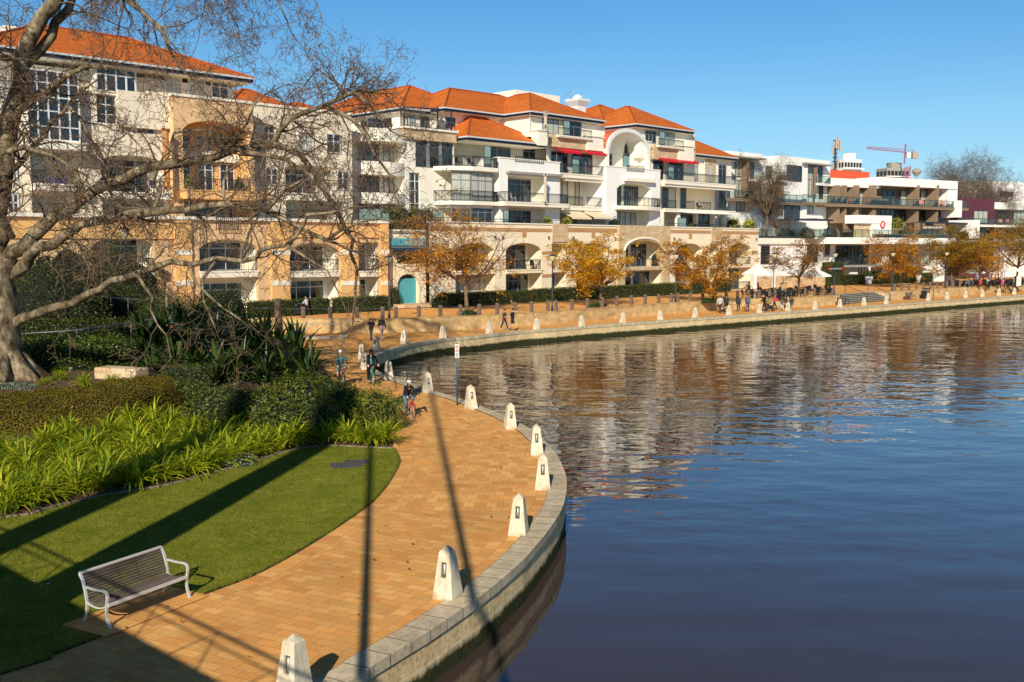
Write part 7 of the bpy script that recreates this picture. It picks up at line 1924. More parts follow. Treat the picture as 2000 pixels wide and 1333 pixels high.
# ================================================================ hedges and planting along the buildings
def front_hedge(px0, px1, y0, d, h, lab, grp='clipped hedges along the arcade', F=FA, n=90):
    a, c = F.S(px0, y0), F.S(px1, y0); p0 = F.o + F.e * a + F.n * y0; p1 = F.o + F.e * c + F.n * y0
    p0.z = p1.z = TERR; L = (p1 - p0).length
    box_hedge('clipped_hedge', p0, p1, d, h, MAT['hedge_dk'], int(L * (h + d) * n * 2), .12, lab, 'hedge', grp)
front_hedge(870, 999, -2.6, 1.1, 1.25, 'dark clipped hedge behind the half bare orange tree')
front_hedge(1013, 1043, -2.6, 1.0, 1.2, 'short clipped hedge beside the pink flowering pot')
front_hedge(1049, 1340, -2.6, 1.1, 1.3, 'long clipped hedge below the middle of the arcade')
front_hedge(1363, 1389, -2.4, 1.2, 1.6, 'short tall hedge block behind the orange and brown tree'); front_hedge(1408, 1430, -2.4, 1.2, 1.6, 'small clipped hedge block next to the cafe')
front_hedge(490, 645, -2.6, 1.0, 1.3, 'clipped hedge in front of the orange arcade, left part'); front_hedge(658, 762, -2.6, 1.0, 1.3, 'clipped hedge in front of the orange arcade, right part')
front_hedge(1652, 1826, -2.0, 1.2, 1.5, 'clipped hedge in front of the modern white building', 'clipped hedges along the arcade', FM, 60)
a = FM.S(1622, -1.5); p0 = FM.o + FM.e * a + FM.n * -1.5; p0.z = TERR; a = FM.S(1650, -1.5); p1 = FM.o + FM.e * a + FM.n * -1.5; p1.z = TERR
box_hedge('green_wall', p0, p1, 1.5, 3.3, MAT['hedge_dk'], 3200, .16, 'tall ivy covered wall block at the corner of the modern building', 'ivy wall')
def pl(F, px, y, z, rx, h, mat, lab, n=500, size=.14, name='potted_bush', cat='plant', seed=0):
    q = F.o + F.e * F.S(px, y) + F.n * y; shrub(name, (q.x, q.y, z), rx, rx, h, MAT[mat], n, size, lab, cat, None, 200 + seed)
zc = zp + .1
pl(FA, 1069, .6, zp - .1, .62, 1.15, 'lime_leaf', 'lime yellow bush on the podium edge, left of two', 600, .14, seed=1); pl(FA, 1107, .6, zp - .1, .62, 1.15, 'lime_leaf', 'lime yellow bush on the podium edge, right of two', 600, seed=2)
pl(FA, 1198, .7, zp - .3, .8, 1.5, 'laurel', 'green bush on the podium beside the vaulted block', 600, seed=3); pl(FA, 1352, .8, zp - .3, .7, 1.3, 'laurel_y', 'green bush beside the frosted screen on the podium', 500, seed=4)
pl(FA, 1432, 1.2, zp - .2, 1.0, 1.9, 'lime_leaf', 'yellow green palm like plant at the podium end, left', 500, .3, seed=5); pl(FA, 1462, 1.2, zp - .2, .9, 1.8, 'lime_leaf', 'yellow green palm like plant at the podium end, right', 500, .3, seed=6)
pl(FA, 1280, .8, zs1, .5, 2.0, 'laurel', 'potted shrub on the balcony under the stone arch', 400, .13, seed=7); pl(FA, 862, -2.2, TERR, 1.2, 1.7, 'laurel', 'green bush at the left end of the arcade hedge', 900, seed=8)
pl(FA, 1032, -2.2, TERR, .5, 1.6, 'brown_leaf', 'pink brown flowering shrub at the garden gate', 300, .12, seed=9); pl(FA, 1350, -2.6, TERR, 1.0, 1.3, 'laurel', 'bushy green shrub between hedge and orange brown tree', 700, seed=10)
pl(FA, 772, .2, TERR, .5, 2.4, 'laurel', 'climbing plant left of the turquoise door', 500, .14, seed=11)
for k, px in enumerate((765, 790, 815, 836)): pl(FA, px, 1.6, zp - .6, 1.3, 2.4, 'evergreen' if k % 2 else 'laurel_y', 'leafy bush on the podium above the turquoise shop, %s from the left' % words[k], 900, .17, seed=20 + k)
pl(FB, 470, 1.3, FB.Z(470, 372, .7), .5, 1.3, 'laurel_y', 'flowering plant on the orange balcony, right', 300, seed=30); pl(FB, 370, .9, FB.Z(470, 372, .7), .4, 1.2, 'lime_leaf', 'yellow plant on the orange balcony, left', 250, seed=31)
for k, (px, rx, h, mt) in enumerate(((1535, 1.4, 1.6, 'evergreen'), (1575, 1.2, 1.8, 'laurel'), (1620, 1.3, 1.7, 'evergreen'), (1765, 1.2, 1.6, 'laurel'), (1800, 1.0, 1.4, 'evergreen'), (1880, 1.2, 1.5, 'evergreen'))):
    pl(FM if px > 1640 else FC, px, 1.2 if px > 1640 else 3.2, zs_t, rx, h, mt, 'green planting on the glass railed terrace, %s from the left' % words[k], 600, .2, seed=40 + k)
pl(FM, 1750, 1.4, FM.Z(1750, 443, 1.4), 1.2, 1.6, 'lime_leaf', 'bright yellow bush beside the life ring', 600, .18, seed=50)
for k, (px, py, lab) in enumerate(((915, 616, 'low green plants at the foot of the half bare orange tree'), (1168, 601, 'low green plants at the foot of the golden tree'), (1386, 591, 'low green plants at the foot of the orange brown tree'), (1880, 545, 'green bush behind the cafe board'))):
    shrub('low_plants', tz(px, py), 1.0, .6, .55, MAT['ivy'], 500, .12, lab, 'plant', None, 260 + k)
def pot(px, py, lab):
    p = tz(px, py); root = empty('planter_pot', p, 0, lab, 'planter'); m = MB(); m.lathe([(.42, 0), (.62, 1.25), (.55, 1.25)], 14); m.build('pot', MAT['whitep'], root, smooth=True)
    o = link('agave', clump_mesh('agave', 26, 1.3, .12, MAT['ivy'], .25, 5, (.5, 1.5)), root, (0, 0, 1.2))
pot(1696, 556.5, 'white tapered pot with a spiky plant before the long hedge'); pot(1791, 553, 'white tapered pot near the orange tree right of the steps')

# longer blades hanging over the lawn edge
E = resample(LRs, 5200); P = np.array([(q.x, q.y, .012) for q in E]); P[inside(P, PAD), 2] = -.2; P = P + nrg.normal(0, .022, (5200, 3)) * np.array([1, 1, 0]); a = nrg.uniform(0, 6.28, 5200); hh = nrg.uniform(.02, .07, 5200)
dx = np.stack([np.cos(a), np.sin(a), a * 0], 1) * .008; tip = P + np.stack([nrg.normal(0, .035, 5200), nrg.normal(0, .035, 5200), hh], 1)
o = link('edge_grass', np_mesh('edge_grass', np.stack([P - dx, P + dx, tip], 1).reshape(-1, 3), np.arange(15600).reshape(-1, 3), MAT['blade'])); tag(o, 'uncut grass blades along the lawn edge', 'grass', None, 'stuff')
# fallen leaves on lawn, paving and coping
nL = 420; xs = nrg.uniform(-14, 2, nL); ys = nrg.uniform(14, 60, nL)
ok = [i for i in range(nL) if min((xs[i] - q.x) ** 2 + (ys[i] - q.y) ** 2 for q in QI[::4]) > .6 and inside(np.array([[xs[i], ys[i]]]), prom_poly)[0]]
P = np.array([(xs[i], ys[i], .05) for i in ok]); V, Fq = leaf_arrays(P, np.tile([0, 0, 1.0], (len(P), 1)), .075, .7, .25)
o = link('fallen_leaves', np_mesh('fallen_leaves', V, Fq, MAT['deadleaf'])); tag(o, 'scattered brown fallen leaves on the lawn and the paving', 'leaves', None, 'stuff')
# ================================================================ people
def bake_remesh(m, name, mat, voxel, parent, smooth=True):
    me = m.mesh(name, mat); o = bpy.data.objects.new(name, me); col.objects.link(o)
    md = o.modifiers.new('r', 'REMESH'); md.mode = 'VOXEL'; md.voxel_size = voxel; md.use_smooth_shade = smooth
    sm = o.modifiers.new('s', 'SMOOTH'); sm.factor = .5; sm.iterations = 2
    dg = bpy.context.evaluated_depsgraph_get(); nm = bpy.data.meshes.new_from_object(o.evaluated_get(dg))
    nm.name = name; o.modifiers.clear(); o.data = nm; nm.materials.clear(); nm.materials.append(mat); bpy.data.meshes.remove(me)
    o.parent = parent; return o
def cap(m, p0, p1, r0, r1, n=9):
    p0, p1 = Vector(p0), Vector(p1)
    m.tube([p0, p1], [r0, r1], n); m.sphere(p0, r0, n, 6); m.sphere(p1, r1, n, 6); return m
def ik(a, t, l1, l2, pole):
    a, t = Vector(a), Vector(t); d = t - a; L = min(d.length, (l1 + l2) * .999); d = d.normalized(); t = a + d * L
    x = (l1 * l1 - l2 * l2 + L * L) / (2 * L); h = math.sqrt(max(0, l1 * l1 - x * x)); pole = Vector(pole); pole = (pole - d * pole.dot(d)).normalized()
    return a + d * x + pole * h, t
CM = {}
def cloth(c, name=None):
    k = tuple(round(x, 3) for x in c)
    if k not in CM: CM[k] = plain(name or 'cloth_%d' % len(CM), c, .85, .12, 4.0)
    return CM[k]
SKINS = [MAT['skin'], plain('skin_fair', (.62, .37, .26), .55, .06, 6.0)]
def person(loc, rz, H, pose, label, top=(.02, .02, .02), bottom=(.02, .02, .025), shoes=(.03, .03, .03), sleeve='short', legs='long', hair='hair', hairlen=0, hat=None, helmet=None, extra=(), fine=False, woman=False, turn=0.0, phase=1, skin=0, group=None, hands=None):
    k = H / 1.75; root = empty('person', loc, rz, label, 'person', group); vox = .0085 if fine else .0125
    def V3(x, y, z): return Vector((x, y, z)) * k
    sw = .165 if woman else .19; hw = .095; f = 1   # forward is -y
    if pose == 'cycle': pel, chest, neck, head = V3(0, .22, .98), V3(0, .05, 1.29), V3(0, -.06, 1.45), V3(0, -.12, 1.60)
    elif pose == 'sit': pel, chest, neck, head = V3(0, 0, .50), V3(0, .03, .84), V3(0, .0, 1.02), V3(0, -.03, 1.16)
    else: pel, chest, neck, head = V3(0, 0, .96), V3(0, -.01, 1.27), V3(0, -.02, 1.45), V3(0, -.045, 1.60)
    up = (neck - pel).normalized()
    sh = {s: chest + (neck - chest) * .72 + V3(s * sw, 0, -.01) for s in (-1, 1)}; hip = {s: pel + V3(s * hw, 0, -.02) for s in (-1, 1)}
    ank = {}; wri = {}; kpole = V3(0, -1, .1); epole = V3(0, 1, -.2)
    for s in (-1, 1):
        sp_ = s * phase
        if pose == 'walk': ank[s] = V3(s * .08, -.30 * sp_, .09 if sp_ > 0 else .14); wri[s] = sh[s] + V3(s * .07, .20 * sp_ - .04, -.50)
        elif pose == 'stand': ank[s] = V3(s * .10, .02, .08); wri[s] = sh[s] + V3(s * .07, -.06, -.52)
        elif pose == 'sit': ank[s] = V3(s * .12, -.42, .08); wri[s] = V3(s * .14, -.34, .62)
        elif pose == 'cycle': ank[s] = V3(s * .11, -.02 + .10 * (1 if sp_ > 0 else 0), .20 if sp_ > 0 else .50); wri[s] = V3(s * .25, -.47, 1.03); epole = V3(.9 * s, .5, -.6)
        if hands and s in hands: wri[s] = V3(*hands[s])
    if pose == 'cycle': kp = {s: V3(s * .25, -1, .3) for s in (-1, 1)}
    else: kp = {s: kpole for s in (-1, 1)}
    kne = {}; elb = {}
    for s in (-1, 1):
        kne[s], ank[s] = ik(hip[s], ank[s], .43 * k, .42 * k, kp[s]); elb[s], wri[s] = ik(sh[s], wri[s], .29 * k, .26 * k, V3(.9 * s, .5, -.6) if pose == 'cycle' else epole)
    R3 = Matrix.Rotation(turn, 3, 'Z'); hd = lambda x, y, z: head + R3 @ V3(x, y, z)
    # --- skin: one continuous body
    m = MB(); sk = SKINS[skin % 2]; w1 = .9 if woman else 1
    cap(m, pel, chest, .125 * k, .13 * k); 
    for s in (-1, 1): cap(m, pel + V3(s * .06, 0, 0), chest + V3(s * .07, 0, .03), .10 * k, .10 * k * w1); cap(m, chest + V3(s * .05, 0, .08), sh[s], .085 * k, .06 * k * w1)
    cap(m, neck - up * .06 * k, head - V3(0, -.01, .05), .058 * k, .05 * k)
    m.sphere(head + V3(0, .012, .02), (.076 * k, .094 * k, .105 * k), 14, 10); m.sphere(hd(0, -.03, -.06), (.052 * k, .06 * k, .055 * k), 10, 8); cap(m, hd(0, -.088, .015), hd(0, -.112, -.022), .010 * k, .016 * k, 6)
    for s in (-1, 1):
        m.sphere(hd(s * .078, .015, -.005), (.014 * k, .024 * k, .034 * k), 8, 6)
        cap(m, sh[s], elb[s], .050 * k * w1, .040 * k); cap(m, elb[s], wri[s], .040 * k, .027 * k)
        d = (wri[s] - elb[s]).normalized(); fd = (d + V3(0, -.15, -.25) / k).normalized() if pose != 'cycle' else (d + Vector((0, -.1, -.35))).normalized()
        side = fd.cross(Vector((1, 0, 0)) if pose != 'cycle' else Vector((0, 0, 1)))
        side = (side if side.length > .1 else Vector((0, 1, 0))).normalized(); palm = wri[s] + fd * .05 * k
        cap(m, wri[s], palm + fd * .03 * k, .026 * k, .034 * k, 8)
        nrm_ = fd.cross(side).normalized(); curl = Vector((0, 0, -1)) * .6 + Vector((-s * .2, .35 if pose == 'cycle' else 0, 0))
        for fi, (o_, L) in enumerate(((-.03, .055), (-.010, .066), (.010, .062), (.029, .05))):
            q0 = palm + fd * .055 * k + side * o_ * k; q1 = q0 + (fd + curl * .35).normalized() * L * .5 * k; q2 = q1 + (fd * .5 + curl).normalized() * L * .45 * k
            m.tube([q0 - fd * .02 * k, q0, q1, q2], [.0105 * k, .0105 * k, .0095 * k, .008 * k], 6)
        m.tube([wri[s] + fd * .03 * k - side * .02 * k, wri[s] + fd * .06 * k - side * .048 * k, wri[s] + fd * .09 * k - side * .052 * k + curl * .01 * k], [.013 * k, .012 * k, .010 * k], 6)
        cap(m, hip[s], kne[s], .078 * k, .055 * k); cap(m, kne[s], ank[s], .053 * k, .036 * k); m.sphere(kne[s].lerp(ank[s], .28) + V3(0, .018, 0), .052 * k, 8, 6)
        cap(m, ank[s] + V3(0, .02, -.03), ank[s] + V3(0, -.14, -.045), .036 * k, .03 * k)
    bake_remesh(m, 'body', sk, vox, root)
    m = MB()
    for s in (-1, 1): m.sphere(hd(s * .032, -.084, .02), (.013 * k, .008 * k, .008 * k), 8, 6)
    m.build('eyes', MAT['eye'], root, smooth=True); m = MB(); m.sphere(hd(0, -.093, -.062), (.024 * k, .008 * k, .006 * k), 8, 5); m.build('mouth', cloth((.30, .08, .07)), root, smooth=True)
    # --- clothes
    m = MB(); g = .022 * k
    lo = pel + V3(0, 0, -.04 if not woman else 0)
    for s in (-1, 0, 1): cap(m, lo + V3(s * .055, 0, .0), chest + V3(s * .065, 0, .04), (.125 if s == 0 else .112) * k + g * .6, (.145 if s == 0 else .115) * k + g * .6)
    for s in (-1, 1):
        cap(m, chest + V3(s * .05, 0, .09), sh[s], .08 * k + g * .5, .062 * k * w1 + g * .5)
        if sleeve == 'long': cap(m, sh[s], elb[s], .054 * k + g * .7, .046 * k + g * .7); cap(m, elb[s], elb[s].lerp(wri[s], .93), .046 * k + g * .7, .034 * k + g * .5)
        elif sleeve == 'short': cap(m, sh[s], sh[s].lerp(elb[s], .65), .058 * k + g * .8, .055 * k + g * .8)
    bake_remesh(m, 'top', cloth(top), vox * 1.15, root)
    m = MB(); cap(m, pel + V3(-.05, 0, .04), pel + V3(.05, 0, .04), .125 * k, .125 * k); g2 = .010 * k if legs == 'tight' else .024 * k
    for s in (-1, 1):
        end = kne[s].lerp(hip[s], .25) if legs == 'short' else ank[s].lerp(kne[s], .06)
        if legs == 'short': cap(m, hip[s], end, .09 * k + g2 * .5, .078 * k + g2 * .5)
        else: cap(m, hip[s], kne[s], .086 * k + g2 * .5, .060 * k + g2 * .6); cap(m, kne[s], end, .060 * k + g2 * .6, .044 * k + g2 * .6)
    bake_remesh(m, 'shorts' if legs == 'short' else 'trousers', cloth(bottom), vox * 1.15, root)
    for s in (-1, 1):
        m = MB(); cap(m, ank[s] + V3(0, .035, -.03), ank[s] + V3(0, -.15, -.045), .046 * k, .036 * k); cap(m, ank[s], ank[s] + V3(0, .0, -.03), .046 * k, .046 * k); bake_remesh(m, 'shoe', cloth(shoes), vox, root)
    if helmet is None:
        m = MB(); m.sphere(hd(0, .025, .045), (.086 * k, .10 * k, .095 * k), 12, 8)
        if hairlen: cap(m, hd(0, .07, .0), hd(0, .10, -.08 - hairlen), .07 * k, .05 * k)
        bake_remesh(m, 'hair', MAT[hair], .012, root)
    else:
        m = MB(); m.sphere(hd(0, .012, .062), (.105 * k, .138 * k, .098 * k), 14, 9); o = bake_remesh(m, 'helmet', cloth(helmet), .012, root); o.location = (0, 0, .0)
        m = MB()
        for j in (-2, -1, 0, 1, 2):
            P = [hd(j * .032 * (1 - .3 * abs(t)), .012 + .13 * t, .062 + .1 * math.sqrt(max(0, 1 - t * t - (j * .3) ** 2))) for t in (-.75, -.4, 0, .4, .75)]; m.tube(P, .009 * k, 5)
        m.build('helmet_vents', MAT['blackp'] if sum(helmet) > .6 else MAT['rail'], o)
        m = MB()
        for s in (-1, 1): m.tube([hd(s * .08, 0, .03), hd(s * .06, -.03, -.06), hd(0, -.04, -.115)], .006, 5)
        m.build('strap', MAT['blackp'], o)
        m = MB(); m.sphere(hd(0, .06, -.03), (.075 * k, .05 * k, .08 * k), 10, 7)
        if hairlen: 
            for s in (-1, 1): cap(m, hd(s * .06, .02, -.02), hd(s * .09, .0, -.12 - hairlen), .04 * k, .035 * k)
        bake_remesh(m, 'hair', MAT[hair], .012, root)
    if hat:
        m = MB(); m.sphere(hd(0, .02, .055), (.095 * k, .108 * k, .085 * k), 12, 8); m.box(-.01, .01, 0, .01, 0, .01) if False else None; m.sphere(hd(0, -.10, .05), (.07 * k, .07 * k, .012 * k), 10, 5); bake_remesh(m, 'cap', cloth(hat), .012, root)
    for e in extra:
        if e == 'backpack': m = MB(); cap(m, chest + V3(-.06, .19, -.18), chest + V3(-.06, .18, .1), .10 * k, .09 * k); cap(m, chest + V3(.06, .19, -.18), chest + V3(.06, .18, .1), .10 * k, .09 * k); [cap(m, chest + V3(s * .10, -.12, -.12), chest + V3(s * .11, .05, .19), .018, .02) for s in (-1, 1)]; bake_remesh(m, 'backpack', MAT['black'], .014, root)
        elif e == 'sidebag': m = MB(); cap(m, pel + V3(-.18, .1, .02), pel + V3(-.19, .12, .2), .09 * k, .08 * k); bake_remesh(m, 'backpack', MAT['black'], .014, root)
        elif e == 'glasses': m = MB(); [m.sphere(hd(s * .034, -.094, .02), (.026 * k, .006 * k, .020 * k), 8, 6) for s in (-1, 1)]; m.bar(hd(-.08, -.03, .022), hd(-.06, -.092, .022), .006, .006); m.bar(hd(.08, -.03, .022), hd(.06, -.092, .022), .006, .006); m.build('glasses', MAT['blackp'], root)
        elif e == 'print': m = MB(); c_ = chest + V3(0, -.168, .02); m.add([c_ + V3(-.065, 0, -.02), c_ + V3(.065, 0, -.02), c_ + V3(.065, .004, .035), c_ + V3(-.065, .004, .035)], [(0, 1, 2, 3)]); m.build('chest_print', cloth((.25, .16, .18)), root)
        elif e == 'cup': m = MB(); q = wri[1] + V3(-.01, -.06, .03); m.lathe([(.03, -.06), (.04, .06)], 8, q); m.build('cup', MAT['whitep'], root)
        elif isinstance(e, tuple) and e[0] == 'waist':
            m = MB()
            for a in range(10):
                t = a * math.pi * 2 / 10; q = pel + V3(.14 * math.cos(t), .125 * math.sin(t), .07); cap(m, q, q + V3(.02 * math.cos(t), .03 * math.sin(t), -.28 if math.sin(t) > -.3 else -.06), .035, .035)
            bake_remesh(m, 'waist_cloth', cloth(e[1]), .016, root)
        elif isinstance(e, tuple) and e[0] == 'vest':      # open jacket front shows another colour
            m = MB(); cap(m, chest + V3(0, -.075, -.26), chest + V3(0, -.085, .08), .078 * k, .068 * k); bake_remesh(m, 'shirt_front', cloth(e[1]), .012, root)
        elif isinstance(e, tuple) and e[0] == 'sleeves':
            m = MB()
            for s in (-1, 1): cap(m, sh[s].lerp(elb[s], .6), elb[s], .054 * k, .048 * k); cap(m, elb[s], elb[s].lerp(wri[s], .95), .048 * k, .034 * k)
            bake_remesh(m, 'arm_warmers', cloth(e[1]), .0125, root)
    return root
def bicycle(loc, rz, k, colour, label, kind='city'):
    root = empty('bicycle', loc, rz, label, 'bicycle'); root.scale = (k, k, k); fm = cloth(colour); r = .335; bb = Vector((0, -.02, .29)); yf, yr = -.55, .49
    for y in (yf, yr):
        w_ = bpy.data.objects.new('wheel', None); col.objects.link(w_); w_.parent = root; w_.location = (0, y, r)
        m = MB(); n = 28
        def ring(m, R_, t, seg=6):
            P = [Vector((0, R_ * math.cos(2 * math.pi * i / n), R_ * math.sin(2 * math.pi * i / n))) for i in range(n + 1)]; m.tube(P, t, seg, False)
        ring(m, r - .02, .025); m.build('tyre', MAT['tyre'], w_, smooth=True); m = MB(); ring(m, r - .04, .010); m.build('rim', MAT['alu'], w_, smooth=True)
        m = MB(); m.tube([(-.04, 0, 0), (.04, 0, 0)], .022, 8)
        for i in range(16): a = 2 * math.pi * i / 16; m.tube([(.015 * (1 if i % 2 else -1), 0, 0), (0, (r - .04) * math.cos(a), (r - .04) * math.sin(a))], .0022, 3)
        m.build('spokes', MAT['alu'], w_)
    seat = Vector((0, .22, .86)); hd0, hd1 = Vector((0, -.42, .66)), Vector((0, -.395, .84)); m = MB(); rr = .02 if kind != 'road' else .017
    m.tube([bb, seat], rr, 8); m.tube([hd0 + (hd1 - hd0) * .3, bb], rr * 1.2, 8)
    m.tube([hd0.lerp(hd1, .7) if kind != 'step' else hd0.lerp(hd1, .45), bb.lerp(seat, .82 if kind != 'step' else .45)], rr, 8); m.tube([hd0, hd1], rr * 1.3, 8)
    for s in (-1, 1): m.tube([bb + Vector((s * .03, 0, 0)), (s * .055, yr, r)], rr * .65, 6); m.tube([bb.lerp(seat, .85), (s * .055, yr, r)], rr * .6, 6)
    m.build('frame', fm, root, smooth=True)
    m = MB(); 
    for s in (-1, 1): m.tube([hd0 + Vector((s * .035, 0, 0)), (s * .055, yf, r)], .014, 7)
    m.build('fork', fm, root, smooth=True); m = MB(); m.tube([hd1, hd1 + Vector((0, .02, .14))], .016, 7)
    if kind == 'road': 
        for s in (-1, 1): m.tube([(0, -.42, .97), (s * .19, -.43, .97), (s * .2, -.52, .96), (s * .2, -.53, .88), (s * .2, -.45, .82)], .014, 7)
    else: m.tube([(-.30, -.36, .99), (-.2, -.41, .985), (0, -.42, .97), (.2, -.41, .985), (.30, -.36, .99)], .013, 7)
    m.build('handlebar', MAT['black'], root, smooth=True)
    m = MB(); m.sphere((0, .25, .90), (.075, .13, .035), 10, 7); m.sphere((0, .12, .90), (.03, .10, .025), 8, 6); m.build('saddle', MAT['black'], root, smooth=True)
    m = MB(); m.lathe([(.09, -.006), (.09, .006)], 14); o = m.build('crank', MAT['rail'], root, bb + Vector((.05, 0, 0))); o.rotation_euler = (0, R(90), 0)
    for s, dz, dy in ((1, -.165, .04), (-1, .165, -.04)):
        m = MB(); m.bar(bb + Vector((s * .06, 0, 0)), bb + Vector((s * .075, dy, dz)), .02, .025); m.box(s * .13 - .05, s * .13 + .05, bb.y + dy - .045, bb.y + dy + .045, bb.z + dz - .012, bb.z + dz + .012); m.build('pedal', MAT['black'], root)
    if kind == 'step':
        m = MB(); P = [Vector((0, yf + (r + .03) * math.cos(a), r + (r + .03) * math.sin(a))) for a in np.linspace(.1, 2.2, 9)]; m.tube(P, .022, 6); m.build('mudguard', fm, root, smooth=True)
        m = MB(); m.box(-.03, .03, yf - .1, yf - .07, .18, .24); m.build('reflector', MAT['orangechair'], root)
    m = MB(); m.sphere((0, -.46, .9), .03, 8, 6); m.build('headlight', MAT['alu'], root, smooth=True)
    return root
def rider_at(px, py, rz, k): 
    p = gp(px, py); h = Vector((math.sin(rz), -math.cos(rz), 0)); q = p - h * .55 * k; q.z = .004; return q
q = rider_at(671, 757, .4, 1.0); bicycle(q, .4, 1.0, (.05, .06, .07), 'black road bicycle ridden by the man in the teal jersey', 'road')
person(q, .4, 1.76, 'cycle', 'cyclist in a teal jersey, grey shorts and white helmet, riding at left', top=(.06, .22, .20), bottom=(.14, .17, .16), legs='short', helmet=(.8, .8, .8), extra=('backpack', 'glasses', ('sleeves', (.05, .055, .07))), fine=True, turn=.15, phase=-1)
q = rider_at(730, 754, .36, 1.0); bicycle(q, .36, 1.0, (.03, .25, .22), 'dark city bicycle with a teal frame ridden by the woman in black', 'city')
person(q, .36, 1.72, 'cycle', 'cyclist in a black jacket over a teal top, black helmet, head turned', top=(.015, .015, .018), bottom=(.012, .012, .014), shoes=(.6, .6, .62), sleeve='long', legs='tight', helmet=(.015, .018, .03), hairlen=.05, extra=('glasses', ('vest', (.12, .27, .27))), fine=True, turn=-.7, woman=True, phase=-1, skin=1)
q = rider_at(807, 817, .5, .84); bicycle(q, .5, .84, (.75, .012, .07), 'small hot pink bicycle ridden by the child nearest to us', 'step')
person(q, .5, 1.46, 'cycle', 'child in a black hoodie, jeans and white helmet on the pink bicycle', top=(.012, .012, .014), bottom=(.10, .20, .27), shoes=(.45, .05, .15), sleeve='long', helmet=(.8, .8, .78), hairlen=.1, extra=('glasses', 'print'), fine=True, turn=.25, woman=True, phase=-1, skin=1)
# walkers: (px, py, rz) rz = pi looks away from us
def at(px, py, z=0.004): p = gp(px, py, 0); return Vector((p.x, p.y, z))
person(at(725, 666), 2.9, 1.62, 'walk', 'walker in a black t-shirt and jeans with a bag, left of a couple walking away', top=(.015, .015, .016), bottom=(.05, .11, .20), extra=('sidebag',), hairlen=.0)
person(at(746, 664), -2.7, 1.72, 'walk', 'walker with a pink cloth round the waist and patterned leggings', top=(.02, .02, .022), bottom=(.32, .32, .34), shoes=(.75, .5, .55), legs='tight', sleeve='long', hairlen=.18, hair='hairl', woman=True, extra=(('waist', (.62, .33, .38)),), phase=-1)
person(at(985, 646), 1.2, 1.72, 'walk', 'walker in a navy t-shirt and black leggings with a red cloth at the waist', top=(.035, .04, .08), bottom=(.012, .012, .014), shoes=(.5, .55, .65), legs='tight', hat=(.01, .01, .01), extra=(('waist', (.42, .05, .03)),), hands={-1: (-.12, -.35, 1.08)}, woman=True)
person(at(1001, 646.5), 1.25, 1.78, 'walk', 'walker in a black t-shirt and shorts, drinking from a cup', top=(.012, .012, .013), bottom=(.014, .014, .015), legs='short', hat=(.01, .01, .01), hands={1: (.05, -.22, 1.47)}, extra=('cup',), phase=-1)
person(at(1406, 612), 2.6, 1.78, 'walk', 'walker in a pale grey hoodie and dark trousers, seen from behind', top=(.50, .50, .50), bottom=(.02, .02, .025), sleeve='long')
person(at(1418, 611), 2.7, 1.80, 'walk', 'walker in a dark jumper and black shorts beside the pale hoodie', top=(.03, .035, .05), bottom=(.012, .012, .014), sleeve='long', legs='short', phase=-1, extra=())
person(at(1442, 609.5), 2.8, 1.70, 'stand', 'person in a dark jacket with light brown hair standing between two men', top=(.025, .035, .055), bottom=(.025, .035, .06), sleeve='long', hair='hairl', hairlen=.05, woman=True, shoes=(.6, .6, .6))
person(at(1460, 609), 2.5, 1.80, 'stand', 'man in a grey jumper and blue jeans beside the brown dog', top=(.11, .12, .15), bottom=(.03, .05, .12), sleeve='long')
person(at(1492.5, 608), -1.3, 1.72, 'walk', 'person in a black top just behind the pushchair', top=(.012, .012, .016), bottom=(.012, .012, .014), sleeve='long', hands={1: (.15, -.4, 1.0), -1: (-.15, -.4, 1.0)}, woman=True)
person(at(1512, 607.5), 1.5, 1.74, 'walk', 'person in a bright pink top pushing the pushchair', top=(.62, .05, .12), bottom=(.03, .03, .035), sleeve='long', hands={1: (.15, -.42, 1.02), -1: (-.15, -.42, 1.02)}, woman=True, hairlen=.06, shoes=(.7, .2, .35))
person(at(1527, 607), .6, 1.18, 'walk', 'small child in white trousers and a dark jacket', top=(.06, .09, .15), bottom=(.72, .72, .72), sleeve='long', hair='hairl')
person(at(1544.5, 603), -.4, 1.15, 'walk', 'small child in dark blue half hidden by a bollard', top=(.04, .045, .10), bottom=(.05, .05, .08), sleeve='long')
p = tz(599, 617); person(p, -1.7, 1.66, 'walk', 'person in a pale patterned top pushing a pushchair on the left terrace', top=(.52, .54, .60), bottom=(.02, .02, .025), sleeve='long', hands={1: (.15, -.4, 1.0), -1: (-.15, -.4, 1.0)}, woman=True, hairlen=.05)
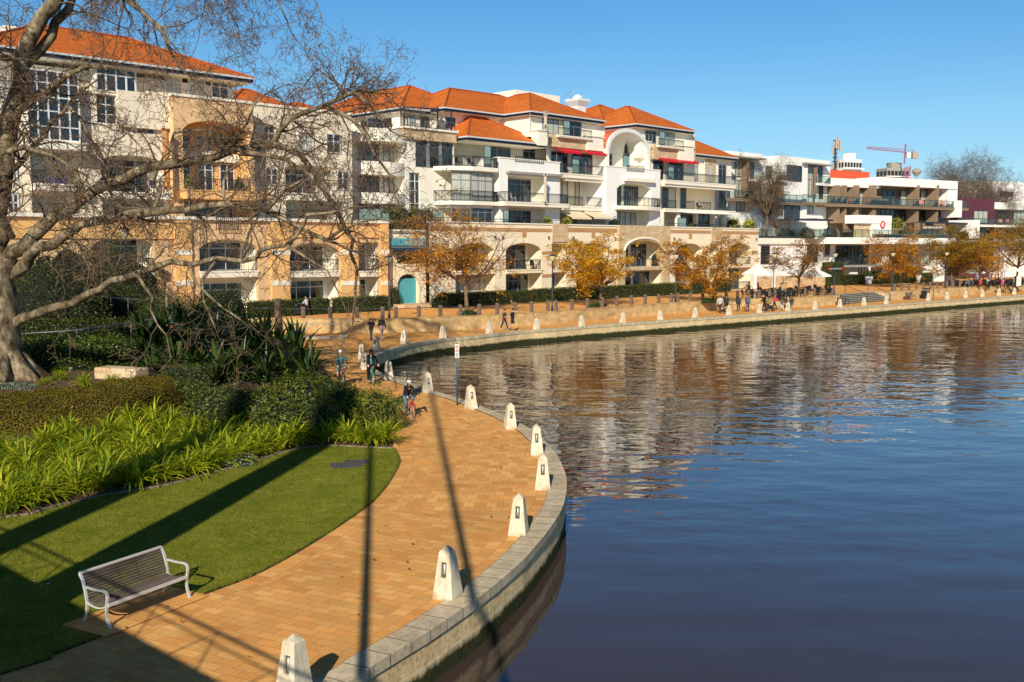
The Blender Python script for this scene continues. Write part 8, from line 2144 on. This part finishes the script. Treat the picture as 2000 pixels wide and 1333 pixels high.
def pushchair(loc, rz, label):
    root = empty('pushchair', loc, rz, label, 'pushchair'); m = MB()
    for s in (-1, 1): m.tube([(s * .24, .45, 1.02), (s * .24, .10, .55), (s * .24, -.35, .12)], .018, 6); m.tube([(s * .24, .05, .6), (s * .26, .38, .14)], .018, 6)
    m.tube([(-.24, .45, 1.02), (.24, .45, 1.02)], .02, 6); m.build('frame', MAT['rail'], root)
    m = MB(); cap(m, (-.1, -.08, .48), (.1, -.08, .48), .16, .16); cap(m, (-.1, .12, .72), (.1, .12, .72), .13, .13); bake_remesh(m, 'seat', MAT['black'], .025, root)
    m = MB()
    for a in np.linspace(.2, 2.2, 7): m.tube([(-.26, .12 - .26 * math.cos(a), .74 + .28 * math.sin(a)), (.26, .12 - .26 * math.cos(a), .74 + .28 * math.sin(a))], .045, 6)
    bake_remesh(m, 'hood', cloth((.05, .065, .075)), .03, root)
    for s in (-1, 1):
        for y, r in ((-.38, .12), (.38, .15)):
            m = MB(); m.tube([(s * .27, y + r * math.cos(2 * math.pi * i / 14), r + r * math.sin(2 * math.pi * i / 14)) for i in range(15)], .022, 5, False); m.tube([(s * .27 - .01, y, r), (s * .27 + .01, y, r)], r * .5, 8); m.build('wheel', MAT['tyre'], root)
    m = MB(); m.box(-.2, .2, -.1, .32, .2, .36); m.build('basket', MAT['black'], root, bevel=.03); return root
pushchair(at(1502, 608.5), 1.5, 'dark pushchair between the black top and the pink top'); pushchair(tz(584, 617.5), -1.7, 'dark pushchair on the terrace in front of the orange arcade')
def dog(loc, rz, k, colour, label):
    root = empty('dog', loc, rz, label, 'dog'); m = MB(); P = lambda x, y, z: Vector((x, y, z)) * k
    cap(m, P(0, -.22, .46), P(0, .02, .45), .125 * k, .115 * k); cap(m, P(0, .02, .45), P(0, .26, .47), .11 * k, .095 * k); cap(m, P(0, -.27, .50), P(0, -.40, .66), .085 * k, .06 * k)
    m.sphere(P(0, -.44, .70), (.07 * k, .085 * k, .07 * k), 10, 7); cap(m, P(0, -.50, .68), P(0, -.60, .65), .04 * k, .028 * k)
    for s in (-1, 1):
        cap(m, P(s * .05, -.42, .75), P(s * .075, -.40, .68), .022 * k, .015 * k); cap(m, P(s * .08, -.24, .42), P(s * .085, -.25, .20), .05 * k, .03 * k); cap(m, P(s * .085, -.25, .20), P(s * .085, -.24, .03), .028 * k, .024 * k); cap(m, P(s * .085, -.24, .03), P(s * .085, -.29, .025), .026 * k, .024 * k)
        cap(m, P(s * .075, .26, .44), P(s * .085, .20, .27), .075 * k, .045 * k); cap(m, P(s * .085, .20, .27), P(s * .085, .34, .17), .038 * k, .026 * k); cap(m, P(s * .085, .34, .17), P(s * .085, .31, .03), .025 * k, .022 * k); cap(m, P(s * .085, .31, .03), P(s * .085, .26, .025), .025 * k, .022 * k)
    cap(m, P(0, .34, .50), P(0, .50, .62), .03 * k, .015 * k); bake_remesh(m, 'body', cloth(colour), .012, root)
    m = MB(); m.sphere(P(0, -.625, .655), .016 * k, 6, 5); [m.sphere(P(s * .03, -.51, .72), .010 * k, 6, 5) for s in (-1, 1)]; m.build('nose_and_eyes', MAT['eye'], root)
dog(at(1454, 610), 2.4, 1.0, (.36, .17, .05), 'brown dog standing at the feet of the man in jeans'); dog(at(1412, 613), 2.3, .75, (.02, .02, .02), 'small black dog beside the man in shorts')
# man on a balcony
s_ = FA.S(1371, 1.6); q = FA.o + FA.e * s_ + FA.n * 2.1; q.z = f2E + .02
person(q, FA.a + .1, 1.76, 'sit', 'man in a grey t-shirt sitting on a loggia of the right tower', top=(.42, .45, .5), bottom=(.03, .04, .08), legs='short', group=None)
o = dup(dc, q + Vector((0, 0, 0)), FA.a + .1, 'dark chair under the man sitting on the loggia', 'dark balcony chairs')

# ================================================================ cafes
def umbrella(px, py, pxp, pyp, wpx, label, D=None, posts=1):
    b_ = tz(px, py); D = b_.y; pk = dp(pxp, pyp, D); hw_ = wpx / FOC * D / 2 * .66; root = empty('cafe_umbrella', (pk.x, D, TERR), .5, label, 'umbrella', 'white cafe umbrellas')
    H = pk.z - TERR; he = H * .66; m = MB(); n = 6; ring = []
    for i in range(n + 1):
        t = i / n; w_ = hw_ * t; z = H - (H - he) * t ** .72; ring.append([(-w_, -w_, z), (0, -w_ * .97, z - .05 * t), (w_, -w_, z), (w_ * .97, 0, z - .05 * t), (w_, w_, z), (0, w_ * .97, z - .05 * t), (-w_, w_, z), (-w_ * .97, 0, z - .05 * t)])
    for a, c in zip(ring, ring[1:]):
        for k in range(8): m.quad(a[k], a[(k + 1) % 8], c[(k + 1) % 8], c[k])
    e_ = ring[-1]
    for k in range(8): p0, p1 = Vector(e_[k]), Vector(e_[(k + 1) % 8]); m.quad(p0, p1, p1 - Vector((0, 0, .16)), p0 - Vector((0, 0, .16)))
    m.build('canopy', MAT['umb'], root, fix=False)
    m = MB(); m.tube([(0, 0, 0), (0, 0, H - .02)], .04, 8); m.build('pole', MAT['alu'], root); m = MB(); m.box(-.4, .4, -.4, .4, 0, .12); m.build('base', MAT['rail'], root, bevel=.02)
    for k in range(0, 8, 2):
        m = MB(); m.bar((0, 0, H - .1), Vector(e_[k]) + Vector((0, 0, -.05)), .03, .03); m.build('rib', MAT['alu'], root)
umbrella(1478, 574, 1478, 515, 62, 'white cafe umbrella, left one of the three by the arcade'); umbrella(1528, 572, 1530, 517, 72, 'white cafe umbrella, middle one of the three by the arcade'); umbrella(1590, 569, 1592, 522, 66, 'white cafe umbrella, right one of the three by the arcade')
umbrella(1564, 567, 1560, 524, 50, 'white cafe umbrella behind the brown tree, mostly hidden'); umbrella(1963, 557, 1963, 513, 66, 'white marquee canopy over the crowded cafe at right'); umbrella(1905, 556, 1905, 520, 40, 'white canopy half hidden in the rusty tree')
def closed_umb(px, py, h, lab):
    p = tz(px, py); root = empty('closed_umbrella', p, 0, lab, 'umbrella'); m = MB(); m.lathe([(.05, .9), (.22, 1.0), (.26, 1.25), (.16, 1.6), (.20, 2.3), (.10, h - .1), (.02, h)], 10); m.build('canopy', MAT['umb'], root, smooth=True); m = MB(); m.tube([(0, 0, 0), (0, 0, 1.0)], .04, 8); m.build('pole', MAT['alu'], root)
for px, py, lab in ((1474, 583, 'folded white umbrella at the left end of the cafe'), (1511, 580, 'folded white umbrella behind the cafe lamp post'), (1908, 560, 'folded white umbrella left among the diners'), (1933, 559, 'folded white umbrella in the middle of the diners'), (1956, 559, 'folded white umbrella under the marquee')): closed_umb(px, py, 3.1, lab)
def cafe_table():
    root = empty('cafe_table'); m = MB(); m.lathe([(.45, .71), (.45, .745)], 16); m.build('table_top', MAT['stone_shade'], root); m = MB(); m.lathe([(.03, .03), (.03, .71)], 8); m.build('leg', MAT['rail'], root); m = MB(); m.lathe([(.26, 0), (.24, .04)], 12); m.build('base', MAT['rail'], root); return root
ct, cc = cafe_table(), make_chair('black'); cc.name = 'cafe_chair'; ft = fc = True
def place_table(p, lab):
    global ft
    o = ct if ft else dup(ct); ft = False; o.location = p; tag(o, lab, 'table', 'cafe tables')
def place_chair(p, rz, lab):
    global fc
    o = cc if fc else dup(cc); fc = False; o.location = p; o.rotation_euler = (0, 0, rz); tag(o, lab, 'chair', 'dark cafe chairs')
def cafe(pxs, lab_t, lab_c, people=()):
    for px, py in pxs:
        p = tz(px, py); place_table(p, lab_t)
        for k in range(3):
            a = rnd.uniform(0, .8) + k * 2.1; place_chair(p + Vector((math.cos(a) * .78, math.sin(a) * .78, 0)), a - math.pi / 2 + rnd.uniform(-.2, .2), lab_c)
cafe([(1468, 583), (1486, 582), (1500, 578), (1520, 580), (1540, 577), (1552, 582), (1570, 574), (1588, 577), (1604, 572), (1512, 588), (1536, 586), (1608, 579)], 'round dark cafe table under the white umbrellas by the arcade', 'dark cafe chair under the white umbrellas by the arcade')
cafe([(1868, 562), (1882, 561), (1896, 562), (1910, 560), (1924, 561), (1940, 559), (1954, 560), (1968, 558), (1984, 559), (1998, 558)], 'round dark cafe table at the crowded cafe at right', 'dark cafe chair at the crowded cafe at right')
din = [((.02, .02, .025), 'dark'), ((.45, .06, .05), 'red'), ((.5, .5, .52), 'pale grey'), ((.06, .1, .2), 'navy'), ((.55, .10, .25), 'pink')]
protos = []
for c_, nm in din:
    protos.append(person((0, 0, 0), 0, 1.72, 'sit', 'x', top=c_, bottom=(.02, .02, .03), sleeve='short'))
used_p = set(); dspots = [(1463, 574, 0), (1480, 572, 1), (1872, 561, 0), (1886, 560, 2), (1892, 563, 3), (1902, 560, 0), (1914, 562, 1), (1920, 559, 3), (1930, 561, 2), (1944, 560, 0), (1950, 558, 1), (1958, 561, 4), (1966, 559, 3), (1974, 560, 0), (1980, 558, 2), (1992, 559, 0), (2000, 558, 1)]
for i, (px, py, c_) in enumerate(dspots):
    p = tz(px, py); o = protos[c_] if c_ not in used_p else dup(protos[c_]); used_p.add(c_); o.location = p; o.rotation_euler = (0, 0, rnd.uniform(0, 6.28))
    if px < 1600: lab = 'seated guest in %s at the left end of the umbrella cafe' % din[c_][1]
    else: lab = 'seated guest in a %s top, %s diner from the left at the crowded cafe' % (din[c_][1], words[i - 2])
    tag(o, lab, 'person', 'guests sitting at the cafes')
# boards and banners
def board(px, py, w_, h, lab, mark):
    p = tz(px, py); root = empty('sign_board', p, .35, lab, 'sign'); m = MB(); m.box(-w_ / 2, w_ / 2, -.03, .03, .15, h); m.build('panel', MAT['whitep'], root)
    m = MB(); [m.box(s * w_ / 2 - .03, s * w_ / 2 + .03, -.05, .25, 0, h + .05) for s in (-1, 1)]; m.build('stand', MAT['rail'], root)
    m = MB(); m.box(-.09, .09, -.045, -.031, h * .5, h * .5 + .36); 
    if mark == 'ring': m = MB(); m.box(-.12, .12, -.045, -.031, h * .42, h * .42 + .5); 
    o = m.build('emblem', MAT['lime_paint'] if mark == 'dot' else MAT['blackp'], root)
    if mark == 'ring': m = MB(); m.box(-.05, .05, -.05, -.0455, h * .42 + .1, h * .42 + .4); m.build('emblem_center', MAT['whitep'], o)
MAT['lime_paint'] = plain('lime_paint', (.5, .6, .03), .5, .05)
board(1989, 561, .95, 1.5, 'white a-board with a lime green mark by the right fence', 'dot'); board(1856, 558, 1.7, 1.45, 'white banner with a small dark emblem left of the diners', 'ring')
